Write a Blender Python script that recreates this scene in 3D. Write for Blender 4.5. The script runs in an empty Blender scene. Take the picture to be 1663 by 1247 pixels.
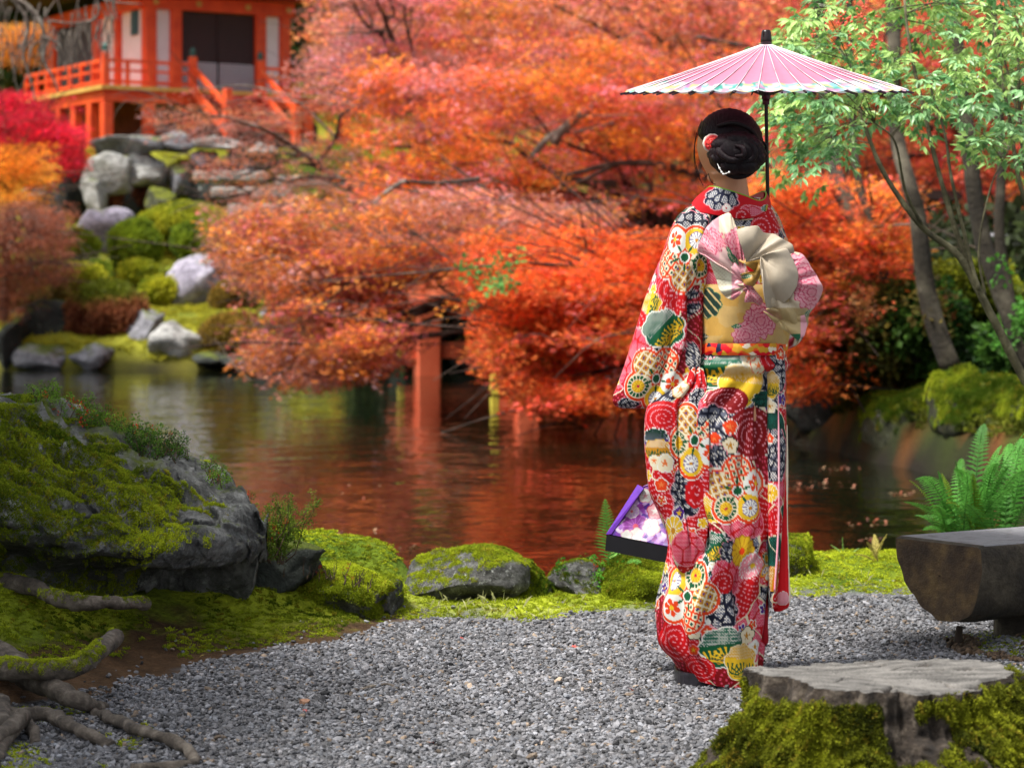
import bpy, bmesh, math, random
import numpy as np
from mathutils import Vector
random.seed(7)
RNG = np.random.default_rng(7)
sc = bpy.context.scene
COL = sc.collection
FOC = 3930.0; CX = 831.5; HY = 480.0; EYE = 1.09
R = math.radians

# ---------------------------------------------------------------- camera, world, sun, exposure
cam_d = bpy.data.cameras.new('camera'); cam = bpy.data.objects.new('camera', cam_d); COL.objects.link(cam)
cam_d.sensor_width = 36.0; cam_d.lens = FOC / 1663 * 36; cam_d.shift_y = -(623.5 - HY) / 1663
cam.location = (0, 0, EYE); cam.rotation_euler = (R(90), 0, 0)
cam_d.clip_start = 0.1; cam_d.clip_end = 1500
cam_d.dof.use_dof = True; cam_d.dof.focus_distance = 7.0; cam_d.dof.aperture_fstop = 5.2
sc.camera = cam
world = bpy.data.worlds.new("World"); sc.world = world; world.use_nodes = True
wn = world.node_tree; wn.nodes.clear()
sky = wn.nodes.new('ShaderNodeTexSky'); sky.sky_type = 'NISHITA'; sky.sun_disc = False
sky.sun_elevation = R(63); sky.sun_rotation = R(238); sky.dust_density = 4.0; sky.air_density = 1.0; sky.ozone_density = 1.0
hs = wn.nodes.new('ShaderNodeHueSaturation'); hs.inputs['Saturation'].default_value = 0.35
bg = wn.nodes.new('ShaderNodeBackground'); bg.inputs['Strength'].default_value = 0.10
wo = wn.nodes.new('ShaderNodeOutputWorld')
wn.links.new(sky.outputs[0], hs.inputs['Color']); wn.links.new(hs.outputs[0], bg.inputs[0]); wn.links.new(bg.outputs[0], wo.inputs[0])
sun_d = bpy.data.lights.new('sun', 'SUN'); sun = bpy.data.objects.new('sun', sun_d); COL.objects.link(sun)
sun_d.energy = 3.0; sun_d.angle = R(9); sun_d.color = (1.0, 0.96, 0.9)
_az = R(238); _el = R(63)
_sd = Vector((math.sin(_az) * math.cos(_el), math.cos(_az) * math.cos(_el), math.sin(_el)))
sun.rotation_euler = _sd.to_track_quat('Z', 'Y').to_euler()
sc.view_settings.view_transform = 'Standard'; sc.view_settings.look = 'None'
sc.view_settings.gamma = 1.0; sc.view_settings.exposure = 1.15
sc.cycles.use_denoising = True
sc.cycles.max_bounces = 7; sc.cycles.diffuse_bounces = 3; sc.cycles.glossy_bounces = 3; sc.cycles.transmission_bounces = 4
sc.cycles.transparent_max_bounces = 8
sc.cycles.caustics_reflective = False; sc.cycles.caustics_refractive = False

# ---------------------------------------------------------------- helpers
def P(px, py, d):
    return (float((px - CX) * d / FOC), float(d), float(EYE - (py - HY) * d / FOC))
def PA(a, d=None):
    a = np.asarray(a, float)
    if d is None: d = a[:, 2]
    return np.stack([(a[:, 0] - CX) * d / FOC, np.broadcast_to(d, a[:, 0].shape), EYE - (a[:, 1] - HY) * d / FOC], 1)
def srgb(c):
    c = np.asarray(c, float)
    return np.where(c <= 0.04045, c / 12.92, ((c + 0.055) / 1.055) ** 2.4)
def hx(h):
    return tuple(srgb([int(h[i:i + 2], 16) / 255 for i in (0, 2, 4)]))
def sstep(a, b, x):
    t = np.clip((x - a) / (b - a), 0, 1); return t * t * (3 - 2 * t)
_perm = np.random.default_rng(11).random(65536)
def _h(i, j, k):
    return _perm[(i * 73856093 ^ j * 19349663 ^ k * 83492791) & 65535]
def vn(p, s=1.0, off=0.0):
    p = np.asarray(p, float) * s + off
    f = np.floor(p); t = p - f; t = t * t * (3 - 2 * t); f = f.astype(np.int64)
    i, j, k = f[:, 0], f[:, 1], f[:, 2]; x, y, z = t[:, 0], t[:, 1], t[:, 2]
    c = lambda a, b, d: _h(i + a, j + b, k + d)
    x00 = c(0,0,0)*(1-x)+c(1,0,0)*x; x10 = c(0,1,0)*(1-x)+c(1,1,0)*x
    x01 = c(0,0,1)*(1-x)+c(1,0,1)*x; x11 = c(0,1,1)*(1-x)+c(1,1,1)*x
    return ((x00*(1-y)+x10*y)*(1-z) + (x01*(1-y)+x11*y)*z) * 2 - 1
def fbm(p, s=1.0, off=0.0, o=4):
    r = 0; a = 1.0; n = 0
    for i in range(o):
        r = r + a * vn(p, s * 2 ** i, off + 17.3 * i); n += a; a *= 0.5
    return r / n

ORG = {}
def tag(o, label=None, cat=None, group=None, kind=None):
    if label: o['label'] = label
    if cat: o['category'] = cat
    if group: o['group'] = group
    if kind: o['kind'] = kind
    return o
def thing(name, label, cat, loc=(0, 0, 0), group=None):
    o = bpy.data.objects.new(name, None); COL.objects.link(o); o.location = loc; o.empty_display_size = 0.1
    ORG[o] = np.array(loc, float); return tag(o, label, cat, group)
def link(name, me, mat, parent=None, loc=None):
    o = bpy.data.objects.new(name, me); COL.objects.link(o)
    if mat is not None and len(me.materials) == 0: me.materials.append(mat)
    if parent is not None: o.parent = parent
    if loc is not None: o.location = loc
    ORG[o] = (ORG[parent] if parent is not None else np.zeros(3)) + (np.array(loc) if loc is not None else 0)
    return o
def mk_mesh(V, F, smooth=True, col=None):
    V = np.ascontiguousarray(V, np.float32); me = bpy.data.meshes.new('m')
    if isinstance(F, np.ndarray):
        k = F.shape[1]; n = len(F)
        me.vertices.add(len(V)); me.vertices.foreach_set('co', V.ravel())
        me.loops.add(n * k); me.loops.foreach_set('vertex_index', F.astype(np.int32).ravel())
        me.polygons.add(n); me.polygons.foreach_set('loop_start', np.arange(0, n * k, k, dtype=np.int32))
        me.polygons.foreach_set('loop_total', np.full(n, k, np.int32)); me.update(calc_edges=True)
    else:
        me.from_pydata(V.tolist(), [], F); me.update()
    if smooth: me.polygons.foreach_set('use_smooth', np.ones(len(me.polygons), bool))
    if col is not None: add_col(me, 'col', col)
    return me
def add_col(me, name, col):
    a = me.color_attributes.new(name, 'FLOAT_COLOR', 'POINT')
    c = np.ones((len(me.vertices), 4), np.float32); c[:, :3] = col; a.data.foreach_set('color', c.ravel())
def obj(name, V, F, mat, parent=None, smooth=True, col=None, kind=None, solid=0):
    """V in world coordinates; becomes a child of parent."""
    V = np.asarray(V, float)
    if parent is not None: V = V - ORG[parent]
    else: pass
    o = link(name, mk_mesh(V, F, smooth, col), mat, parent)
    if kind: o['kind'] = kind
    if solid:
        m = o.modifiers.new('s', 'SOLIDIFY'); m.thickness = solid; m.offset = 0
    return o
class MB:
    def __init__(s): s.v = []; s.f = []
    def add(s, V, F):
        n = len(s.v); s.v += [tuple(map(float, q)) for q in V]; s.f += [tuple(int(i) + n for i in f) for f in F]; return s
    def box(s, c, sz, ax=None, bev=0):
        """c centre, sz full sizes, ax optional 3 unit axes"""
        c = np.array(c, float); h = np.array(sz, float) / 2
        ax = np.eye(3) if ax is None else np.array(ax, float)
        if bev <= 0:
            pts = [c + ax[0]*h[0]*i + ax[1]*h[1]*j + ax[2]*h[2]*k for k in (-1, 1) for i, j in ((-1,-1),(1,-1),(1,1),(-1,1))]
            return s.add(pts, [(3,2,1,0),(4,5,6,7),(0,1,5,4),(1,2,6,5),(2,3,7,6),(3,0,4,7)])
        b = min(bev, h.min() * 0.9); pts = []
        ring = [(-h[0]+b,-h[1]),(h[0]-b,-h[1]),(h[0],-h[1]+b),(h[0],h[1]-b),(h[0]-b,h[1]),(-h[0]+b,h[1]),(-h[0],h[1]-b),(-h[0],-h[1]+b)]
        for z, sh in ((-h[2], b), (-h[2]+b, 0), (h[2]-b, 0), (h[2], b)):
            for x, y in ring: pts.append(c + ax[0]*(x*(1-sh/h[0])) + ax[1]*(y*(1-sh/h[1])) + ax[2]*z)
        F = [tuple(range(7, -1, -1)), tuple(range(24, 32))]
        for r in range(3):
            for i in range(8): F.append((r*8+i, r*8+(i+1)%8, r*8+8+(i+1)%8, r*8+8+i))
        return s.add(pts, F)
    def tube(s, pts, rad, seg=8, cap=True):
        V, F = tube_geo(pts, rad, seg, cap); return s.add(V, F)
    def bar(s, a, b, w, h, up=(0,0,1)):
        a = np.array(a, float); b = np.array(b, float); d = b - a; L = np.linalg.norm(d); d /= L
        u = np.array(up, float); sd = np.cross(d, u); sd /= np.linalg.norm(sd); u = np.cross(sd, d)
        return s.box((a + b) / 2, (L, w, h), (d, sd, u))
    def obj(s, name, mat, parent=None, smooth=False, kind=None):
        return obj(name, s.v, s.f, mat, parent, smooth, kind=kind)
def tube_geo(pts, rad, seg=8, cap=True):
    p = np.array(pts, float); n = len(p); rad = np.broadcast_to(np.array(rad, float), (n,))
    t = np.gradient(p, axis=0); t /= np.linalg.norm(t, axis=1)[:, None] + 1e-12
    ref = np.array([0, 0, 1.0]) if abs(t[0][2]) < 0.9 else np.array([1.0, 0, 0])
    u = np.cross(t[0], ref); u /= np.linalg.norm(u); V = []
    a = np.arange(seg) / seg * 2 * np.pi
    for i in range(n):
        u = u - t[i] * np.dot(u, t[i]); u /= np.linalg.norm(u) + 1e-12; w = np.cross(t[i], u)
        V.append(p[i] + rad[i] * (np.cos(a)[:, None] * u + np.sin(a)[:, None] * w))
    V = np.concatenate(V); F = []
    for i in range(n - 1):
        for k in range(seg):
            F.append((i*seg+k, i*seg+(k+1)%seg, (i+1)*seg+(k+1)%seg, (i+1)*seg+k))
    if cap: F.append(tuple(range(seg-1, -1, -1))); F.append(tuple(range((n-1)*seg, n*seg)))
    return V, F
def spline(pts, n):
    """Catmull-Rom resample (any number of columns)"""
    p = np.array(pts, float)
    if len(p) < 3:
        t = np.linspace(0, 1, n)[:, None]; return p[0] * (1 - t) + p[-1] * t
    q = np.vstack([2*p[0]-p[1], p, 2*p[-1]-p[-2]]); m = len(p) - 1
    t = np.linspace(0, m - 1e-6, n); i = t.astype(int); f = (t - i)[:, None]
    a, b, c, d = q[i], q[i+1], q[i+2], q[i+3]
    return 0.5*((2*b)+(c-a)*f+(2*a-5*b+4*c-d)*f*f+(3*b-a-3*c+d)*f**3)
def grid_faces(nr, nc, wrap=False):
    r = np.arange(nr - 1)[:, None]; c = np.arange(nc if wrap else nc - 1)[None, :]
    a = r*nc + c; b = r*nc + (c+1) % nc; return np.stack([a, b, b+nc, a+nc], -1).reshape(-1, 4)
def ico(sub):
    bm = bmesh.new(); bmesh.ops.create_icosphere(bm, subdivisions=sub, radius=1.0)
    V = np.array([v.co[:] for v in bm.verts]); F = np.array([[v.index for v in f.verts] for f in bm.faces]); bm.free(); return V, F
ICO = {i: ico(i) for i in (1, 2, 3, 4, 5, 6)}

# ---------------------------------------------------------------- materials
def new_mat(name):
    m = bpy.data.materials.new(name); m.use_nodes = True; nt = m.node_tree
    return m, nt, nt.nodes['Principled BSDF'], nt.nodes['Material Output']
def nd(nt, typ, **kw):
    n = nt.nodes.new(typ)
    for k, v in kw.items():
        if k in n.inputs: n.inputs[k].default_value = v
        else: setattr(n, k, v)
    return n
def ramp(nt, fac, stops):
    r = nt.nodes.new('ShaderNodeValToRGB'); e = r.color_ramp.elements
    while len(e) < len(stops): e.new(0.5)
    for i, (p, c) in enumerate(stops):
        e[i].position = p; e[i].color = (*c, 1) if len(c) == 3 else c
    nt.links.new(fac, r.inputs[0]); return r.outputs[0]
def mixc(nt, f, a, b, mode='MIX'):
    m = nt.nodes.new('ShaderNodeMix'); m.data_type = 'RGBA'; m.blend_type = mode
    for s, v in ((m.inputs[0], f), (m.inputs[6], a), (m.inputs[7], b)):
        if isinstance(v, (int, float)): s.default_value = v
        elif isinstance(v, tuple): s.default_value = (*v, 1)
        else: nt.links.new(v, s)
    return m.outputs[2]
def bumpn(nt, h, dist, strength=1.0, prev=None):
    b = nt.nodes.new('ShaderNodeBump'); b.inputs['Distance'].default_value = dist; b.inputs['Strength'].default_value = strength
    nt.links.new(h, b.inputs['Height'])
    if prev is not None: nt.links.new(prev, b.inputs['Normal'])
    return b.outputs[0]
def noise(nt, scale, detail=6, rough=0.6, vec=None, stretch=None, dist=0):
    n = nt.nodes.new('ShaderNodeTexNoise'); n.inputs['Scale'].default_value = scale; n.inputs['Detail'].default_value = detail
    n.inputs['Roughness'].default_value = rough; n.inputs['Distortion'].default_value = dist
    if vec is None:
        vec = geo_pos(nt)
    if stretch:
        mp = nt.nodes.new('ShaderNodeMapping'); mp.inputs['Scale'].default_value = stretch; nt.links.new(vec, mp.inputs[0]); vec = mp.outputs[0]
    nt.links.new(vec, n.inputs['Vector']); return n.outputs[0]
def geo_pos(nt):
    return nt.nodes.new('ShaderNodeNewGeometry').outputs['Position']
def surf(name, c1, c2, scale=8, rough=0.7, bump=0.0, bscale=None, stretch=None, spec=0.5, c3=None, metal=0):
    """two or three tone noise-varied surface"""
    m, nt, b, out = new_mat(name)
    f = noise(nt, scale, 8, 0.65, stretch=stretch)
    st = [(0.3, c1), (0.7, c2)] if c3 is None else [(0.28, c1), (0.5, c2), (0.72, c3)]
    nt.links.new(ramp(nt, f, st), b.inputs['Base Color'])
    b.inputs['Roughness'].default_value = rough; b.inputs['Specular IOR Level'].default_value = spec; b.inputs['Metallic'].default_value = metal
    if bump: nt.links.new(bumpn(nt, noise(nt, bscale or scale * 4, 8, 0.7, stretch=stretch), bump), b.inputs['Normal'])
    return m
def attr_mat(name, rough=0.7, trans=0.0, inst=False, spec=0.4, bump=0, bscale=200, vary=0.0, sheen=0, stretch=None):
    """colour from the mesh's own colour attribute, times a per-instance tint"""
    m, nt, b, out = new_mat(name)
    a = nd(nt, 'ShaderNodeAttribute', attribute_name='col'); c = a.outputs['Color']
    if inst:
        t = nd(nt, 'ShaderNodeAttribute', attribute_name='tint', attribute_type='INSTANCER'); c = mixc(nt, 1.0, c, t.outputs['Color'], 'MULTIPLY')
    if vary:
        f = noise(nt, 40, 6, 0.7); c = mixc(nt, 1.0, c, ramp(nt, f, [(0.3, (1-vary,)*3), (0.7, (1+vary,)*3)]), 'MULTIPLY')
    nt.links.new(c, b.inputs['Base Color']); b.inputs['Roughness'].default_value = rough; b.inputs['Specular IOR Level'].default_value = spec
    if sheen: b.inputs['Sheen Weight'].default_value = sheen
    if bump: nt.links.new(bumpn(nt, noise(nt, bscale, 4, 0.6, stretch=stretch), bump), b.inputs['Normal'])
    if trans:
        tr = nt.nodes.new('ShaderNodeBsdfTranslucent'); nt.links.new(c, tr.inputs[0])
        mx = nt.nodes.new('ShaderNodeMixShader'); mx.inputs[0].default_value = trans
        nt.links.new(b.outputs[0], mx.inputs[1]); nt.links.new(tr.outputs[0], mx.inputs[2]); nt.links.new(mx.outputs[0], out.inputs[0])
    return m
def rock_mat(name, g1, g2, g3, moss=0.5, m1=(0.05,0.075,0.008), m2=(0.16,0.2,0.015), scale=6, lichen=(0.5,0.52,0.48), lich=0.62, bump=0.02):
    """stone with cracks, lichen blotches and moss where it faces up"""
    m, nt, b, out = new_mat(name)
    c = ramp(nt, noise(nt, scale, 10, 0.7, dist=0.4), [(0.3, g1), (0.5, g2), (0.7, g3)])
    c = mixc(nt, ramp(nt, noise(nt, scale*4, 8, 0.75), [(lich, (0,0,0)), (lich+0.05, (1,1,1))]), c, lichen)
    c = mixc(nt, 1.0, c, ramp(nt, noise(nt, scale*5, 10, 0.8, dist=1.2), [(.36, (.28,.28,.28)), (.5, (.95,.95,.95)), (.68, (1.5,1.5,1.5))]), 'MULTIPLY')
    g = nt.nodes.new('ShaderNodeNewGeometry'); sx = nt.nodes.new('ShaderNodeSeparateXYZ'); nt.links.new(g.outputs['Normal'], sx.inputs[0])
    n1 = noise(nt, scale*0.7, 8, 0.65)
    ad = nd(nt, 'ShaderNodeMath', operation='MULTIPLY_ADD'); nt.links.new(n1, ad.inputs[0]); ad.inputs[1].default_value = 2.4; nt.links.new(sx.outputs[2], ad.inputs[2])
    mf = ramp(nt, ad.outputs[0], [(0, (0,0,0)), (1, (1,1,1))])
    mr = nd(nt, 'ShaderNodeMapRange'); nt.links.new(ad.outputs[0], mr.inputs[0])
    mr.inputs[1].default_value = 2.45 - 1.6*moss; mr.inputs[2].default_value = 2.75 - 1.6*moss
    mc = ramp(nt, noise(nt, scale*9, 8, 0.8), [(0.3, m1), (0.72, m2)])
    c = mixc(nt, mr.outputs[0], c, mc)
    nt.links.new(c, b.inputs['Base Color']); b.inputs['Roughness'].default_value = 0.85; b.inputs['Specular IOR Level'].default_value = 0.3
    nb = bumpn(nt, noise(nt, scale*3, 12, 0.7, dist=0.5), bump)
    nb = bumpn(nt, noise(nt, scale*12, 8, 0.8, dist=1), bump*0.6, prev=nb)
    nt.links.new(nb, b.inputs['Normal']); return m

# ---------------------------------------------------------------- geometry-nodes scatter
def scatter(name, pts, rot, scl, tint, protos, parent=None, kind='stuff', idx=None):
    n = len(pts); pts = np.asarray(pts, float)
    V = pts - (ORG[parent] if parent is not None else 0)
    me = bpy.data.meshes.new('p'); me.vertices.add(n); me.vertices.foreach_set('co', np.ascontiguousarray(V, np.float32).ravel())
    a = me.attributes.new('rot', 'FLOAT_VECTOR', 'POINT'); a.data.foreach_set('vector', np.ascontiguousarray(rot, np.float32).ravel())
    a = me.attributes.new('scl', 'FLOAT_VECTOR', 'POINT'); s = np.asarray(scl, np.float32)
    if s.ndim == 1: s = np.repeat(s[:, None], 3, 1)
    a.data.foreach_set('vector', np.ascontiguousarray(s).ravel())
    a = me.attributes.new('tint', 'FLOAT_COLOR', 'POINT'); c = np.ones((n, 4), np.float32); c[:, :3] = tint; a.data.foreach_set('color', c.ravel())
    a = me.attributes.new('idx', 'INT', 'POINT'); a.data.foreach_set('value', (RNG.integers(0, 1000, n) if idx is None else idx).astype(np.int32))
    o = bpy.data.objects.new(name, me); COL.objects.link(o)
    if parent is not None: o.parent = parent
    ORG[o] = ORG[parent] if parent is not None else np.zeros(3)
    if kind: o['kind'] = kind
    key = protos[0].name
    if key not in _NG:
        pc = bpy.data.collections.new('protos_' + key)
        for q in protos: pc.objects.link(q)
        ng = bpy.data.node_groups.new('scatter', 'GeometryNodeTree')
        ng.interface.new_socket('Geometry', in_out='INPUT', socket_type='NodeSocketGeometry')
        ng.interface.new_socket('Geometry', in_out='OUTPUT', socket_type='NodeSocketGeometry')
        N = ng.nodes; L = ng.links
        gi = N.new('NodeGroupInput'); go = N.new('NodeGroupOutput'); ip = N.new('GeometryNodeInstanceOnPoints')
        ci = N.new('GeometryNodeCollectionInfo'); ci.inputs[0].default_value = pc; ci.inputs[1].default_value = True; ci.inputs[2].default_value = True
        def na(nm, dt):
            x = N.new('GeometryNodeInputNamedAttribute'); x.data_type = dt; x.inputs[0].default_value = nm; return x.outputs[0]
        e = N.new('FunctionNodeEulerToRotation')
        L.new(gi.outputs[0], ip.inputs['Points']); L.new(ci.outputs[0], ip.inputs['Instance']); ip.inputs['Pick Instance'].default_value = True
        L.new(na('idx', 'INT'), ip.inputs['Instance Index']); L.new(na('rot', 'FLOAT_VECTOR'), e.inputs[0]); L.new(e.outputs[0], ip.inputs['Rotation'])
        L.new(na('scl', 'FLOAT_VECTOR'), ip.inputs['Scale']); L.new(ip.outputs[0], go.inputs[0]); _NG[key] = ng
    md = o.modifiers.new('scatter', 'NODES'); md.node_group = _NG[key]; return o
_NG = {}
def proto(name, V, F, mat, col, smooth=False):
    me = mk_mesh(np.asarray(V, float), F, smooth, col); me.materials.append(mat); return bpy.data.objects.new(name, me)
def euler_up(n, tilt, rng=RNG):
    """random heading, small random tilt"""
    return np.stack([rng.normal(0, tilt, n), rng.normal(0, tilt, n), rng.random(n) * 6.283], 1)
def euler_normal(N, rng=RNG):
    """eulers that take +Z to the normals, with a random spin"""
    N = N / np.linalg.norm(N, axis=1)[:, None]; out = np.zeros_like(N)
    th = np.arccos(np.clip(N[:, 2], -1, 1)); ph = np.arctan2(N[:, 1], N[:, 0])
    out[:, 1] = th; out[:, 2] = ph; return out
def sample_surface(V, F, n, rng=RNG):
    V = np.asarray(V, float); F = np.asarray(F); T = F if F.shape[1] == 3 else np.vstack([F[:, [0,1,2]], F[:, [0,2,3]]])
    a, b, c = V[T[:, 0]], V[T[:, 1]], V[T[:, 2]]; cr = np.cross(b-a, c-a); ar = np.linalg.norm(cr, axis=1)
    i = rng.choice(len(T), n, p=ar/ar.sum()); u = np.sqrt(rng.random(n)); v = rng.random(n)
    w = np.stack([1-u, u*(1-v), u*v], 1)
    return a[i]*w[:, :1]+b[i]*w[:, 1:2]+c[i]*w[:, 2:], cr[i]/(ar[i][:, None]+1e-12)

# shared prototypes -------------------------------------------------
def maple_spray(seed, n=22, rad=0.36, leaf=0.066):
    r = np.random.default_rng(seed); V = []; F = []; C = []
    for _ in range(n):
        a = r.random()*6.283; q = math.sqrt(r.random())*rad; c = np.array([q*math.cos(a), q*math.sin(a)*0.8, r.normal(0, rad*0.14)-0.12*q*q/rad])
        s = leaf*r.uniform(0.7, 1.25); th = r.random()*6.283
        nrm = np.array([r.normal(0, .55), r.normal(0, .55), 1.0]); nrm /= np.linalg.norm(nrm)
        u = np.cross(nrm, [math.cos(th), math.sin(th), 0]); u /= np.linalg.norm(u); w = np.cross(nrm, u)
        n0 = len(V); V.append(c); sh = np.array([1, 1, 1])*r.uniform(0.45, 1.35)*(np.array([1.2, 1.8, 2.6]) if r.random() < .2 else 1); C.append(list(sh))  # some leaves coloured paler to stand for sheen highlights
        for k, L in enumerate((0.65, 0.9, 1.0, 0.9, 0.65)):
            g = (k-2)*0.78
            for dg, l in ((-0.3, 0.42*L), (0, L), (0.3, 0.42*L)):
                V.append(c+s*l*(math.cos(g+dg)*u+math.sin(g+dg)*w)-nrm*s*l*l*0.25); C.append(list(sh*(1 if l < 0.6 else 1.1)))
            m = len(V); F.append((n0, m-3, m-2, m-1))
    return V, F, C
M_LEAF = attr_mat('leaf_autumn', rough=0.6, trans=0.55, inst=True, spec=0.25)
MAPLE = [proto('maple_spray_%d' % k, *maple_spray(k)[:2], M_LEAF, maple_spray(k)[2]) for k in range(5)]
def small_spray(seed, n=22, rad=0.5, L=0.22, wd=0.09, flat=0.7, up=0.0):
    """small pointed leaves around a point (unit size)"""
    r = np.random.default_rng(seed); V = []; F = []; C = []
    for _ in range(n):
        d = r.normal(size=3); d[2] = d[2]*flat + up; d /= np.linalg.norm(d); c = d*rad*r.random()**0.5
        t = d + r.normal(0, .5, 3); t /= np.linalg.norm(t); s = np.cross(t, r.normal(size=3)); s /= np.linalg.norm(s); nn = np.cross(t, s)
        l = L*r.uniform(.7, 1.3); w = wd*r.uniform(.8, 1.2); sh = r.uniform(.6, 1.4); k = len(V)
        V += [c, c+t*l*.5+s*w+nn*w*.3, c+t*l, c+t*l*.5-s*w+nn*w*.3]; C += [[sh*.8]*3, [sh]*3, [sh*1.15]*3, [sh]*3]; F += [(k, k+1, k+2, k+3)]
    return V, F, C
BUSH = [proto('bush_spray_%d' % k, *small_spray(40+k)[:2], M_LEAF, small_spray(40+k)[2]) for k in range(4)]
def moss_tuft(seed, n=46, rad=0.5, h=0.42):
    r = np.random.default_rng(seed); V = []; F = []; C = []
    for _ in range(n):
        a = r.random()*6.283; q = math.sqrt(r.random())*rad; c = np.array([q*math.cos(a), q*math.sin(a), -0.08])
        t = np.array([r.normal(0, .55), r.normal(0, .55), 1]); t = t/np.linalg.norm(t)*h*r.uniform(.45, 1.2)*(1-.5*q/rad); b = r.random()*6.283; w = 0.05*np.array([math.cos(b), math.sin(b), 0])
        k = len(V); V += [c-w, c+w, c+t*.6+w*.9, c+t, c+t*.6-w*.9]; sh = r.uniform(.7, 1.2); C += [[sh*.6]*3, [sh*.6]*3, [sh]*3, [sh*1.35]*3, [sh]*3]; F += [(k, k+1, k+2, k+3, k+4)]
    return V, F, C
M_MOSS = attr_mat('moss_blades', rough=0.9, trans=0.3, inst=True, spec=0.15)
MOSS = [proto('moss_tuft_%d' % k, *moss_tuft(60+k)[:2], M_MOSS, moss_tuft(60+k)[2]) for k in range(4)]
MOSS_A = np.array([0.06, 0.105, 0.005]); MOSS_B = np.array([0.50, 0.57, 0.03]); MOSS_C = np.array([0.30, 0.22, 0.02])
def moss_tint(p, lo=MOSS_A, hi=MOSS_B, s=5, bias=0.0):
    f = np.clip(0.5 + 0.8*fbm(p, s, 3.1) + bias + RNG.normal(0, .12, len(p)), 0, 1)[:, None]
    c = lo*(1-f) + hi*f; y = (RNG.random(len(p)) < 0.08)[:, None]; return np.where(y, c*0.4+MOSS_C*0.6, c)
def moss_on(name, pts, nrm, size, parent, lo=MOSS_A, hi=MOSS_B, s=5, bias=0.0):
    n = len(pts); e = euler_normal(nrm + RNG.normal(0, .15, nrm.shape)); 
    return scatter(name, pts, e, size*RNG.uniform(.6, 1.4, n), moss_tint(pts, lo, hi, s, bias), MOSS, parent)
# ================================================================ ground, water, gravel
def interp(x, t): t = np.array(t, float); return np.interp(x, t[:, 0], t[:, 1])
YB = [(-3.0,6.25),(-1.5,6.42),(-1.3,6.5),(-1.11,6.66),(-0.97,7.1),(-0.79,7.45),(-0.54,7.66),(-0.4,8.0),(-0.28,8.2),(0.04,8.1),(0.26,8.3),(0.49,8.36),(1.03,8.72),(1.4,8.82),(3,9.05),(6,9.2)]
YW = [(-8,8.9),(-0.9,8.9),(-0.5,8.75),(-0.35,8.62),(0.3,8.72),(0.6,8.95),(0.95,9.3),(1.3,9.5),(3,9.6),(6,9.7)]
POND = np.array([(-40,-5),(-40,45.3),(-9,45.3),(-2,45),(0.9,46),(1.6,40),(1.95,30),(2.6,24),(3.1,20),(3.6,17),(4.5,13),(7,9.6),(8,-5)], float)
def poly_sd(X, Y, P_):
    inside = np.zeros(X.shape, bool); best = np.full(X.shape, 1e9)
    for i in range(len(P_)):
        a = P_[i]; b = P_[(i+1) % len(P_)]; d = b-a; t = np.clip(((X-a[0])*d[0]+(Y-a[1])*d[1])/(d@d), 0, 1)
        best = np.minimum(best, np.hypot(X-a[0]-t*d[0], Y-a[1]-t*d[1]))
        c = ((a[1] > Y) != (b[1] > Y)) & (X < (b[0]-a[0])*(Y-a[1])/(b[1]-a[1]+1e-12)+a[0]); inside ^= c
    return np.where(inside, -best, best)
def line_dist(X, Y, L):
    best = np.full(np.shape(X), 1e9)
    for a, b in zip(L[:-1], L[1:]):
        a = np.array(a, float); b = np.array(b, float); d = b-a; t = np.clip(((X-a[0])*d[0]+(Y-a[1])*d[1])/(d@d), 0, 1)
        best = np.minimum(best, np.hypot(X-a[0]-t*d[0], Y-a[1]-t*d[1]))
    return best
HILL = [(44,0),(46,.05),(50,.40),(52,.62),(56,1.25),(58.2,2.0),(59.4,2.5),(60.4,4.3),(64,4.5),(75,5.0),(90,9),(110,26),(160,70)]
def ground_h(X, Y):
    X = np.asarray(X, float); Y = np.asarray(Y, float); p = np.stack([X, Y, 0*X], -1).reshape(-1, 3)
    n1 = fbm(p, 2.2, 5).reshape(X.shape); n2 = fbm(p, 9, 9).reshape(X.shape)
    yb = interp(X, YB); yw = interp(X, YW) + n1*.06; sd = np.where(Y > yb, 1, -1)*line_dist(X, Y, YB) + n2*.03
    left = sstep(-.15, -.5, X)
    z = .004*n1 + left*(.235*sstep(0, .75, sd) + .03*n2*sstep(0, .3, sd)) + (1-left)*sstep(0, .25, sd)*(.03+.02*n2) + sstep(.8, 1.2, X)*sstep(0, .6, sd)*.06
    z += .05*np.exp(-(((X-1.75)/.33)**2+((Y-7.35)/.35)**2))
    drop = sstep(0, .4, Y-yw)*sstep(7.5, 6.5, X)
    zn = z*(1-drop) - 1.0*drop
    s2 = poly_sd(X, Y, POND) + n1*.12
    out = sstep(-.5, .25, s2)
    zo = .12 + .33*sstep(0, 1.6, s2) + .10*np.clip(s2-3, 0, 12)*sstep(9, 14, Y)*sstep(46, 42, Y) + np.where(Y > 44, np.interp(Y, [h[0] for h in HILL], [h[1] for h in HILL]), 0)*1.0
    zo += n1*.12*sstep(.3, 2, s2)
    zf = -1.0*(1-out) + zo*out
    w = sstep(9.9, 10.4, Y); return zn*(1-w) + zf*w
def geo_sp(a, b, n, r=1.35):
    t = (r**np.linspace(0, 1, n)**1.0); k = np.linspace(0, 1, n)**2.2; return a + (b-a)*k
gx = np.concatenate([-geo_sp(2.6, 85, 60)[::-1][:-1], np.linspace(-2.6, 2.6, 210), geo_sp(2.6, 85, 75)[1:]])
gy = np.concatenate([-geo_sp(-4.6, 45, 22)[::-1][:-1]+0, np.linspace(4.6, 10.4, 232), np.linspace(10.6, 70, 190), np.linspace(72, 165, 48)])
GX, GY = np.meshgrid(gx, gy); GZ = ground_h(GX, GY)
gp = np.stack([GX, GY, GZ], -1).reshape(-1, 3)
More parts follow.
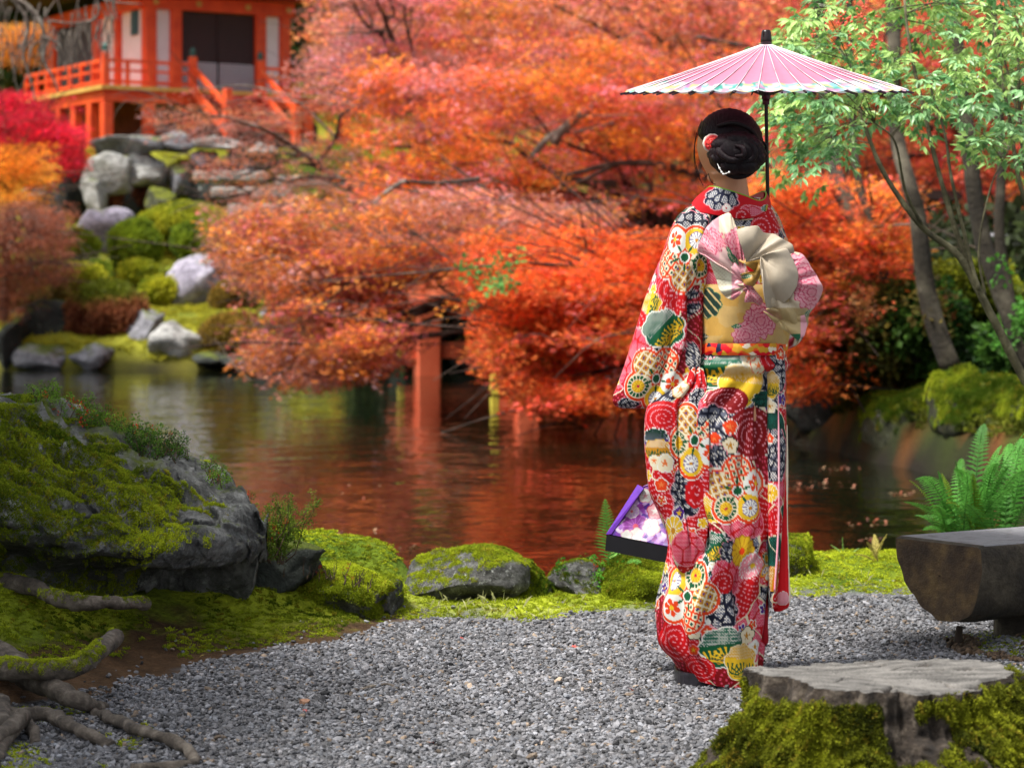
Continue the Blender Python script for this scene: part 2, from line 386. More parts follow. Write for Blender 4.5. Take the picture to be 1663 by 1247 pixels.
def ground_col(p):
    X, Y, Z = p.T; q = p*[1, 1, 0]; n = fbm(q, 3, 2); nf = fbm(q, 14, 4); nb = fbm(q, .35, 8)
    yb = interp(X, YB); sd = np.where(Y > yb, 1, -1)*line_dist(X, Y, YB)
    mix = lambda a, b, f: a*(1-f[:, None]) + b*f[:, None]
    gr = np.array([.13, .13, .135])*(1+.35*nf[:, None]); soil = np.array([.075, .042, .02])*(1+.5*nf[:, None]); ms = mix(MOSS_A, MOSS_B*.75, np.clip(.45+n, 0, 1))
    left = sstep(-.15, -.5, X)
    c = mix(gr, soil, sstep(-.10, .0, sd+nf*.1)*left); c = mix(c, ms, sstep(.02, .18, sd+nf*.12-(.05+.17*sstep(-.85, -1.1, X))*left))
    c = mix(c, np.array([.02, .016, .01]), sstep(-.1, -.35, Z))
    far = mix(np.array([.10, .13, .012]), np.array([.34, .33, .03]), np.clip(.55+nb*1.4+.4*n, 0, 1))
    rt = mix(np.array([.02, .03, .006]), np.array([.10, .12, .012]), np.clip(.4+nb+.6*n, 0, 1)); rt = mix(rt, np.array([.20, .05, .015]), sstep(.1, .4, nf+.3*n)*.6)
    f = mix(rt, far, sstep(43, 46, Y)*sstep(3, -2, X)); f = mix(f, np.array([.015, .012, .008]), sstep(.05, -.25, Z+.1*nf))
    return mix(c, f, sstep(9.9, 10.4, Y))
M_GROUND = attr_mat('ground_surface', rough=0.95, spec=0.2, bump=.02, bscale=60, vary=.35)
g = obj('ground', gp, grid_faces(len(gy), len(gx)), M_GROUND, col=ground_col(gp)); g['kind'] = 'structure'

def water_mat():
    m, nt, b, out = new_mat('pond_water'); b.inputs['Base Color'].default_value = (.006, .007, .003, 1)
    b.inputs['Roughness'].default_value = .015; b.inputs['IOR'].default_value = 1.333; b.inputs['Specular IOR Level'].default_value = .5
    n = bumpn(nt, noise(nt, 1.6, 3, .55, stretch=(1, .8, 1)), .022); n = bumpn(nt, noise(nt, 9, 3, .5), .0016, prev=n)
    nt.links.new(n, b.inputs['Normal']); return m
w = obj('pond_water', [(-40, 8.2, -.3), (9, 8.2, -.3), (9, 47, -.3), (-40, 47, -.3)], [(0, 1, 2, 3)], water_mat(), smooth=False); w['kind'] = 'structure'

# gravel: real pebbles
def pebble(seed):
    r = np.random.default_rng(seed); V, F = ICO[1]; V = V*np.array([1, .72, .5])*r.uniform(.8, 1.2, 3)*(1+r.normal(0, .10, (len(V), 1))); 
    return V, F.tolist(), np.ones((len(V), 3))
M_PEB = attr_mat('pebble_stone', rough=.75, inst=True, spec=.35, vary=.18)
PEB = [proto('pebble_%d' % k, *pebble(k)[:2], M_PEB, pebble(k)[2]) for k in range(6)]
def gravel(n, sizes, name):
    Y = 4.9 + (9.1-4.9)*RNG.random(int(n*1.9)); X = RNG.uniform(-2.3, 2.6, len(Y)); k = np.abs(X) < .225*Y+.35; X, Y = X[k][:n], Y[k][:n]
    yb = interp(X, YB); sd = np.where(Y > yb, 1, -1)*line_dist(X, Y, YB); pn = fbm(np.stack([X, Y, 0*X], 1), 7, 1)
    keep = (sd + pn*.09 < .0) | ((RNG.random(len(X)) < .02) & (sd < .2)); keep &= ~((X < -1.12) & (Y > 5.9) & (pn > .05) & (RNG.random(len(X)) < .6))
    X, Y = X[keep], Y[keep]; m = len(X)
    s = RNG.uniform(*sizes, m)*np.where(RNG.random(m) < .06, 1.5, 1); Z = ground_h(X, Y) + s*RNG.uniform(-.1, .55, m)
    br = np.clip(RNG.normal(.135, .065, m), .025, .34)*(1+.45*fbm(np.stack([X, Y, 0*X], 1), 1.3, 6)); wm = RNG.normal(0, .02, m)
    t = np.stack([br*(1+wm+.0), br, br*(1.06-wm)], 1); z = RNG.random(m) < .04; t[z] *= [1.25, .95, .65]
    scatter(name, np.stack([X, Y, Z], 1), np.stack([RNG.normal(0, .45, m), RNG.normal(0, .45, m), RNG.random(m)*6.283], 1), s, t, PEB)
gravel(118000, (.0045, .0098), 'gravel')

# ================================================================ mosses and stones by the near shore
def G(px, py, z=0.0):
    d = FOC*(EYE-z)/(py-HY); return P(px, py, d)
def on_ground(n, xr, yr, cond):
    X = RNG.uniform(*xr, n); Y = RNG.uniform(*yr, n); k = cond(X, Y); X, Y = X[k], Y[k]; Z = ground_h(X, Y); return np.stack([X, Y, Z], 1)
def sdb(X, Y):
    return np.where(Y > interp(X, YB), 1, -1)*line_dist(X, Y, YB)
def c_bank(X, Y):
    n = fbm(np.stack([X, Y, 0*X], 1), 8, 2); n3 = fbm(np.stack([X, Y, 0*X], 1), 3.5, 12)
    left = X < -.35
    return (sdb(X, Y)+n*.12 > np.where(left & (X > -1.0), .07, np.where(left, .18, .02))) & (Y < interp(X, YW)+.25) & ((n3 > -.22) | ~left) & (np.abs(X) < .225*Y+.3) & ~((X < -.9) & (Y > 8.0))
mp = on_ground(60000, (-2.2, 2.6), (6.3, 9.8), c_bank); print('moss', len(mp))
e = euler_up(len(mp), .3)
bright = sstep(-.9, -.35, mp[:, 0])*.22 + sstep(.9, 1.3, mp[:, 0])*.22 - sstep(-.6, -1.2, mp[:, 0])*.12
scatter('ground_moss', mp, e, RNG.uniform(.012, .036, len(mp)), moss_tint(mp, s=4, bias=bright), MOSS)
mp2 = on_ground(5000, (-1.4, -.9), (5.4, 6.4), lambda X, Y: (fbm(np.stack([X, Y, 0*X], 1), 5, 31) > .12) & (X < -.62-.3*(Y-5.4)))
scatter('moss_patches', mp2, euler_up(len(mp2), .3), RNG.uniform(.012, .03, len(mp2)), moss_tint(mp2, bias=.15), MOSS)

R_DARK = rock_mat('rock_dark_mossy', (.02, .02, .018), (.05, .05, .045), (.13, .13, .12), moss=.72)
R_GREY = rock_mat('rock_grey', (.10, .10, .11), (.2, .2, .22), (.36, .36, .40), moss=.35, scale=1.2, bump=.06)
R_PALE = rock_mat('rock_pale', (.14, .14, .12), (.36, .36, .34), (.62, .62, .60), moss=.26, scale=1.1, bump=.05)
R_PURP = rock_mat('rock_lilac', (.13, .12, .15), (.3, .28, .35), (.6, .58, .66), moss=.18, scale=1.3, bump=.05)
R_DK2 = rock_mat('rock_wet_and_shaded', (.012, .013, .012), (.035, .04, .035), (.10, .12, .10), moss=.3, scale=1.2, bump=.05)  # near black tone for dark rocks; in the hollow it stands for shade
R_RIGHT = rock_mat('rock_mossy_block', (.02, .025, .012), (.06, .065, .03), (.16, .16, .10), moss=.62, scale=1.6, m1=(.03, .045, .005), m2=(.22, .24, .015), bump=.05)
R_NEAR = rock_mat('rock_near', (.04, .04, .035), (.13, .13, .12), (.32, .32, .31), moss=.30, scale=14, bump=.02, lich=.58)
def rock_geo(c, size, seed, sub=5, facets=9, rough=.12, sq=.8, rot=0.0):
    r = np.random.default_rng(seed); V, F = ICO[sub]; V = np.sign(V)*np.abs(V)**sq
    for _ in range(facets):
        n = r.normal(size=3); n /= np.linalg.norm(n); h = r.uniform(.55, .82); dd = V @ n - h; V = V - np.maximum(dd, 0)[:, None]*n*.92
    nn = V/np.linalg.norm(V, axis=1)[:, None]; V = V + nn*(fbm(V, 1.6, seed*3.7, 5)[:, None]*rough*2.2)
    V = V*np.array(size)/2; c_, s_ = math.cos(rot), math.sin(rot); V = V @ np.array([[c_, s_, 0], [-s_, c_, 0], [0, 0, 1]]); return V + np.array(c), F
def rock(name, label, px, py, d, w, h, dep, mat, seed, group=None, moss=0, mossz=.3, msize=.03, sub=5, cat='rock', **kw):
    """px, py: middle of the stone as seen; w, h in photo pixels, dep metres"""
    c = P(px, py, d); V, F = rock_geo(c, (w*d/FOC*1.12, dep, h*d/FOC*1.12), seed, sub, **kw)
    t = thing(name, label, cat, (c[0], c[1], V[:, 2].min()), group); obj('stone', V, F, mat, t)
    if moss:
        p, n = sample_surface(V, F, moss); k = (n[:, 2] + .5*fbm(p, 2.5/max(w*d/FOC, .1), seed+.5) > mossz) & (p[:, 2] > c[2]-.6*h*d/FOC)
        moss_on('moss', p[k], n[k], msize, t, bias=kw.get('mb', 0))
    return t, V, F
rock('boulder', 'rounded grey boulder with moss on its left shoulder at the pond edge', 765, 948, 8.55, 180, 105, .36, R_NEAR, 21, moss=5000, mossz=.62, msize=.022, facets=6, group='stones along the near shore')
rock('boulder', 'mossy stone leaning on the right side of the rounded grey boulder', 838, 955, 8.62, 110, 88, .28, R_NEAR, 22, moss=4200, mossz=.15, msize=.024, facets=5, group='stones along the near shore')
rock('boulder', 'small lichened stone between the fern and the shore moss', 942, 945, 8.7, 92, 60, .25, R_NEAR, 23, moss=900, mossz=.55, msize=.02, facets=5, group='stones along the near shore')
rock('boulder', 'stone wholly wrapped in yellow green moss under the purple bag', 1060, 958, 8.66, 165, 112, .32, R_NEAR, 24, moss=9000, mossz=-.55, msize=.026, facets=4, group='stones along the near shore')
rock('boulder', 'pale topped mossy stone at the shore just right of the kimono', 1290, 915, 9.15, 72, 80, .28, R_NEAR, 25, moss=2600, mossz=-.1, msize=.024, facets=5, group='stones along the near shore')
rock('boulder', 'bluish grey stone end poking from the bright moss hump', 622, 972, 8.3, 76, 66, .30, R_NEAR, 26, moss=1200, mossz=.4, msize=.024, facets=6, group='stones along the near shore')
rock('boulder', 'low hump of stone under bright green moss beside the big rock', 545, 985, 8.3, 230, 120, .6, R_NEAR, 27, moss=16000, mossz=-.4, msize=.026, facets=4, group='stones along the near shore')

# ---- the big overhanging rock
st = np.array([(-260,620,780,7.0),(-150,626,790,7.0),(0,640,800,7.02),(60,648,835,7.05),(130,690,862,7.08),(190,716,872,7.12),(250,728,885,7.2),(310,742,892,7.28),(355,762,888,7.38),(392,795,885,7.5),(412,828,884,7.62),(424,852,874,7.72)], float)
ss = spline(st, 300); rows = []
for px, ry, ly, Yl in ss:
    e_ = min(1, max(0, (px-320)/100.0))**1.6; Yr = 8.0 - .28*e_
    zr = EYE-(ry-HY)*Yr/FOC; zl = EYE-(ly-HY)*Yl/FOC; X = (px-CX)*7.6/FOC
    pr = [(Yr+.35*(1-.9*e_), -.1*(1-e_)+(zl-.06)*e_), (Yr+.3*(1-.7*e_), zr-.16), (Yr, zr), ((Yr*.6+Yl*.4), zr*.62+zl*.38+.045), (Yl+.12, zl+.075), (Yl, zl), (Yl+.07, zl-.07), (Yl+.36*(1-.7*e_), .24*(1-e_)+(zl-.05)*e_), (Yl+.5*(1-.75*e_), .1*(1-e_)+(zl-.08)*e_), (Yr, -.1*(1-e_)+(zl-.08)*e_)]
    q = spline(pr + [pr[0]], 200); rows.append(np.stack([np.full(200, X), q[:, 0], q[:, 1]], 1))
RV = np.array(rows); cen = RV.mean(1, keepdims=True); dv = RV-cen; dv /= np.linalg.norm(dv, axis=2, keepdims=True)+1e-9
pf = RV.reshape(-1, 3); n1 = fbm(pf, 2.3, 7, 5); n2 = fbm(pf*[1, 1, 2.2], 7, 3, 5); st_ = np.abs(vn(pf*[.6, .6, 1], 9, 2))
rdg = 1-np.abs(fbm(pf*[1, 1, 1.6], 3.1, 44, 4))*2.2; fc_r = np.round(fbm(pf, 2.6, 91, 2)*5)/5
disp = (.085*n1 + .045*n2 + .035*(st_-.5) + .045*(rdg-.6) + .05*fc_r + .020*fbm(pf, 16, 51, 4) - .03*sstep(.12, 0, np.abs(fbm(pf*[1, 1, 2], 4.2, 71, 3))))
RV = (pf + dv.reshape(-1, 3)*disp[:, None])
endc = RV.reshape(300, 200, 3)[-1].mean(0); RVf = np.vstack([RV, [endc]])
RF = grid_faces(300, 200).tolist() + [(299*200+i, 299*200+i+1, len(RV)) for i in range(199)]
t = thing('rock', 'large overhanging grey rock draped in moss above a dark hollow', 'rock', (-1.4, 7.6, .1))
M_BIG = rock_mat('rock_big', (.04, .04, .037), (.16, .165, .16), (.44, .45, .44), moss=.26, scale=5, lichen=(.42, .45, .42), lich=.585, bump=.05)
obj('stone', RVf, RF, M_BIG, t)
p_, n_ = sample_surface(RV, grid_faces(300, 200), 60000); n_ = np.where((n_[:, 1:2] > .2) & (n_[:, 2:] < 0), n_, n_)
if np.mean((n_*(p_-pf.mean(0))).sum(1)) < 0: n_ = -n_
zmid = fbm(p_, 3.2, 21, 4); hgt = p_[:, 1]
frontness = sstep(7.86, 7.45, p_[:, 1]-.1*zmid)
bare = sstep(-1.12, -.95, p_[:, 0])*.35 + .30*np.exp(-(((p_[:, 0]+1.25)/.12)**2+((p_[:, 2]-.45)/.07)**2)) + .45*fbm(p_, 8, 61, 3)
k = (n_[:, 2] > -.45) & (zmid + .62*frontness - .30 + .25*n_[:, 2] - bare > .12) & (p_[:, 0] < -.84) & (p_[:, 0] > -2.3)
moss_on('moss', p_[k], n_[k]*[1, 1, .8]+[0, -.2, 0], .024, t, s=3, bias=-.08)
rock('rock', 'added stone coloured black for the shade in the hollow under the big overhanging rock', 330, 910, 8.15, 330, 110, .5, R_DK2, 48, 'stones along the near shore')  # added stone, its near black colour stands for the deep shade here


# ---- low shrubs with small leaves
def tw(mb, a, b, r, n=6, sag=.0, seed=0):
    rr = np.random.default_rng(seed); a = np.array(a, float); b = np.array(b, float); L = np.linalg.norm(b-a); tt = np.linspace(0, 1, n)[:, None]
    q = a*(1-tt)+b*tt; q[1:-1] += rr.normal(0, L*.05, (n-2, 3)); mb.tube(q, np.linspace(r, r*.35, n), 5)
M_TWIG = surf('twig_bark', hx('2e2117'), hx('5a4634'), 20, .85)
def low_shrub(name, label, pxs, d, dens, hgt, leaf, cols, seed, group=None, cat='shrub'):
    """pxs: baseline (px, py) polyline; hgt sprig height in metres"""
    rr = np.random.default_rng(seed); L = spline(np.array(pxs, float), 200); base = PA(L, np.full(200, d))
    t = thing(name, label, cat, tuple(base[0]), group); mb = MB(); pts = []
    for i in range(dens):
        b = base[rr.integers(0, 200)] + [0, rr.normal(0, .05), -.02]; h = hgt*rr.uniform(.45, 1.15); tip = b + [rr.normal(0, h*.35), rr.normal(0, h*.3), h]
        tw(mb, b, tip, .0022, 5, seed=seed*100+i)
        for f in np.linspace(.25, 1.05, max(3, int(h/.016))): pts.append(b*(1-f)+tip*f+rr.normal(0, .006, 3))
    mb.obj('stem', M_TWIG, t, kind='stuff'); pts = np.array(pts); n = len(pts); f = rr.random((n, 1)); c = np.array(cols[0])*(1-f)+np.array(cols[1])*f
    red = rr.random(n) < .05; c[red] = [.45, .05, .02]
    scatter('foliage', pts, RNG.random((n, 3))*6.28, leaf*rr.uniform(.7, 1.3, n), c, BUSH, t); return t
GL = ((.04, .09, .01), (.18, .34, .03))
low_shrub('low_shrub', 'glossy low shrub trailing along the ridge of the big rock', [(62,655),(110,675),(160,700),(200,718),(240,728)], 7.95, 85, .085, .030, GL, 1, 'small shrubs around the big rock')
low_shrub('low_shrub', 'denser dark clump at the lower end of the rock ridge', [(215,728),(250,735),(305,740)], 7.9, 55, .085, .026, ((.02, .05, .01), (.09, .2, .02)), 2, 'small shrubs around the big rock')
low_shrub('low_shrub', 'tiny sprig alone near the right end of the rock top', [(338,765),(355,775),(376,780)], 7.7, 14, .06, .024, GL, 3, 'small shrubs around the big rock')
low_shrub('low_shrub', 'twiggy yellow green bush standing off the right end of the rock', [(415,905),(440,900),(462,905)], 7.9, 44, .19, .028, ((.05, .1, .01), (.2, .3, .03)), 4, 'small shrubs around the big rock')
low_shrub('low_shrub', 'dark fallen twigs spread over the bright moss hump', [(430,925),(500,925),(560,935),(600,950)], 8.05, 40, .05, .012, ((.01, .014, .008), (.03, .05, .01)), 5, 'small shrubs around the big rock')

# ---- the tree whose roots cross the gravel (its trunk stands left of the view)
M_ROOT = surf('root_bark', hx('2b2520'), hx('5f564c'), 22, .9, .012, 70, c3=hx('8f8578'))
t = thing('large_tree', 'old tree at the gravel edge seen only by its bare winding grey roots', 'tree', (-2.35, 5.9, 0))
def root(pts, r0, r1, seed, label=None):
    q = np.array([G(*p) for p in pts]); q = spline(q, 46); rr = np.linspace(r0, r1, 46)*(1+.16*vn(q, 22, seed)+.1*vn(q, 55, seed)); q[:, 2] += rr*.15
    q += np.stack([vn(q, 9, seed+5), vn(q, 9, seed+9), .6*vn(q, 12, seed+3)], 1)*.012
    V, F = tube_geo(q, rr, 14); V = V + (vn(V, 22, seed+3)*.004+vn(V, 45, seed)*.003+vn(V*[1, 1, 3], 100, seed)*.0012)[:, None]; o = obj('root', V, F, M_ROOT, t)
    if label: o['label'] = label
    return V, F
root([(-260,1020,.3),(-60,1050,.12),(10,1075,.08),(60,1108,.06),(105,1132,.045),(140,1142,.03),(172,1152,.0)], .05, .017, 1)
va = root([(-80,1090,.10),(25,1090,.10),(75,1093,.10),(118,1084,.11),(148,1066,.13),(186,1038,.15)], .03, .024, 2)
root([(-120,1170,.03),(10,1160,.03),(55,1160,.035),(95,1168,.03),(130,1190,.02),(183,1212,.0)], .018, .017, 3)
root([(140,1152,.0),(190,1172,.02),(235,1196,.02),(272,1203,.02),(305,1222,.01),(322,1240,.0),(290,1250,.0),(220,1250,.0)], .014, .012, 4)
root([(-60,1090,.06),(0,1150,.04),(12,1180,.03),(36,1170,.03),(52,1180,.02),(62,1215,-.01)], .024, .014, 5)
vb = root([(-200,930,.24),(0,950,.22),(60,958,.22),(110,976,.2),(175,982,.19),(240,985,.17)], .03, .018, 6, 'root wrapped in moss')
root([(-60,1235,.02),(0,1200,.03),(40,1165,.05),(20,1195,.02),(-20,1260,.0)], .022, .015, 7)
root([(560,1130,-.004),(600,1118,.0),(640,1116,.0),(680,1122,-.004)], .006, .004, 8, 'thin pale surface root')
for V, F in (va, vb):
    p_, n_ = sample_surface(V, np.array([f for f in F if len(f) == 4]), 2600); k = (n_[:, 2] > .2) & (fbm(p_, 12, 4) > -.15); moss_on('moss', p_[k], n_[k], .014, t, bias=.1)
M_BARK = surf('tree_bark', hx('2b2119'), hx('5b4c3d'), 9, .9, .02, 30, stretch=(1, 1, .25))
tr = spline([(-2.5,5.7,-.2,.62),(-2.45,5.7,.35,.46),(-2.75,5.5,1.5,.38),(-3.4,5.2,2.9,.32),(-4.2,5.0,4.3,.22),(-4.5,4.9,5.6,.1)], 30)
V, F = tube_geo(tr[:, :3], tr[:, 3], 16); obj('trunk', V, F, M_BARK, t)
mb = MB()
for i in range(12):
    a = i*2.4; s = tr[16+i][:3]; tw(mb, s, s+[1.8*math.cos(a), 1.8*math.sin(a), .7], .07, 8, seed=i)
mb.obj('limb', M_BARK, t, True, 'stuff')
n = 2600; q = RNG.normal(size=(n, 3)); q /= np.linalg.norm(q, axis=1)[:, None]; q *= (RNG.random((n, 1))**.4)*[1.9, 2.7, 1.3]; q += [-4.5, 5.0, 4.6]; q = q[fbm(q, 1.3, 5) > -.18]; n = len(q)  # unseen crown, its place and density set to shade the left rock
scatter('crown', q, euler_up(n, .4), RNG.uniform(1.0, 1.8, n), np.array([.05, .09, .015])*RNG.uniform(.6, 1.4, (n, 1)), MAPLE, t)

# ---- stump in front
t = thing('tree_stump', 'weathered mossy tree stump with a cracked silver grey cut top', 'stump', (.81, 5.3, 0))
NA = 260; th = np.linspace(0, 2*np.pi, NA, endpoint=False); C0 = np.array([.805, 5.29])
def lobes(th, k, off): return sum(a*np.exp(-(((th-c+np.pi) % (2*np.pi)-np.pi)/w_)**2) for c, a, w_ in k) + off
FL = [(3.45,.55,.38),(4.35,.30,.30),(5.1,.42,.30),(5.85,.5,.3),(2.2,.35,.4),(.6,.4,.4),(1.3,.3,.3),(4.0,.25,.2)]
top_r = .258*(1+.05*np.sin(3*th+1)+.05*np.sin(5*th)+.04*np.sin(9*th+2)+.03*np.sin(17*th)+.02*np.sin(31*th+1)+.015*np.sin(47*th)) + lobes(th, [(3.3,.03,.25),(4.75,-.045,.16),(.1,.025,.3)], 0)
lob = lobes(th, FL, 0); rows = []
zt = .262 + .010*np.sin(2*th+.5)
NR = 70
for j in range(NR):
    f = j/(NR-1); z = zt*(1-f) - .06*f; fl = f**1.6
    r = top_r*(1+.04*np.sin(f*9+th*3)) + .10*fl + lob*(.1*f+.75*fl**1.5)*.62
    rows.append(np.stack([C0[0]+r*np.cos(th), C0[1]+r*.9*np.sin(th), z], 1))
SV = np.concatenate(rows); n1 = fbm(SV*[1, 1, .5], 9, 3, 5); n2 = fbm(SV, 30, 8, 3)
rad = SV[:, :2]-C0; rl = np.linalg.norm(rad, axis=1)[:, None]; fr = np.repeat(np.linspace(0, 1, NR), NA)[:, None]
n3 = np.abs(fbm(SV*[1, 1, .25], 16, 5, 3)); SV[:, :2] += rad/rl*((.045*n1+.016*n2-.05*n3+.015)[:, None]*(.35+fr)); SV[:, :2] += rad/rl*(-.045*np.abs(fbm(SV*[1, 1, .2], 34, 15, 2))+.01)[:, None]; SV[:, 2] += .02*n1*fr[:, 0]
SF = grid_faces(NR, NA, True)
M_STB = surf('stump_bark', hx('120e0a'), hx('3a3026'), 26, .95, .02, 70, c3=hx('7d7264'))
obj('bark', SV, SF, M_STB, t)
NQ = 60; rr_ = np.linspace(1, 0, NQ); tv = []; tc = []
for f in rr_:
    X = C0[0]+(SV[:NA, 0]-C0[0])*f; Y = C0[1]+(SV[:NA, 1]-C0[1])*f; q = np.stack([X, Y, 0*X], 1)
    z = zt*f + zt.mean()*(1-f) + .004*fbm(q, 14, 2) + .0015*np.sin(f*150+4*fbm(q, 4, 1))
    cr = 0
    for (ca, cw, f0, f1, dp) in ((2.95,.14,.30,.97,.05),(.9,.10,.25,.7,.04),(.35,.06,.2,.8,.02),(4.72,.10,.62,1.1,.05),(5.6,.05,.5,1.1,.02),(1.5,.05,.4,1.1,.02),(3.9,.035,.3,1.1,.015)):
        da = np.abs((th-ca+np.pi) % (2*np.pi)-np.pi + .12*np.sin(f*11+ca)); cr = np.maximum(cr, dp*sstep(cw, 0, da)*sstep(f0, f0+.15, f)*sstep(f1+.02, f1-.1, f))
    z = z - cr + .012*sstep(.86, 1, f)*fbm(q, 25, 6); z = np.where(f > .999, SV[:NA, 2], z); tv.append(np.stack([X, Y, z], 1))
    base = srgb([.37, .36, .345])*(1+.9*fbm(q*[3, 12, 1], 5, 9)+.16*np.sin(f*150+4*fbm(q, 4, 1)))[:, None]; dk = np.clip(cr/.015, 0, 1)[:, None]
    tc.append(base*(1-dk)+np.array([.05, .035, .025])*dk)
TV = np.concatenate(tv); obj('cut_top', TV, grid_faces(NQ, NA, True)[:, ::-1], attr_mat('weathered_wood', .8, vary=.25, bump=.004, bscale=120), t, col=np.clip(np.concatenate(tc), .01, .8))
p_, n_ = sample_surface(SV, SF, 60000)
if np.mean(n_[:, 0]*(p_[:, 0]-C0[0])) < 0: n_ = -n_
ang = np.arctan2(p_[:, 1]-C0[1], p_[:, 0]-C0[0]) % (2*np.pi); f = 1-p_[:, 2]/.26
k = (fbm(p_, 7, 14, 4)+.5*fbm(p_, 22, 15, 2)+.16 - .9*sstep(.17, .02, f) - .8*np.exp(-((ang-4.72)/.16)**2)*sstep(.75, .2, f) > -.12)
moss_on('moss', p_[k], n_[k]+[0, 0, .35]+RNG.normal(0, .25, (k.sum(), 3)), .024, t, lo=np.array([.025, .035, .005]), hi=np.array([.36, .39, .02]), s=14, bias=-.08)

# ---- half-log bench
t = thing('log_bench', 'half log bench with flat grey top on short dark legs', 'bench', (1.9, 7.8, 0))
A = np.array(P(1455, 870, 7.5)); B = np.array([(1590-CX)*7.2/FOC, 7.2, A[2]]); wv = B-A; W = np.linalg.norm(wv[:2]); wv = wv/W; ax = np.array([-wv[1], wv[0], 0.0]); ax = ax*np.sign(ax[0]); 
prof = [(0,0),(.0,-.02),(.012,-.075),(.05,-.145),(.11,-.2),(.19,-.232),(.27,-.236),(.33,-.215),(.365,-.17),(.385,-.10),(.388,-.02),(.376,0)]
pp = spline([(a*W/.376, b) for a, b in prof], 60); topn = 14
tl = np.stack([np.linspace(pp[-1][0], pp[0][0], topn+2)[1:-1], 0.004*np.sin(np.linspace(0, 9, topn))*0], 1); ring = np.vstack([pp, tl]); NRG = len(ring)
LR = np.linspace(0, 1.75, 90); V = []
for L in LR:
    e_ = .006*max(0, 1-L/.012)
    for a, b in ring: V.append(A + wv*(a + (W/2-a)*e_*3) + ax*L + np.array([0, 0, b-(e_ if b > -.01 else 0)]))
V = np.array(V); q = V.copy(); nb = fbm(q*[1, 1, 1], 5, 3)*.02 + fbm(q*[1, 1, 2], 18, 4)*.010; under = (V[:, 2] < A[2]-.004)
wz = np.clip((A[2]-V[:, 2])/.07, .0, 1); V[:, 2] += nb*wz; V[:, :2] += wv[:2]*(nb*.8*wz)[:, None]
V[:NRG] -= ax*(fbm(V[:NRG], 14, 3)*.006)[:, None]
F = grid_faces(90, NRG, True).tolist(); cx_ = len(V)
# end face as rings
def cap(i0, flip):
    global V, F
    ringv = V[i0*NRG:(i0+1)*NRG]; c = ringv.mean(0); base = [i0*NRG+k for k in range(NRG)]; fs = []
    for s_ in (.75, .5, .25, .02):
        nv = c+(ringv-c)*s_; nv = nv - (ax if i0 == 0 else -ax)*(fbm(nv, 16, 3)*.004)[:, None]; st0 = len(V); V = np.vstack([V, nv]); cur = [st0+k for k in range(NRG)]
        for k in range(NRG):
            f_ = (base[k], base[(k+1) % NRG], cur[(k+1) % NRG], cur[k]); fs.append(f_ if flip else f_[::-1])
        base = cur
    return fs
nside = len(F); endf = cap(0, False)+cap(89, True); F2 = F+endf
me = mk_mesh(V-ORG[t], F2, True); bt = surf('bench_top', hx('4a4a4c'), hx('7a7a7e'), 18, .75, .004, 120, c3=hx('626266')); be = surf('bench_end', hx('241b12'), hx('4a3a26'), 9, .9, .012, 40, c3=hx('75603a')); bs = surf('bench_side', hx('1a1611'), hx('3d362b'), 10, .95, .02, 45, c3=hx('625a4a'))
for m_ in (bs, bt, be): me.materials.append(m_)
mi = np.zeros(len(F2), int); fc = np.array([V[list(f)].mean(0) for f in F2]); nz = np.array([min(V[i_][2] for i_ in f_) > A[2]-.004 for f_ in F2]); mi[nz] = 1; mi[nside:] = 2
me.polygons.foreach_set('material_index', mi.astype(np.int32)); me.set_sharp_from_angle(angle=R(38)) if hasattr(me, 'set_sharp_from_angle') else None
o = link('seat', me, None, t)
for L, s_ in ((.42, 5), (1.45, 6)):
    c = A+wv*W*.52+ax*L; V_, F_ = rock_geo((c[0], c[1], .04), (.26, .28, .30), s_, 4, facets=3, rough=.05, sq=.6); obj('leg', V_, F_, bs, t)
# dark earth under the bench, with a stub of root
q_ = on_ground(14000, (1.2, 2.3), (6.9, 8.3), lambda X, Y: (((X-1.75)/.42)**2+((Y-7.4)/.42)**2+.5*fbm(np.stack([X, Y, 0*X], 1), 6, 2) < 1))
k = fbm(q_, 6, 77) > .02; scatter('moss_patches', q_[k], euler_up(k.sum(), .3), RNG.uniform(.012, .026, k.sum()), moss_tint(q_[k], bias=-.15), MOSS)
k = ~k; scatter('leaf_litter', q_[k]+[0, 0, .004], RNG.normal(0, 1, (k.sum(), 3)), RNG.uniform(.01, .02, k.sum()), np.array([.07, .045, .025])*RNG.uniform(.3, 1.6, (k.sum(), 1)), PEB)
c = G(1557, 1040, .03); V, F = tube_geo([(c[0], c[1], -.02), (c[0], c[1], .04), (c[0]+.003, c[1], .075)], [.016, .013, .010], 9); tag(obj('root_stub', V, F, M_BARK), 'short broken root stub poking from earth in front of the bench', 'stub')

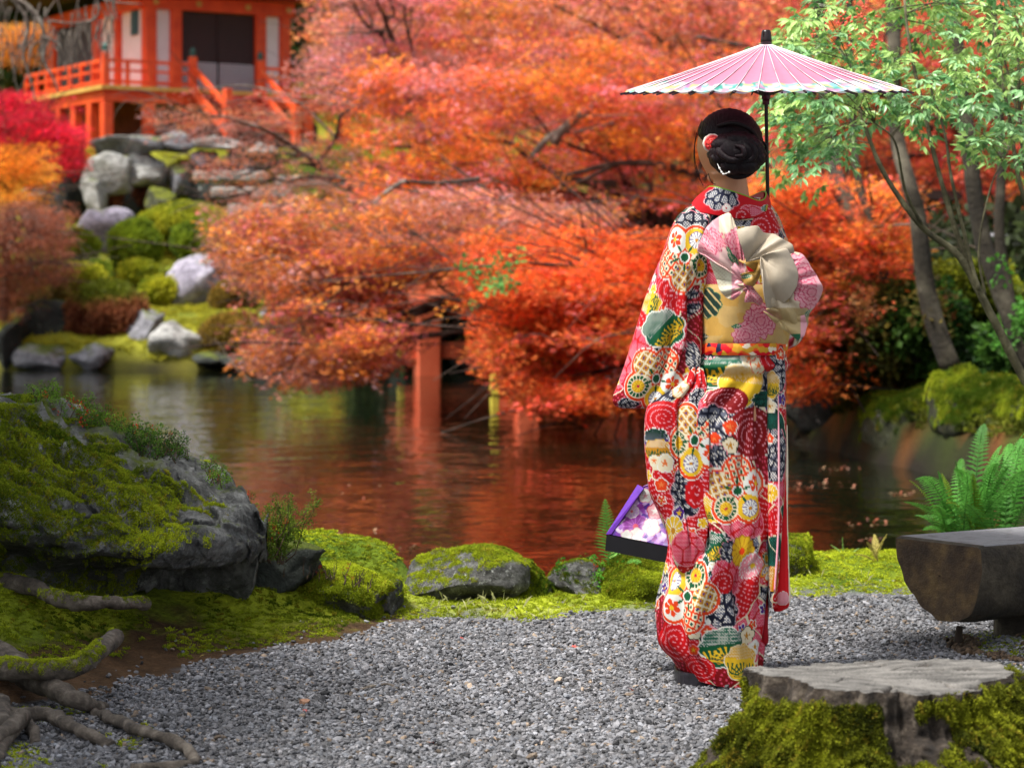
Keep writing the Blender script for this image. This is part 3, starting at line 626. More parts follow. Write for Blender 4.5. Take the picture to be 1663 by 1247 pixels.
# ---- ferns
M_FERN = attr_mat('fern_leaf', rough=.55, trans=.4, spec=.3, vary=.2)
def frond(parent, base, tip, arch, wid, col, seed, npair=22):
    rr = np.random.default_rng(seed); base = np.array(base, float); tip = np.array(tip, float); mid = (base+tip)/2+[0, 0, arch]
    t_ = np.linspace(0, 1, npair+3)[:, None]; C = (1-t_)**2*base+2*t_*(1-t_)*mid+t_**2*tip; T = np.gradient(C, axis=0); T /= np.linalg.norm(T, axis=1)[:, None]
    side0 = np.cross(T[npair//2], [0, 0, 1]); side0 /= np.linalg.norm(side0)+1e-9; a = rr.uniform(-.7, .7); upv = np.cross(side0, T[npair//2]); sd = side0*math.cos(a)+upv*math.sin(a)
    V, F = tube_geo(C, np.linspace(.0022, .0006, len(C)), 4); V = V.tolist(); K = [[.6]*3]*len(V)
    L = np.linalg.norm(tip-base)
    for i in range(2, npair+3):
        f = i/(npair+3); w_ = wid*L*min(1, (f-.02)/.28)*(1-f)**.75*1.35
        for s_ in (-1, 1):
            d_ = sd*s_*.92+T[i]*.42; d_ /= np.linalg.norm(d_); nn = np.cross(d_, T[i]); nn /= np.linalg.norm(nn); dr = -.18*w_*np.array([0, 0, 1])
            seg = 6; half = L/npair*.40
            n0 = len(V)
            for k in range(seg+1):
                g_ = k/seg; c = C[i]+d_*w_*g_+dr*g_*g_+rr.normal(0, .0006, 3); hw = half*(1-g_**1.6)*(1 if k % 2 == 0 else .62)+.0003
                V += [c-T[i]*hw, c+T[i]*hw]; sh = rr.uniform(.8, 1.2); K += [[sh]*3]*2
            for k in range(seg): F.append((n0+2*k, n0+2*k+1, n0+2*k+3, n0+2*k+2))
    return obj('frond', V, F, M_FERN, parent, smooth=False, col=np.array(K)*np.array(col))
def fern(label, px, py, d, fr, col, seed, group='ferns on the near shore', arch=.35, wid=.22, spread=.012, pull=0, npair=22):
    """fr: list of (tip px, tip py, depth offset)"""
    rr = np.random.default_rng(seed); b = np.array(P(px, py, d)); t = thing('fern', label, 'fern', tuple(b), group)
    for i, (tx, ty, dd) in enumerate(fr):
        tip = np.array(P(tx, ty, d+dd)); L = np.linalg.norm(tip-b); c = np.array(col)*rr.uniform(.7, 1.35)*(1 if rr.random() > .08 else np.array([2, 1, .5]))
        bb = b+rr.normal(0, 1, 3)*[spread, spread*.6, .008]+[(tip[0]-b[0])*pull, 0, 0]; L = np.linalg.norm(tip-bb); frond(t, bb, tip, L*arch*rr.uniform(.5, 1.2), wid, c, seed*50+i, npair=npair)
    return t
fern('tall upright pale green fern just left of the purple bag', 988, 935, 8.75, [(983,813,0),(960,905,-.1),(905,930,-.1),(1040,912,-.15),(1020,880,.1)], (.16, .42, .06), 1, arch=.12, wid=.26)
low_shrub('leafy_plant', 'broad leaved seedling plant around the foot of the upright fern', [(905,935),(950,930),(990,930),(1040,925)], 8.72, 26, .05, .045, ((.05, .2, .02), (.15, .4, .04)), 6, 'small plants on the near shore', cat='plant')
rr = np.random.default_rng(5)
fr = [(1478+rr.uniform(-15, 15)+i*6.8, 815-i*3.0+rr.uniform(-35, 35), rr.uniform(-.35, .25)) for i in range(30)]
fr += [(1598,690,.1),(1640,720,.2),(1672,760,.1),(1690,800,-.1),(1560,745,.2),(1530,770,.1),(1470,815,-.1),(1500,860,-.2),(1540,850,-.3),(1600,790,-.2),(1650,790,-.3),(1700,720,.2)]
fern('big clump of bright green arching ferns behind the log bench', 1590, 900, 9.0, fr, (.085, .27, .04), 2, arch=.38, wid=.135, spread=.05, pull=.35, npair=26)
fern('small yellowed fern sprig on moss left of the bench', 1425, 912, 9.2, [(1408,880,0),(1440,868,0),(1390,900,0),(1420,868,.05)], (.5, .42, .12), 3, arch=.2, wid=.25)
fern('tiny pale fern at the moss edge above the water', 1378, 912, 9.4, [(1350,885,0),(1368,872,0),(1395,890,0),(1340,905,0)], (.25, .4, .1), 4, arch=.2, wid=.25)
# grass wisps and fallen leaves
mb = MB(); V = []; F = []
for i in range(110):
    px = rr.choice([rr.uniform(700, 960), rr.uniform(700, 860), rr.uniform(1290, 1450)]); X = (px-CX)*8.45/FOC; Y = float(interp(X, YB))+rr.uniform(.02, .25); z = float(ground_h(np.array([X]), np.array([Y]))[0]); h = rr.uniform(.012, .045); a = rr.normal(0, .012, 2)
    k = len(V); V += [(X-.0005, Y, z), (X+.0005, Y, z), (X+a[0]*.5, Y+a[1]*.5, z+h*.7), (X+a[0]*1.4, Y+a[1], z+h)]; F += [(k, k+1, k+2), (k+2, k+1, k+3)]
obj('grass', V, F, surf('dry_grass', (.3, .32, .08), (.5, .48, .25), 30), None, False, kind='stuff')
M_FLOAT = attr_mat('fallen_leaf', rough=.5, inst=True, trans=.1)
cl = [(1345,785,50,8),(1395,848,40,8),(1410,875,36,6),(1300,790,30,6),(1460,800,30,5),(1360,760,30,5),(1250,880,20,5),(560,865,60,5),(650,888,50,4),(590,960,50,10),(560,790,60,20)]
pts = []
for cx0, cy0, sx, sy in cl:
    for _ in range(14 if sx < 60 else 9): pts.append(G(cx0+rr.normal(0, sx*.5), max(640, cy0+rr.normal(0, sy*.5)), -.294))
pts = np.array(pts); n = len(pts); leafp = [proto('single_leaf_%d' % k, *maple_spray(90+k, 1, .01, .045)[:2], M_FLOAT, maple_spray(90+k, 1, .01, .045)[2]) for k in range(3)]
scatter('floating_leaves', pts, np.stack([rr.normal(0, .12, n), rr.normal(0, .12, n), rr.random(n)*6.28], 1), rr.uniform(.35, .8, n), np.array([(.36, .14, .08), (.30, .07, .03), (.32, .19, .1)])[rr.integers(0, 3, n)], leafp)
n = 26; px = rr.uniform(200, 1600, n); py = rr.uniform(1010, 1240, n); pts = np.array([G(a, b, .012) for a, b in zip(px, py)])
for i, (lx, ly, ll, rd) in enumerate(((497, 1150, 'tiny dark red leaf on the gravel beside the brown pebble', 1), (745, 1033, 'small red leaf on the gravel in front of the grey boulder', 1), (1030, 1120, 'small rust leaf on gravel left of the sandals', 1), (1395, 1020, 'yellowish leaf on the gravel left of the log bench', 0), (330, 1065, 'yellow brown leaf where the soil meets the gravel', 0), (700, 1205, 'lone crimson leaf on the gravel near the bottom edge', 1), (930, 1050, 'tiny orange leaf on gravel below the mossy stones', 1))):
    Vq, Fq, Cq = maple_spray(200+i, 1, .005, .018); me = mk_mesh(np.array(Vq), Fq, False, np.array(Cq)*([.45, .05, .03] if rd else [.35, .26, .06])); o = link('fallen_leaf', me, attr_mat('fallen', .6) if i == 0 else bpy.data.materials['fallen'], None, G(lx, ly, .016)); tag(o, ll, 'leaf', 'fallen leaves on the gravel')
V_, F_ = rock_geo(G(495, 1140, .008), (.03, .028, .022), 77, 3, facets=4, rough=.05); tag(obj('pebble', V_, F_, surf('brown_pebble', (.25, .12, .07), (.35, .2, .12), 60)), 'lone reddish brown pebble on the grey gravel', 'pebble')
# ================================================================ the woman in the kimono
DW = 6.85
per = thing('person', 'woman in a colourful floral kimono seen from behind under a pink paper umbrella', 'person', (.60, DW, 0))
# ---- body: one continuous skin (head, neck, trunk, arms, hands, legs), remeshed from overlapping volumes
bm_ = MB()
def ell(c, r, sub=3, fn=None):
    V, F = ICO[sub]; V = V*np.array(r); 
    if fn: V = fn(V)
    bm_.add(V+np.array(c), F.tolist())
HC = np.array(P(1181, 238, 6.82)); fwd = np.array([-.53, .848, 0]); sdv = np.array([.848, .53, 0])   # facing direction, her right
def hl(x, y, z): return HC+sdv*x+fwd*y+np.array([0, 0, z])
def head_fn(V):
    return V
V, F = ICO[4]; V = V*np.array([.078, .097, .108])
low = sstep(0, -.1, V[:, 2]); V[:, 0] *= 1-.30*low; V[:, 1] = V[:, 1]*(1-.10*low)+.012*low; face = V[:, 1] > .05; V[:, 1] -= .010*sstep(.06, .095, V[:, 1])
bm_.add(np.array([hl(*v) for v in V]), F.tolist())
bm_.tube([hl(0, .078, .012), hl(0, .094, -.012), hl(0, .103, -.028), hl(0, .088, -.036)], [.006, .008, .0095, .006], 8)      # nose
bm_.tube([hl(-.018, .083, -.055), hl(0, .09, -.053), hl(.018, .083, -.055)], [.004, .007, .004], 8)                          # lips
bm_.tube([hl(0, .07, -.085), hl(0, .078, -.092)], [.016, .013], 8)                                                            # chin
for s in (-1, 1):
    bm_.tube([hl(s*.070, -.018, .005), hl(s*.083, -.030, .002), hl(s*.083, -.030, -.016), hl(s*.074, -.020, -.034)], [.009, .0115, .010, .0075], 8)
NB = np.array(P(1188, 322, 6.83))
bm_.tube([HC+[0, .0, -.06], HC*.4+NB*.6, NB, NB+[0, .005, -.05], NB+[0, 0, -.12]], [.052, .047, .051, .075, .11], 16)
bm_.tube([NB+[0, .01, -.08], NB+[0, .02, -.2], NB+[.01, .02, -.36], NB+[.01, .01, -.5], NB+[0, .01, -.62]], [.105, .125, .11, .12, .13], 18)
for s in (-1, 1):
    bm_.tube([NB+[s*.07, .0, -.66], NB+[s*.06, .01, -.9], NB+[s*.05, .0, -1.22]], [.085, .055, .035], 12)
    bm_.tube([(NB[0]+s*.05, DW-.05, .05), (NB[0]+s*.05, DW+.06, .045), (NB[0]+s*.05, DW+.13, .04)], [.033, .034, .026], 10)
    bm_.tube([NB+[s*.05, .0, -1.2], (NB[0]+s*.05, DW-.01, .06)], [.036, .035], 10)
def hand(w, d, up, palm_n, curl, sgn):
    """w wrist, d direction to the fingers, up = across the palm (towards the index), palm_n out of the palm"""
    w, d, up, pn = [np.array(a, float) for a in (w, d, up, palm_n)]
    bm_.add(*[(lambda V, F: (V, F.tolist()))(ICO[2][0]*.5 @ np.stack([d*.085, up*.075, pn*.03])+w+d*.045, ICO[2][1])][0])
    for i, (o, L) in enumerate(((.026, .072), (.009, .08), (-.009, .075), (-.026, .06))):
        b = w+d*.075+up*o; q = [b-d*.02]; dr = d.copy(); a = 0
        for s_, k in ((L*.45, curl*.55), (L*.3, curl*.9), (L*.25, curl*.6)):
            q.append(q[-1]+dr*s_*1.15) if a else q.append(b); a = 1
            dr = dr*math.cos(k)+pn*math.sin(k) if True else dr; dr /= np.linalg.norm(dr); q.append(q[-1]+dr*s_)
        bm_.tube(q, np.linspace(.0088, .0066, len(q)), 8)
    q = [w+d*.02+up*.02, w+d*.045+up*.045+pn*.01, w+d*.065+up*.045+pn*.028, w+d*.078+up*.03+pn*.04]; bm_.tube(q, [.012, .010, .009, .007], 8)
# her right arm holds the umbrella shaft in front of the chest, the left arm holds the bag low in front
SH = lambda s: NB+[s*.118, .005, -.115]
GRIP = np.array(P(1248, 500, 7.06))
we = GRIP+[.03, -.075, -.02]
bm_.tube([SH(1), SH(1)+[.02, .0, -.13], SH(1)+[.03, .03, -.26]], [.042, .038, .032], 12); bm_.tube([SH(1)+[.03, .03, -.26], we], [.034, .024], 12)
hand(we, (-.15, .95, .1), (0, 0, 1), (-.98, -.15, 0), 1.25, 1)
BH = np.array(P(1088, 742, 6.95)); wl = BH+[.02, -.03, .075]
bm_.tube([SH(-1), SH(-1)+[-.01, .0, -.16], SH(-1)+[-.02, .02, -.29]], [.042, .038, .032], 12); bm_.tube([SH(-1)+[-.02, .02, -.29], wl], [.034, .024], 12)
hand(wl, (-.1, .2, -.95), (.0, .95, .2), (.95, .05, -.1), 1.3, -1)
m, nt, b, out = new_mat('skin'); b.inputs['Base Color'].default_value = (*hx('d69b74'), 1); b.inputs['Roughness'].default_value = .5; b.inputs['Subsurface Weight'].default_value = .15; b.inputs['Subsurface Radius'].default_value = (.01, .004, .002)
body = bm_.obj('body', m, per, True); md = body.modifiers.new('r', 'REMESH'); md.mode = 'VOXEL'; md.voxel_size = .004; md.use_smooth_shade = True
md = body.modifiers.new('s', 'SMOOTH'); md.iterations = 3; md.factor = .5
for s in (-1, 1):
    V, F = ICO[2]; e_ = obj('eye', V*.011*[1, .6, .8]+hl(s*.031, .079, .012), F, surf('eye_dark', (.01, .008, .006), (.03, .02, .015), 10, .15), per)
    mb = MB().tube([hl(s*.016, .086, .034), hl(s*.033, .083, .040), hl(s*.05, .07, .033)], [.0018, .0025, .0012], 5); mb.obj('eyebrow', surf('brow', (.01, .006, .005), (.02, .012, .01), 10, .8), per)

# ---- hair
M_HAIR, nt, b, out = new_mat('hair_dark'); cc = ramp(nt, noise(nt, 30, 6, .7, stretch=(1, 1, .3)), [(.3, (.003, .002, .003)), (.75, (.010, .003, .006))])
g = nt.nodes.new('ShaderNodeNewGeometry'); sx = nt.nodes.new('ShaderNodeSeparateXYZ'); nt.links.new(g.outputs['Normal'], sx.inputs[0])
nt.links.new(cc, b.inputs['Base Color']); b.inputs['Roughness'].default_value = .5; b.inputs['Specular IOR Level'].default_value = .22; b.inputs['Sheen Weight'].default_value = .04; b.inputs['Sheen Tint'].default_value = (.5, .04, .08, 1); b.inputs['Sheen Roughness'].default_value = .4
w_ = nd(nt, 'ShaderNodeTexWave'); w_.inputs['Scale'].default_value = 90; w_.inputs['Distortion'].default_value = 3; nt.links.new(geo_pos(nt), w_.inputs[0]); nt.links.new(bumpn(nt, w_.outputs[1], .0012), b.inputs['Normal'])
out_px = [(1243,176,0)]
V, F = ICO[6]; V = V.copy()
cx_, cz_ = 1184, 232
def hair_shape(V):
    ang = np.arctan2(V[:, 2], V[:, 0]); prof = np.array([(-3.1416,54),(-2.7,50),(-2.3,46),(-1.9,46),(-1.57,48),(-1.2,54),(-.8,60),(-.4,60),(0,56),(.4,56),(.8,56),(1.2,56),(1.57,56),(2,56),(2.4,57),(2.8,56),(3.1416,54)]); r = np.interp(ang, prof[:, 0], prof[:, 1])*6.8/FOC
    W = V.copy(); W[:, 0] *= r*.98; W[:, 2] *= r; W[:, 1] *= .098
    return W
W = hair_shape(V); st = np.arctan2(V[:, 2]+.15, V[:, 0]+.35); W *= (1+.006*np.sin(st*46+3*fbm(V, 2, 1))+.02*fbm(V, 3, 7))[:, None]
W += np.array(P(cx_, cz_, 6.815)); 
front = (W-HC)@fwd; lowz = W[:, 2]-HC[2]
push = sstep(.02, .07, front)*sstep(.06, .0, lowz); W -= fwd*push[:, None]*.05      # open at the face
W[:, 0] += .020*sstep(-.030, -.062, W[:, 0]-HC[0])*sstep(.035, .0, lowz)
neckcut = sstep(-.045, -.075, lowz); W[:, 2] += neckcut*.012
obj('hair', W, F, M_HAIR, per)
mb = MB()
def strand(pts, r, n=20, seg=10): q = spline([P(*p) for p in pts], n); mb.tube(q, r*np.sin(np.linspace(.35, np.pi-.3, n))**.6, seg)
for pts, r in (([(1165,205,6.72),(1192,200,6.70),(1218,210,6.70),(1234,232,6.73)], .015), ([(1158,225,6.72),(1180,222,6.685),(1208,228,6.68),(1232,248,6.70)], .016), ([(1160,245,6.72),(1172,262,6.68),(1196,272,6.66),(1222,268,6.68)], .018),
               ([(1175,228,6.68),(1168,246,6.655),(1186,260,6.64),(1210,256,6.64)], .017), ([(1200,226,6.67),(1222,238,6.65),(1224,256,6.65),(1204,266,6.65)], .017), ([(1190,236,6.65),(1205,240,6.632),(1208,252,6.63),(1194,254,6.635)], .013),
               ([(1165,265,6.74),(1186,284,6.70),(1212,284,6.69),(1236,266,6.71)], .017), ([(1226,240,6.70),(1240,252,6.71),(1240,262,6.72),(1230,272,6.73)], .011), ([(1232,226,6.73),(1243,236,6.735),(1243,248,6.74)], .008)):
    strand([(a_, b_, c_+.012) for a_, b_, c_ in pts], r*.55)
bb_ = []
for (bx, by, rx_, rz_, dd_, ty_) in ((1196,250,43,33,6.712,.062), (1176,236,19,13,6.672,.028), (1198,229,20,11,6.668,.026), (1218,238,17,13,6.672,.028), (1226,256,15,14,6.680,.030), (1210,270,19,12,6.668,.028), (1188,270,19,12,6.668,.028), (1170,257,15,13,6.676,.028), (1197,249,17,12,6.652,.020)):
    V, F = ICO[4]; V = V*[rx_*1.12*6.7/FOC, ty_, rz_*1.12*6.7/FOC]; dd_ = dd_ if ty_ > .05 else dd_+.017; V = V*(1+.03*np.sin(V[:, :1]*420+V[:, 2:]*300+by)+.05*fbm(V, 30, by)[:, None]); mb.add(V+P(bx, by, dd_), F.tolist())
o = mb.obj('hair_bun', M_HAIR, per, True); 
mb = MB()
for i, pts in enumerate(([(1140,195,6.78),(1130,222,6.77),(1127,250,6.77),(1130,276,6.775),(1142,302,6.78)], [(1138,205,6.78),(1129,232,6.77),(1129,262,6.77),(1136,288,6.77)], [(1150,282,6.76),(1155,295,6.76),(1162,300,6.76)])):
    q = spline([P(*p) for p in pts], 16); mb.tube(q, .0011, 5)
mb.obj('loose_strand', M_HAIR, per, True)
# hair flower with a string of pearls
kz = bpy.data.objects.new('hair_ornament', None); COL.objects.link(kz); kz.parent = per; ORG[kz] = ORG[per]
def petals(name, c, r, n, col, dep, ctr, mat, parent, off=0):
    V = []; F = []; K = []
    for i in range(n):
        a = i/n*6.283+off; d = np.array([math.cos(a), 0, math.sin(a)]); s = np.array([-math.sin(a), 0, math.cos(a)]); k = len(V)
        for u in np.linspace(0, 1, 6):
            for v in np.linspace(-1, 1, 5):
                wd = r*.52*math.sin(min(1, u*1.0+.12)*2.4)*v; q = c+d*(r*(.12+.88*u-.12*u*v*v))+s*wd+np.array([0, dep-.35*r*u*(1-u)*3-.12*r*v*v, 0]); V.append(q); K.append(np.array(ctr) if u > .95 else np.array(col))
        for a_ in range(5):
            for b_ in range(4): F.append((k+a_*5+b_, k+a_*5+b_+1, k+a_*5+b_+6, k+a_*5+b_+5))
    return obj(name, V, F, mat, parent, True, np.array(K), solid=.0008)
M_SILK = attr_mat('silk_petals', .5, spec=.5)
fc_ = np.array(P(1157, 233, 6.70))
for nm, r_, n_, c_, e_, dp, of in (('flower', .027, 10, (.85, .80, .72), (.95, .9, .8), .004, 0), ('flower', .0255, 9, (.65, .015, .015), (.9, .75, .65), -.002, .3), ('flower', .016, 7, (.75, .03, .02), (.85, .35, .25), -.008, .1), ('flower', .009, 5, (.6, .01, .01), (.8, .2, .15), -.013, 0)):
    petals(nm, fc_, r_, n_, c_, dp, e_, M_SILK, kz, of)
M_PEARL = surf('pearl', (.8, .78, .74), (.9, .88, .84), 10, .25)
q = spline([P(1160,250,6.69),P(1165,266,6.675),P(1171,278,6.66),P(1175,283,6.655),P(1184,280,6.65)], 24); mb = MB().tube(q, .0009, 5)
for i in (5, 9, 13, 17, 20, 23): mb.add(ICO[1][0]*(.0034 if i % 2 else .0022)+q[i], ICO[1][1].tolist())
o = mb.obj('pearl_string', M_PEARL, kz, True)

# ---- cloth painting: motifs placed on the cloth's own surface coordinates
C = {k: np.array(hx(v)) for k, v in dict(red='d01020', dred='9a0a1a', bred='dc1620', pink='e4607a', lpink='f0a4ae', cream='f0e3c8', white='f2eee6', navy='141a38', grey='a6aabd', green='0f6b46', dgreen='0a4434', teal='2c7f73', yellow='efc93a', gold='cf9a2a', orange='ea5a22', lor='f29055', purple='6a3c96', mag='c81e58', beige='cdb37a', lbeige='d8c8ac', silver='b8aa94').items()}
def vor(u, v, cell, seed, aniso=1.0, jit=.9):
    """distance to nearest, second nearest and the id of the nearest jittered-grid point"""
    x = u/cell; y = v/(cell*aniso); i0 = np.floor(x).astype(int); j0 = np.floor(y).astype(int); d1 = np.full(u.shape, 9.); d2 = d1.copy(); idn = np.zeros(u.shape); px = d1.copy(); py = d1.copy()
    for di in (-1, 0, 1):
        for dj in (-1, 0, 1):
            i = i0+di; j = j0+dj; cx = i+.5+jit*(_h(i, j, np.full_like(i, seed))-.5); cy = j+.5+jit*(_h(i, j, np.full_like(i, seed+71))-.5)
            d = np.hypot(x-cx, y-cy); n = d < d1; d2 = np.where(n, d1, np.minimum(d2, d)); idn = np.where(n, _h(i, j, np.full_like(i, seed+5)), idn); px = np.where(n, cx, px); py = np.where(n, cy, py); d1 = np.where(n, d, d1)
    return d1, d2, idn, px*cell, py*cell*aniso
class Paint:
    def __init__(s, V, u, v, vis):
        s.V = V; s.u = u; s.v = v; s.col = np.zeros((len(u), 3)); s.vis = vis
        s.px = CX+V[:, 0]/V[:, 1]*FOC; s.py = HY-(V[:, 2]-EYE)/V[:, 1]*FOC; s.ok = np.where(vis)[0]
    def at(s, x, y):
        k = s.ok[np.argmin((s.px[s.ok]-x)**2+(s.py[s.ok]-y)**2)]; return s.u[k]+(x-s.px[k]), s.v[k]+(y-s.py[k])
    def loc(s, x, y, r, rot=0, sy=1.0):
        cu, cv = s.at(x, y); k = np.where((np.abs(s.u-cu) < r*1.5) & (np.abs(s.v-cv) < r*1.5))[0]; a, b = (s.u[k]-cu)/r, -(s.v[k]-cv)/(r*sy); c_, s_ = math.cos(rot), math.sin(rot); return k, a*c_+b*s_, -a*s_+b*c_
    def put(s, k, m, col): s.col[k[m]] = col
    def dots(s, k, m, base, dot, step=4.6, r=.27):
        uu = (s.u[k]+s.v[k])/step; vv = (s.u[k]-s.v[k])/step; dd = (np.abs(uu % 1-.5) < r) & (np.abs(vv % 1-.5) < r); s.col[k[m]] = base; s.col[k[m & dd]] = dot
    def shibori(s, k, m, line, base, dot, cell, seed, wln=.13):
        d1, d2, i, _, _ = vor(s.u[k], s.v[k], cell, seed); s.dots(k, m, base, dot); s.put(k, m & (d2-d1 < wln), line)
    def waves(s, k, m, base, dot, seed=3, cell=95):
        d1, d2, i, cx, cy = vor(s.u[k], s.v[k], cell, seed); r = np.hypot(s.u[k]-cx, (s.v[k]-cy)*1.3); ri = np.floor(r/10.5); fr = r/10.5-ri; a = np.arctan2(s.v[k]-cy, s.u[k]-cx); n = np.maximum(4, np.floor((ri+.5)*10.5*6.283/6.5)); fa = (a/6.283*n) % 1
        s.put(k, m, base); s.put(k, m & (np.abs(fr-.5) < .16) & (np.abs(fa-.5) < .27), dot)
    def ground(s, seed=1, cell=62, probs=(.46, .62, .80, .90)):
        k = np.arange(len(s.u)); wu = s.u+7*np.sin(s.v/17)+4*np.sin(s.v/7+2); wv = s.v+7*np.sin(s.u/15+1); d1, d2, i, cx, cy = vor(wu, wv, cell, seed)
        a = i < probs[0]; s.waves(k, a, C['red'], C['lpink'], seed+1); b = (i >= probs[0]) & (i < probs[1]); s.shibori(k, b, C['navy'], C['grey']*.55, C['white']*.85, 21, seed+2, .16)
        b = (i >= probs[1]) & (i < probs[2]); s.shibori(k, b, C['red'], C['pink'], C['lpink'], 26, seed+3, .10); b = (i >= probs[2]) & (i < probs[3]); s.dots(k, b, C['dgreen'], C['teal']); b = i >= probs[3]; s.waves(k, b, C['dred'], C['pink'], seed+1)
        s.put(k, (d2-d1 < .035), C['cream']); 
        # scattered small blossoms
        d1, d2, i, cx, cy = vor(s.u, s.v, 33, seed+9); r = np.hypot(s.u-cx, s.v-cy); a = np.arctan2(s.v-cy, s.u-cx); pr = (5.2+3.5*i)*(1+.18*np.cos(5*a+i*9)); on = (i*977 % 1 < .42)
        cs = [C['lpink'], C['white'], C['orange'], C['yellow'], C['purple'], C['cream']]
        for q in range(6):
            mm = on & (np.floor(i*6) == q); s.put(k, mm & (r < pr+1.6), C['white'] if q != 1 else C['dgreen']); s.put(k, mm & (r < pr), cs[q]); s.put(k, mm & (r < pr) & (np.abs(((a+i*9/5)*5/6.283) % 1-.5) < .06) & (r > 2), C['white'] if q not in (1, 5) else C['lpink']); s.put(k, mm & (r < 1.8), C['gold'])
    def chrys(s, x, y, r, pet, ln, ctr, n=14, rot=0, sy=1.):
        k, a, b = s.loc(x, y, r, rot, sy); q = np.hypot(a, b); t = np.arctan2(b, a); f = (t/6.283*n) % 1; ed = 1-.10*(np.abs(f-.5)*2)**2
        s.put(k, q < ed, ln); s.put(k, (q < ed-.08) & (np.abs(f-.5) < .5-.05/np.maximum(q, .15)), pet); s.put(k, q < .2, ctr)
    def plum(s, x, y, r, pet, ln, ctr, rot=.3):
        k, a, b = s.loc(x, y, r, rot); s.put(k, (np.min([np.hypot(a-.5*math.cos(q), b-.5*math.sin(q)) for q in np.arange(5)*1.2566], 0) < .52), ln)
        s.put(k, (np.min([np.hypot(a-.5*math.cos(q), b-.5*math.sin(q)) for q in np.arange(5)*1.2566], 0) < .42), pet); q = np.hypot(a, b); s.put(k, q < .22, ctr)
        t = np.arctan2(b, a); s.put(k, (np.abs((t/1.2566+.5) % 1-.5) < .05/np.maximum(q, .1)) & (q > .25) & (q < .45), ctr)
    def petalset(s, x, y, r, rot, sub=0, sy=1.):
        k, a, b = s.loc(x, y, r*1.06, rot, sy); D = np.array([np.hypot((a-.56*math.cos(q)), (b-.56*math.sin(q))) for q in np.arange(5)*1.2566]); i = D.argmin(0); d = D.min(0)
        s.put(k, d < .475, C['white']); s.put(k, d < .455, C['orange']); s.put(k, d < .375, C['cream'])
        fills = ['cream', 'yellow', 'white', 'lpink', 'gold']
        for q in range(5):
            m = (i == q) & (d < .36); al = q*1.2566; la = (a-.6*math.cos(al))/.34; lb = (b-.6*math.sin(al))/.34; t = np.arctan2(lb, la); rr_ = np.hypot(la, lb); kind = (q+sub) % 5; s.put(k, m, C[fills[kind]])
            if kind == 0:
                f = (t/6.283*10) % 1; s.put(k, m & (np.abs(rr_-.78) < .16) & (np.abs((t/6.283*16) % 1-.5) < .38), C['green']); s.put(k, m & (rr_ < .56), C['gold']); s.put(k, m & (rr_ < .52) & (np.abs(f-.5) < .38), C['yellow']); s.put(k, m & (rr_ < .13), C['mag'])
            elif kind == 1:
                f = (t/6.283*12) % 1; s.put(k, m & (rr_ < .7), C['purple']*.6+C['grey']*.4); s.put(k, m & (rr_ < .66) & (np.abs(f-.5) < .36), C['white']); s.put(k, m & (rr_ < .15), C['gold'])
            elif kind == 2:
                f = (t/6.283*6) % 1; s.put(k, m & (rr_ < .75*(1-.3*np.abs(f-.5)*2)) & (np.abs(f-.5) < .42), C['orange']); s.put(k, m & (rr_ < .2), C['yellow'])
            elif kind == 3:
                e1, e2, _, _, _ = vor(la*10, lb*10, 6.0, 3, 1., .15); s.put(k, m, C['cream']); s.put(k, m & (e2-e1 < .26), C['orange']); s.put(k, m & (e1 < .2), C['green']); s.put(k, m & (e1 < .08), C['purple'])
            else:
                s.put(k, m & ((np.abs((la*1.6) % 1-.5) > .38) | (np.abs((lb*1.6) % 1-.5) > .38)), C['cream']); s.put(k, m & (np.abs((la*1.6) % 1-.5) < .14) & (np.abs((lb*1.6) % 1-.5) < .14), C['purple'])
        q = np.hypot(a, b); t = np.arctan2(b, a)
        s.put(k, (q < .42) & (np.abs((t/1.2566+.5) % 1-.5) < .16*np.clip((q-.08)*4, 0, 1)*np.clip((.42-q)*6, 0, 1)), C['green']); s.put(k, q < .16, C['white']); s.put(k, q < .12, C['green'])
    def cloud(s, x, y, r, rot, sy, n, edge, fn, lobe=.12):
        k, a, b = s.loc(x, y, r, rot, sy); q = np.hypot(a, b); t = np.arctan2(b, a); e_ = .86+lobe*(np.abs(np.sin(t*n/2))-.5); s.put(k, q < e_+.03, edge); m = q < e_-.02; fn(k, m, a, b, q, t); return k
    def pine(s, x, y, r, rot=0, sy=.75, hi='green', lo='teal', needle='yellow', edge='white'):
        def fn(k, m, a, b, q, t):
            s.put(k, m, C[hi]); s.dots(k, m & (b > .12), C[hi]*.5+C[lo]*.5, C['white']*.85 if hi == 'green' else C['cream'])
            for cx in (-.55, 0, .55):
                la = a-cx; lb = b+.62+.25*cx*cx; qq = np.hypot(la, lb); tt = np.arctan2(lb, la); mm = m & (qq < .62) & (qq > .14) & (lb > 0); f = (tt/3.1416*9) % 1; s.put(k, mm & (np.abs(f-.5) < .20), C[needle]); s.put(k, mm & (np.abs(f-.5) < .20) & (qq < .30), C['green'] if hi != 'green' else C['gold'])
        s.cloud(x, y, r, rot, sy, 7, C[edge], fn)
    def navy(s, x, y, r, rot=0, sy=.9, seed=5):
        def fn(k, m, a, b, q, t):
            s.put(k, m, C['navy']); d1, d2, i, _, _ = vor(s.u[k], s.v[k], r*.42, seed); s.dots(k, m & (d2-d1 > .22), C['grey']*.5, C['white']*.9)
        s.cloud(x, y, r, rot, sy, 8, C['lpink'], fn)
    def pinkz(s, x, y, r, sy=.8, seed=9, rot=0):
        def fn(k, m, a, b, q, t): s.shibori(k, m, C['red'], C['pink'], C['lpink'], 24, seed, .09)
        s.cloud(x, y, r, rot, sy, 5, C['lpink'], fn, .05)
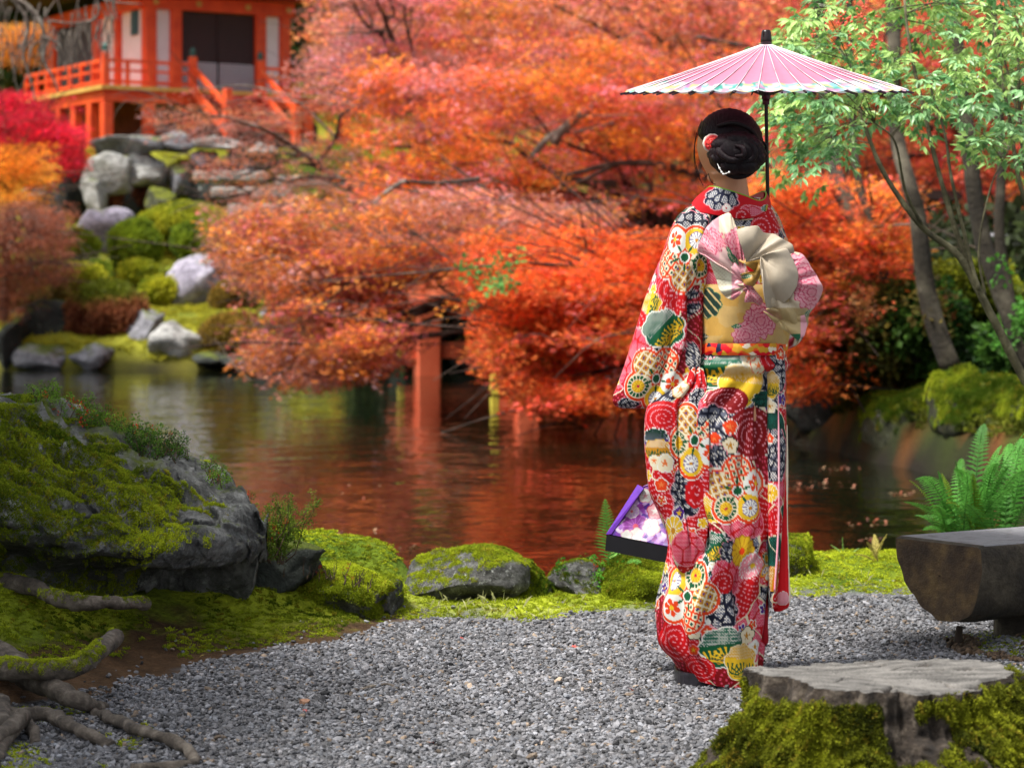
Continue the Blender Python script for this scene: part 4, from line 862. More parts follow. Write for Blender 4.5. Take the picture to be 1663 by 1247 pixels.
    def swirl(s, x, y, r, sy=1., base='red'):
        def fn(k, m, a, b, q, t):
            s.put(k, m, C[base]); w_ = (q*r/10-t/6.283); fr = w_ % 1; s.put(k, m & (np.abs(fr-.5) < .15) & (np.abs((t*q*r/6.5) % 1-.5) < .27), C['lpink'])
        s.cloud(x, y, r, 0, sy, 3, C[base], fn, .03)
    def peony(s, x, y, r, c0='lpink', ln='mag', rot=0):
        k, a, b = s.loc(x, y, r, rot); q = np.hypot(a, b); t = np.arctan2(b, a); 
        for ri, (rad_, n, of) in enumerate(((1., 9, 0), (.74, 7, .5), (.5, 5, .2), (.28, 3, .7))):
            e_ = rad_*(.86+.14*np.abs(np.cos(t*n/2+of*3))+.05*np.sin(t*13+of*5)); s.put(k, q < e_, C[ln]); f = np.clip(q/np.maximum(e_, .01), 0, 1); m = q < e_-.055; s.col[k[m]] = (C[c0]*(f[m, None]**1.5)+(C['pink']*.6+C[c0]*.4)*(1-f[m, None]**1.5)); s.put(k, m & (np.abs((t*n/6.283*2+of) % 1-.5) < .045) & (q > rad_*.62), C[ln])
    def leafm(s, x, y, r, rot, col='green'):
        k, a, b = s.loc(x, y, r, rot); m = np.abs(b) < .38*(1-a*a)*(np.abs(a) < 1); s.put(k, m, C[col]); s.put(k, m & ((np.abs(b) < .03) | (np.abs((a*3.2-np.abs(b)*2) % 1-.5) < .07)), C['lbeige'])

# ---- cloth lofts: rows of (py, left px, right px, depth radius, centre depth)
def loft(name, rows, mat, parent, nback, nfront, nrow, fold=None, ex=.85, seed=0, dref=None, top_tilt=None, hem=None, capends=False, maxcol=True):
    r = spline(rows, nrow); t = np.concatenate([np.linspace(-np.pi/2, np.pi/2, nback), np.linspace(np.pi/2, np.pi*1.5, nfront+2)[1:-1]]); nc = len(t)
    st_, ct = np.sin(t), np.cos(t); sx_ = np.sign(st_)*np.abs(st_)**ex; cy = np.sign(ct)*np.abs(ct)**ex
    V = np.zeros((nrow, nc, 3))
    for j in range(nrow):
        py, xl, xr, b, yc = r[j]; x0 = (xl+xr)/2; hw = (xr-xl)/2; X = (x0+hw*sx_-CX)*yc/FOC; Y = yc-b*cy; V[j, :, 0] = X; V[j, :, 1] = Y; V[j, :, 2] = EYE-(py-HY)*yc/FOC
    if top_tilt is not None: V[:, :, 2] += top_tilt(V, r[:, 0], t)
    f = V.reshape(-1, 3)
    cen = V.mean(1, keepdims=True); dv = V-cen; dv[:, :, 2] = 0; dv /= np.linalg.norm(dv, axis=2, keepdims=True)+1e-9
    if fold is not None: V = V+dv*fold(f, np.repeat(r[:, 0], nc), np.tile(t, nrow)).reshape(nrow, nc, 1)
    if hem is not None: V[:, :, 2] += hem(np.repeat(r[:, 0], nc), V.reshape(-1, 3)).reshape(nrow, nc)
    seg = np.hypot(np.diff(V[:, :, 0], axis=1), np.diff(V[:, :, 1], axis=1)); u = np.concatenate([np.zeros((nrow, 1)), np.cumsum(seg, 1)], 1); mid = nback//2; u = (u-u[:, mid:mid+1])*FOC/6.75+((r[:, 1]+r[:, 2])/2)[:, None]
    v = np.repeat(r[:, 0][:, None], nc, 1); vis = np.zeros((nrow, nc), bool); vis[:, 2:nback-2] = True
    return V.reshape(-1, 3), grid_faces(nrow, nc, True), Paint(V.reshape(-1, 3), u.ravel(), v.ravel(), vis.ravel())
M_KIM = attr_mat('kimono_silk', rough=.6, spec=.22, bump=.0006, bscale=900)
def folds(amp, kx, seed, kz_=1.2, extra=None):
    def f(p, py, t):
        q = np.stack([t*kx, p[:, 2]*kz_, 0*t], 1); r = amp*fbm(q, 1.0, seed, 3)+amp*.35*fbm(q*[2.5, 2.2, 1], 1.0, seed+9, 2)
        if extra is not None: r = r+extra(p, py, t)
        return r
    return f
BIG = lambda P_: None
# trunk and skirt
rows = [(322,1150,1238,.075,6.84),(334,1122,1252,.09,6.84),(348,1106,1262,.10,6.84),(370,1098,1272,.11,6.84),(410,1096,1284,.118,6.845),(450,1104,1288,.12,6.85),(500,1126,1284,.125,6.85),(545,1130,1276,.128,6.85),(575,1128,1274,.145,6.85),(620,1112,1273,.155,6.85),(660,1062,1272,.16,6.85),(720,1052,1272,.165,6.85),(790,1054,1272,.168,6.85),(835,1072,1270,.168,6.85),(880,1086,1262,.165,6.85),(930,1080,1256,.165,6.85),(975,1069,1250,.163,6.85),(1010,1069,1246,.16,6.85),(1045,1076,1241,.155,6.85),(1075,1096,1236,.15,6.85),(1092,1108,1232,.145,6.85)]
def ex_skirt(p, py, t):
    r = 0
    for y0, y1, c0, c1, w_, a in ((700,1000,-.15,.35,.16,-.016),(640,900,-.62,-.35,.14,-.022),(600,860,.55,.75,.10,-.014),(820,1060,.05,-.45,.16,.014),(900,1080,.3,.8,.2,-.014),(930,1060,-.8,-1.1,.25,.012),(860,960,.9,.2,.12,-.010),(560,700,.1,-.1,.12,-.008),(590,1090,.95,1.15,.05,-.02)):
        f = (py-y0)/(y1-y0); c_ = c0+(c1-c0)*f; r = r+1.45*a*np.exp(-((t-c_)/w_)**2)*sstep(-.1, .25, f)*sstep(1.1, .75, f)
    r = r+.012*np.exp(-((py-592)/9)**2)-.008*np.exp(-((py-608)/6)**2)
    r = r-.006*np.abs(np.sin(t*6.5+2.2*np.sin(py/120)+.5*np.sin(py/47)))**6*sstep(620, 700, py)
    return r
hemf = lambda py, V: -sstep(1040, 1092, py)*(.020*np.clip((V[:, 0]-.49)/.12, -1, 1))*1.0
V, F, pt = loft('kimono', rows, M_KIM, per, 270, 50, 440, folds(.016, 2.2, 3, 1.6, ex_skirt), seed=1, hem=hemf)
pt.ground(1)
def paint_body(p):
    p.navy(1128, 352, 46, .3, .6, 5); p.swirl(1238, 372, 24); p.navy(1272, 400, 26, 0, 1.2, 7); p.petalset(1262, 350, 22, .3)
    p.pine(1180, 596, 66, .05, .62); p.navy(1150, 572, 24, 0, .5); p.pine(1205, 625, 46, -.15, .85, 'yellow', 'gold', 'yellow', 'cream'); p.plum(1216, 582, 15, C['cream'], C['white'], C['lor']); p.plum(1232, 594, 14, C['cream'], C['orange'], C['lor']); p.swirl(1250, 578, 24, 1.2)
    p.cloud(1240, 648, 34, -.6, .45, 9, C['cream'], lambda k, m, a, b, q, t: p.dots(k, m, C['dgreen'], C['teal']))
    p.swirl(1222, 705, 54, .9, 'dred'); p.swirl(1180, 650, 40, .6, 'dred'); p.navy(1158, 690, 34, .4, 1.1, 11); p.plum(1186, 693, 13, C['orange'], C['white'], C['lor']); p.plum(1160, 712, 11, C['orange'], C['white'], C['lor']); p.plum(1186, 724, 15, C['cream'], C['dgreen'], C['gold']); p.navy(1165, 740, 18, 0, 1.2, 2)
    p.swirl(1078, 690, 42, .7); p.cloud(1062, 712, 24, -.5, .6, 7, C['white'], lambda k, m, a, b, q, t: p.dots(k, m, C['dgreen'], C['grey']*.5)); p.pine(1066, 730, 26, 0, .7, 'gold', 'gold', 'green', 'yellow'); p.plum(1078, 752, 15, C['cream'], C['white'], C['lor'])
    p.pinkz(1208, 850, 44, .7, 3); p.swirl(1215, 655+160, 30); p.pine(1160, 825, 26, .2, 1., 'yellow', 'yellow', 'green', 'cream')
    p.pinkz(1110, 890, 46, 1.0, 9); p.pinkz(1190, 930, 44, 1.0, 13); p.pine(1160, 888, 30, .5, .9, 'green', 'teal', 'yellow', 'white'); p.navy(1186, 895, 22, .3, .9, 4)
    p.chrys(1205, 895, 22, C['yellow'], C['gold'], C['orange'], 12, .4, 1.2); p.chrys(1222, 918, 22, C['lpink'], C['white'], C['yellow'], 18); p.navy(1232, 950, 20, 0, 1.4, 8)
    p.navy(1122, 790, 30, .3, 1.3, 14); p.chrys(1094, 866, 17, C['yellow'], C['white'], C['gold'], 11, .3, 1.4); p.plum(1098, 835, 12, C['purple'], C['white'], C['yellow'])
    p.navy(1174, 985, 42, .1, .95, 16); p.swirl(1175, 945, 26, .8); p.chrys(1118, 836, 8, C['lpink'], C['white'], C['yellow'], 9)
    p.swirl(1094, 1040, 42, 1.0, 'red'); p.plum(1128, 1026, 14, C['cream'], C['dgreen'], C['gold']); p.plum(1148, 1026, 12, C['orange'], C['lpink'], C['cream']); p.chrys(1150, 1010, 5, C['white'], C['white'], C['white'])
    p.pine(1178, 1050, 50, .15, .7); p.plum(1212, 1032, 16, C['cream'], C['dgreen'], C['gold']); p.plum(1226, 1050, 13, C['white'], C['lpink'], C['gold']); p.pine(1208, 1074, 38, -.1, .75, 'yellow', 'gold', 'green', 'cream'); p.swirl(1135, 1085, 34, .6, 'red'); p.plum(1126, 1055, 10, C['orange'], C['lpink'], C['yellow'])
    p.petalset(1198, 797, 54, .35, 2); p.petalset(1116, 968, 56, 1.2, 0); p.petalset(1245, 915, 26, 0, 3)
paint_body(pt)
kim = obj('kimono', V, F, M_KIM, per, col=np.clip(pt.col, 0, .85)**1.28*.80)
# collar standing off the nape
def ring3(pts, n): return spline(pts+[pts[0]], n)
NCOL = 240
top = ring3([P(1146,309,6.80),P(1156,304,6.76),P(1180,309,6.725),P(1208,318,6.72),(P(1232,327,6.75)),P(1243,322,6.80),P(1240,312,6.88),P(1205,325,6.97),P(1165,322,6.95)], NCOL)
bot = ring3([P(1124,331,6.80),P(1132,343,6.765),P(1165,350,6.735),P(1205,355,6.73),(P(1238,350,6.76)),P(1250,340,6.81),P(1246,340,6.92),P(1205,380,6.99),P(1150,360,6.97)], NCOL)
f_ = np.linspace(0, 1, 40)[:, None, None]; CV = top*(1-f_)+bot*f_; nrm = (CV-CV.mean(1, keepdims=True)); nrm[:, :, 2] = 0; nrm /= np.linalg.norm(nrm, axis=2, keepdims=True)+1e-9; CV = CV+nrm*(.003*np.sin(f_*np.pi))
cf = CV.reshape(-1, 3); uu = np.tile(np.concatenate([[0], np.cumsum(np.linalg.norm(np.diff(bot, axis=0), axis=1))])*FOC/6.75, 40); vv = 310+np.repeat(np.linspace(0, 1, 40), NCOL)*45; vis = cf[:, 1] < 6.80
pc = Paint(cf, uu, vv, vis); pc.ground(4, 50); kk = np.arange(len(uu)); pc.put(kk, kk >= 0, C['red']); pc.navy(1172, 322, 38, .25, .62, 3); pc.chrys(1180, 338, 8, C['white'], C['lpink'], C['red'], 10); pc.pinkz(1222, 342, 28, .5, 6, .4); pc.pine(1242, 338, 14, 1.2, .8); pc.swirl(1205, 350, 14)
obj('collar', cf, grid_faces(40, NCOL), M_KIM, per, col=pc.col*.8, solid=.005)
mb = MB().tube(top+[0, .004, .0015], .0022, 6, False); mb.obj('collar_piping', surf('piping_green', hx('6fae1c'), hx('8cc63a'), 20, .6), per, True)
inn = top*.93+top.mean(0)*.07+[0, .012, 0]; inb = inn*.9+inn.mean(0)*.1-[0, 0, .05]; obj('under_collar', np.vstack([inn, inb]), grid_faces(2, NCOL), surf('inner_red', hx('a5121a'), hx('c41a22'), 20, .6), per, solid=.002)

# left sleeve, upper swing and the long tail below it
def ex_sl(p, py, t):
    r = 0
    for y0, y1, c0, c1, w_, a in ((360,520,.6,.9,.22,-.012),(430,560,.3,.9,.2,-.016),(470,640,.9,.5,.18,-.02),(520,660,.2,-.1,.2,-.012),(560,660,.9,.95,.15,.012)):
        f = (py-y0)/(y1-y0); c_ = c0+(c1-c0)*f; r = r+1.45*a*np.exp(-((t-c_)/w_)**2)*sstep(-.1, .25, f)*sstep(1.1, .75, f)
    return r
rows = [(333,1124,1150,.02,6.81),(340,1112,1158,.035,6.80),(352,1099,1162,.05,6.79),(375,1088,1160,.06,6.785),(410,1077,1154,.065,6.78),(450,1062,1148,.065,6.775),(500,1045,1141,.06,6.77),(545,1031,1140,.055,6.765),(590,1017,1136,.05,6.76),(625,1005,1128,.046,6.76),(645,998,1112,.04,6.76),(657,1000,1092,.03,6.76),(663,1010,1076,.012,6.76)]
V, F, ps = loft('sleeve', rows, M_KIM, per, 190, 40, 230, folds(.010, 1.8, 21, 2.0, ex_sl), seed=2)
ps.ground(7, 58); ps.navy(1120, 362, 36, .4, .62, 5); ps.swirl(1085, 412, 26, 1.6); ps.swirl(1088, 470, 28, .9); ps.navy(1118, 478, 24, 0, .45, 4); ps.swirl(1108, 492, 26, .6); ps.petalset(1112, 418, 50, .9, 1, 1.1); ps.pine(1056, 492, 26, 1.4, .75, 'yellow', 'gold', 'green', 'cream'); ps.navy(1118, 503, 20, 0, .7, 6)
ps.pinkz(1028, 582, 44, 1.3, 8); ps.pinkz(1110, 545, 24, 1., 9); ps.pine(1078, 535, 42, .9, .85); ps.navy(1127, 580, 16, 0, 1.8, 3); ps.chrys(1112, 562, 8, C['lpink'], C['white'], C['red'], 9); ps.navy(1020, 655, 22, .2, .5, 9); ps.petalset(1066, 615, 52, 1.0, 3)
ps.cloud(1112, 640, 14, 0, 1.3, 6, C['white'], lambda k, m, a, b, q, t: ps.put(k, m, C['cream']))
sl = obj('sleeve', V, F, M_KIM, per, col=np.clip(ps.col, 0, .85)**1.28*.80)
def ex_tail(p, py, t):
    r = 0
    for y0, y1, c0, c1, w_, a in ((600,900,.1,.35,.18,-.02),(640,860,-.35,-.1,.2,-.015),(600,940,.85,.9,.12,.012)):
        f = (py-y0)/(y1-y0); c_ = c0+(c1-c0)*f; r = r+1.45*a*np.exp(-((t-c_)/w_)**2)*sstep(-.1, .25, f)*sstep(1.1, .75, f)
    return r
rows = [(596,1118,1142,.02,6.74),(620,1108,1146,.03,6.735),(650,1062,1148,.035,6.73),(668,1050,1149,.038,6.725),(710,1047,1150,.04,6.72),(760,1050,1150,.04,6.72),(800,1056,1149,.038,6.72),(840,1076,1146,.034,6.72),(880,1088,1142,.028,6.72),(915,1096,1138,.02,6.725),(930,1108,1134,.01,6.73)]
V, F, pb = loft('sleeve', rows, M_KIM, per, 150, 26, 220, folds(.006, 1.8, 31, 1.8, ex_tail), seed=3)
pb.ground(9, 55); pb.plum(1105, 632, 16, C['cream'], C['gold'], C['lor']); pb.swirl(1076, 678, 40, .75); pb.navy(1132, 650, 18, .7, 1.3, 5); pb.cloud(1064, 708, 24, -.5, .6, 7, C['white'], lambda k, m, a, b, q, t: pb.dots(k, m, C['dgreen'], C['grey']*.5)); pb.pine(1068, 730, 27, 0, .7, 'gold', 'gold', 'green', 'yellow'); pb.plum(1080, 752, 16, C['cream'], C['white'], C['lor']); pb.plum(1062, 748, 10, C['cream'], C['white'], C['lor'])
pb.navy(1112, 800, 38, .3, 1.3, 14); pb.plum(1074, 787, 12, C['orange'], C['white'], C['lor']); pb.plum(1103, 833, 12, C['purple'], C['white'], C['yellow']); pb.chrys(1093, 862, 18, C['yellow'], C['white'], C['gold'], 11, .3, 1.5); pb.swirl(1130, 800, 20, 1.4); pb.pinkz(1118, 890, 34, 1., 5); pb.petalset(1128, 715, 48, .75, 3, 1.25)
obj('sleeve', V, F, M_KIM, per, col=np.clip(pb.col, 0, .85)**1.28*.80)
# right sleeve hanging edge-on, its red lining open to us
rows = [(560,1238,1272,.03,6.76),(600,1240,1276,.04,6.76),(650,1241,1276,.05,6.76),(700,1242,1277,.05,6.76),(760,1243,1276,.05,6.76),(820,1243,1272,.05,6.76),(880,1244,1268,.05,6.76),(930,1246,1264,.05,6.76),(965,1247,1262,.045,6.76),(985,1249,1262,.03,6.76)]
V, F, pr = loft('sleeve', rows, M_KIM, per, 70, 20, 210, folds(.004, 1.5, 41, 2.2), seed=4)
pr.ground(13, 42); pr.navy(1262, 600, 26, 0, 1.6, 3); pr.plum(1268, 575, 11, C['orange'], C['white'], C['cream']); pr.pine(1252, 625, 16, 0, 1.6, 'yellow', 'gold', 'green', 'cream'); pr.plum(1250, 660, 12, C['cream'], C['white'], C['gold']); pr.navy(1258, 740, 28, 0, 1.9, 6); pr.plum(1250, 712, 9, C['orange'], C['white'], C['cream']); pr.chrys(1250, 800, 16, C['yellow'], C['white'], C['gold'], 12); pr.pine(1256, 940, 14, 1.2, 2., 'gold', 'gold', 'orange', 'orange')
obj('sleeve', V, F, M_KIM, per, col=np.clip(pr.col, 0, .85)**1.28*.80)
for s_, pth, rd in ((1, [SH(1)+[-.03, .02, .0], SH(1)+[.018, .02, -.13], SH(1)+[.025, .045, -.24], we+[0, -.07, -.035], we+[.0, -.02, -.03]], [.05, .045, .058, .060, .058]), (-1, [SH(-1)+[.03, .03, .0], SH(-1)+[.0, .03, -.16], SH(-1)+[-.0, .05, -.29], wl+[0, 0, .04]], [.05, .05, .055, .05])):
    q = spline(np.hstack([np.array(pth), np.array(rd)[:, None]]), 50); V, F = tube_geo(q[:, :3], q[:, 3], 40, False); V = V+(fbm(V, 14, 3)*.006)[:, None]
    uu_ = np.tile(np.arange(40)*5.5, 50); vv_ = np.repeat(np.arange(50)*5.0, 40); pz = Paint(V, uu_, vv_, np.ones(len(V), bool)); pz.ground(23, 50); obj('sleeve', V, F, M_KIM, per, col=np.clip(pz.col, 0, .85)**1.28*.80, solid=.002)
rows = [(690,1266,1278,.02,6.80),(760,1266,1279,.03,6.80),(840,1262,1279,.035,6.80),(900,1258,1281,.04,6.80),(950,1255,1283,.04,6.80),(972,1254,1284,.035,6.80),(985,1256,1280,.02,6.80),(992,1258,1268,.008,6.80)]
V, F, pl_ = loft('sleeve_lining', rows, M_KIM, per, 50, 14, 120, folds(.004, 1.5, 43, 2.2), seed=4); k = np.arange(len(pl_.u)); pl_.put(k, k >= 0, C['bred']); pl_.put(k, (pl_.px > np.interp(pl_.py, [690, 800, 992], [1274, 1277, 1282])), C['cream'])
pl_.cloud(1272, 972, 13, .5, 1., 3, C['white'], lambda kk_, m, a, b, q, t: pl_.put(kk_, m, C['lpink'])); obj('sleeve_lining', V, F, M_KIM, per, col=pl_.col)
V, F = tube_geo(spline([P(1264,640,6.71),P(1265,760,6.705),P(1264,860,6.705),P(1258,960,6.71)], 60), np.interp(np.linspace(0, 1, 60), [0, .2, 1], [.001, .003, .003]), 6); obj('sleeve_edge', V, F, surf('edge_pink', hx('e88a9c'), hx('f3b5bf'), 40, .6), per)
rows = [(930,1236,1248,.02,6.80),(975,1234,1248,.03,6.80),(1015,1232,1247,.03,6.80),(1040,1232,1248,.02,6.80),(1048,1234,1244,.006,6.80)]
V, F, ph = loft('hem_lining', rows, M_KIM, per, 30, 10, 50, None); k = np.arange(len(ph.u)); ph.put(k, k >= 0, C['dred']); obj('hem_lining', V, F, M_KIM, per, col=ph.col)

# ---- obi band
M_OBI = attr_mat('obi_brocade', rough=.42, spec=.5, bump=.0008, bscale=700, sheen=.1, vary=.08)
rows = [(462,1124,1290,.140,6.845),(476,1124,1290,.148,6.845),(500,1126,1288,.152,6.845),(525,1127,1284,.153,6.845),(548,1128,1280,.152,6.845),(558,1128,1278,.146,6.845)]
V, F, po = loft('obi', rows, M_OBI, per, 200, 40, 90, folds(.004, 2.5, 51, 8.0)); k = np.arange(len(po.u)); po.put(k, k >= 0, C['gold']*.75+C['beige']*.25)
d1, d2, i_, _, _ = vor(po.u, po.v, 34, 3, .5); po.put(k, i_ < .45, C['beige']*.6+C['gold']*.4)
def fan(kk_, m, a, b, q, t): po.put(kk_, m, C['dgreen']*.55); po.put(kk_, m & (np.abs((a*2.2+b*1.2) % 1-.5) < .13), C['beige'])
po.cloud(1147, 492, 34, .2, .8, 9, C['green'], fan); po.leafm(1140, 548, 20, .1, 'dgreen'); po.peony(1236, 521, 30); po.peony(1212, 545, 24, 'lpink', 'mag', 1.); po.leafm(1196, 530, 9, 0.1); po.leafm(1262, 500, 9, 0.6)
obj('obi', V, F, M_OBI, per, col=np.clip(po.col, 0, .8)*.8)
rows = [(556,1128,1278,.150,6.845),(562,1127,1278,.154,6.845),(569,1127,1277,.154,6.845),(575,1128,1276,.150,6.845)]
V, F, pa = loft('under_sash', rows, M_KIM, per, 150, 30, 24, folds(.005, 6, 55, 12)); k = np.arange(len(pa.u)); pa.put(k, k >= 0, C['red']); d1, d2, i_, _, _ = vor(pa.u, pa.v, 9, 6, .8); pa.put(k, i_ < .3, C['orange']); pa.put(k, i_ > .85, C['cream']); pa.put(k, (i_ > .4) & (i_ < .6), C['gold']); pa.put(k, (i_ > .6) & (i_ < .72), C['navy']); obj('under_sash', V, F, M_KIM, per, col=pa.col)
# ---- obi bow: folded cloths fanning from a knot
def fan_cloth(name, K, out, d0, bulge, pleat, npl, base, deco, seed, dK=None, nr=46, na=200, curl=.0):
    K3 = np.array([K[0], K[1], 0.]); o = np.array(out, float)
    if o.shape[1] == 2: o = np.hstack([o, np.zeros((len(o), 1))])
    q = np.vstack([o]); 
    qs = []
    for a, b in zip(q[:-1], q[1:]): qs.append(a+(b-a)*np.linspace(0, 1, 12, endpoint=False)[:, None])
    q = np.vstack(qs+[q[-1:]]); cs = np.concatenate([[0], np.cumsum(np.linalg.norm(np.diff(q[:, :2], axis=0), axis=1))]); s_ = np.linspace(0, cs[-1], na); q = np.stack([np.interp(s_, cs, q[:, i]) for i in range(3)], 1)
    ker = np.ones(9)/9; qq = np.stack([np.convolve(np.pad(q[:, i], 4, 'edge'), ker, 'valid') for i in range(3)], 1); qq[0] = q[0]; qq[-1] = q[-1]; q = qq
    r = np.linspace(0.0, 1, nr)[:, None]; w = np.linspace(0, 1, na)[None, :]
    px = K[0]+(q[None, :, 0]-K[0])*r; py = K[1]+(q[None, :, 1]-K[1])*r
    ph = 2*np.pi*(w*npl)+.8*np.sin(w*9+seed)+seed; pl = pleat*(r**.6)*(np.abs(np.sin(ph/2))*2-1 + .4*np.sin(ph*1.7+1))
    edge = curl*r**4
    d = d0+(0 if dK is None else (dK-d0)*(1-r)**2) - bulge*np.sin(np.pi*np.clip(r*.82+.06, 0, 1)) - pl*(.35+.65*r) + q[None, :, 2]*r + edge
    px = px+ (pl*900)*r*.0; V = np.stack([(px-CX)*d/FOC, d, EYE-(py-HY)*d/FOC], -1).reshape(-1, 3)
    V += np.stack([fbm(V, 22, seed, 2)*.002]*3, 1)
    p = Paint(V, px.ravel(), py.ravel(), np.ones(px.size, bool)); k = np.arange(px.size); p.put(k, k >= 0, base); 
    if deco: deco(p, k)
    return obj(name, V, grid_faces(nr, na), M_OBI, per, col=np.clip(p.col, 0, .8)*.8, solid=.0022)
def dL(p, k):
    p.put(k, p.py > 395, C['lpink']*.6+C['cream']*.4); p.put(k, (p.px < 1168) & (p.py < 425), C['lpink']); p.peony(1156, 392, 22); p.peony(1196, 392, 22, 'lpink', 'mag', 1); p.peony(1200, 415, 18); p.leafm(1190, 420, 15, -.9); p.leafm(1184, 408, 10, -1.1); p.put(k, (p.px > 1168) & (p.px < 1186) & (p.py < 378), C['cream'])
def dR(p, k):
    p.put(k, p.py > 500, C['beige']*.8); p.put(k, (p.px > 1300) & (p.py > 425) & (p.py < 500), C['lpink']); p.peony(1302, 442, 32); p.peony(1318, 475, 30, 'lpink', 'mag', 2); p.leafm(1312, 508, 10, .8); p.put(k, p.px > 1326, C['lpink'])
fan_cloth('obi_bow_puff', (1262,462), [(1262,405),(1282,408),(1303,412),(1312,425),(1318,437),(1328,450),(1337,468),(1332,482),(1325,496),(1313,510),(1312,530),(1296,542),(1284,532),(1263,518),(1246,504)], 6.66, .09, .010, 5, C['lbeige'], dR, 3)
fan_cloth('obi_bow_end', (1268,520), [(1240,505),(1262,528),(1280,540),(1294,552),(1306,546),(1311,528),(1306,512)], 6.60, .012, .008, 3, C['beige']*.85, lambda p, k: (p.put(k, p.py > 542, C['green']), p.put(k, p.px > 1300, C['lpink'])), 9)
fan_cloth('obi_bow_loop', (1210,459), [(1160,422),(1132,409),(1137,392),(1148,368),(1163,355),(1172,350),(1184,345),(1192,358),(1197,374),(1206,395),(1212,418),(1206,440)], 6.66, .055, .010, 5, C['lbeige'], dL, 1)
fan_cloth('obi_bow_tail', (1214,462), [(1207,423),(1186,420),(1152,422),(1158,440),(1164,455),(1168,470),(1178,481),(1186,474),(1184,462),(1190,452)], 6.64, .03, .006, 4, C['cream'], lambda p, k: (p.put(k, (p.px > 1188), C['lpink']), p.dots(k, (p.px < 1180) & (p.py < 470) & (p.py > 428), C['cream'], C['lbeige'], 6)), 5)
fan_cloth('obi_bow_fold', (1226,440), [(1198,424),(1206,420),(1222,416),(1236,418),(1238,436),(1233,450),(1224,465),(1210,462),(1200,445)], 6.62, .02, .006, 3, C['gold']*.65+C['beige']*.2, lambda p, k: (p.leafm(1206, 437, 10, 1.2), p.leafm(1212, 449, 10, .1)), 7)
fan_cloth('obi_bow_fan', (1212,425), [(1195,374),(1212,368),(1231,366),(1240,378),(1258,380),(1275,390),(1287,398),(1290,412),(1270,406),(1250,412),(1234,418)], 6.60, .03, .018, 2.1, C['silver'], None, 2)
fan_cloth('obi_bow_fan', (1236,416), [(1250,410),(1277,403),(1284,414),(1291,428),(1296,445),(1294,465),(1284,482),(1272,493),(1258,498),(1245,502),(1241,480),(1238,455),(1235,432)], 6.585, .05, .020, 1.9, C['silver']*1.08, None, 6)
fan_cloth('obi_bow_fold', (1258,498), [(1244,502),(1268,508),(1286,520),(1290,505),(1298,488),(1292,470),(1284,484),(1270,494)], 6.60, .02, .008, 3, C['beige']*.8+C['silver']*.2, None, 8)
fan_cloth('obi_bow_knot', (1214,466), [(1184,470),(1176,482),(1190,488),(1200,480),(1206,470),(1212,478),(1208,492),(1222,490),(1234,497),(1240,488),(1228,474),(1222,464),(1206,458),(1190,462)], 6.625, .015, .006, 6, C['lbeige'], lambda p, k: (p.put(k, p.px > 1207, C['lpink']*.7), p.dots(k, p.px > 1207, C['lpink']*.7, C['mag'], 6, .2), p.leafm(1187, 466, 8, -.5), p.peony(1196, 480, 9)), 4)
# sandals and white socks
M_SOLE = surf('sandal_black', hx('141216'), hx('26232a'), 40, .4)
for i, (x0, x1, dd) in enumerate(((1096, 1160, 6.80), (1146, 1212, 6.82))):
    c = np.array(P((x0+x1)/2, 1100, 6.82)); L = 24; q = []; a = np.linspace(0, 6.283, L, endpoint=False); hw = (x1-x0)/2*6.82/FOC
    X = c[0]+hw*np.sign(np.cos(a))*np.abs(np.cos(a))**.6; Y = 6.86+.115*np.sin(a)*(1-.0*np.cos(a)) - .02
    q = [np.stack([c[0]+(X-c[0])*s, Y, 0*X+z], 1) for z, s in ((0.0, .92), (.008, .98), (.034, 1.0), (.04, .97))]; V = np.vstack(q); F = [tuple(range(L-1, -1, -1)), tuple(range(3*L, 4*L))]+grid_faces(4, L, True).tolist()
    obj('sandal', V, F, M_SOLE, per, smooth=False)
    V_, F_ = ICO[3]; obj('sock', V_*[hw*.92, .10, .035]+[c[0], 6.855, .068], F_, surf('sock_white', (.75, .75, .74), (.82, .82, .8), 20), per)

# ================================================================ bag held in her left hand
bag = thing('handbag', 'purple floral drawstring bag with a glossy black base beside the kimono', 'bag', P(1050, 890, 6.95))
d = 6.93
def quadpatch(name, A_, B_, C_, D_, mat, parent, deco=None, nu=70, nv=70, bulge=0, solid=.003):
    A_, B_, C_, D_ = [np.array(x, float) for x in (A_, B_, C_, D_)]; u = np.linspace(0, 1, nu)[None, :, None]; v = np.linspace(0, 1, nv)[:, None, None]
    V = (A_*(1-u)+B_*u)*(1-v)+(D_*(1-u)+C_*u)*v; n = np.cross(B_-A_, D_-A_); n /= np.linalg.norm(n); V = V+n*bulge*np.sin(np.pi*u)*np.sin(np.pi*np.clip(v, 0, 1)); V = V.reshape(-1, 3); V += n*(fbm(V, 16, 4, 3)[:, None]*bulge*.5)
    p = Paint(V, CX+V[:, 0]/V[:, 1]*FOC, HY-(V[:, 2]-EYE)/V[:, 1]*FOC, np.ones(len(V), bool)); k = np.arange(len(V)); p.put(k, k >= 0, hx('7a1fb0')); 
    if deco: deco(p, k)
    return obj(name, V, grid_faces(nv, nu), mat, parent, col=np.clip(p.col, 0, .85)*.5, solid=solid)
M_BAG = attr_mat('bag_silk', rough=.45, spec=.4, vary=.15)
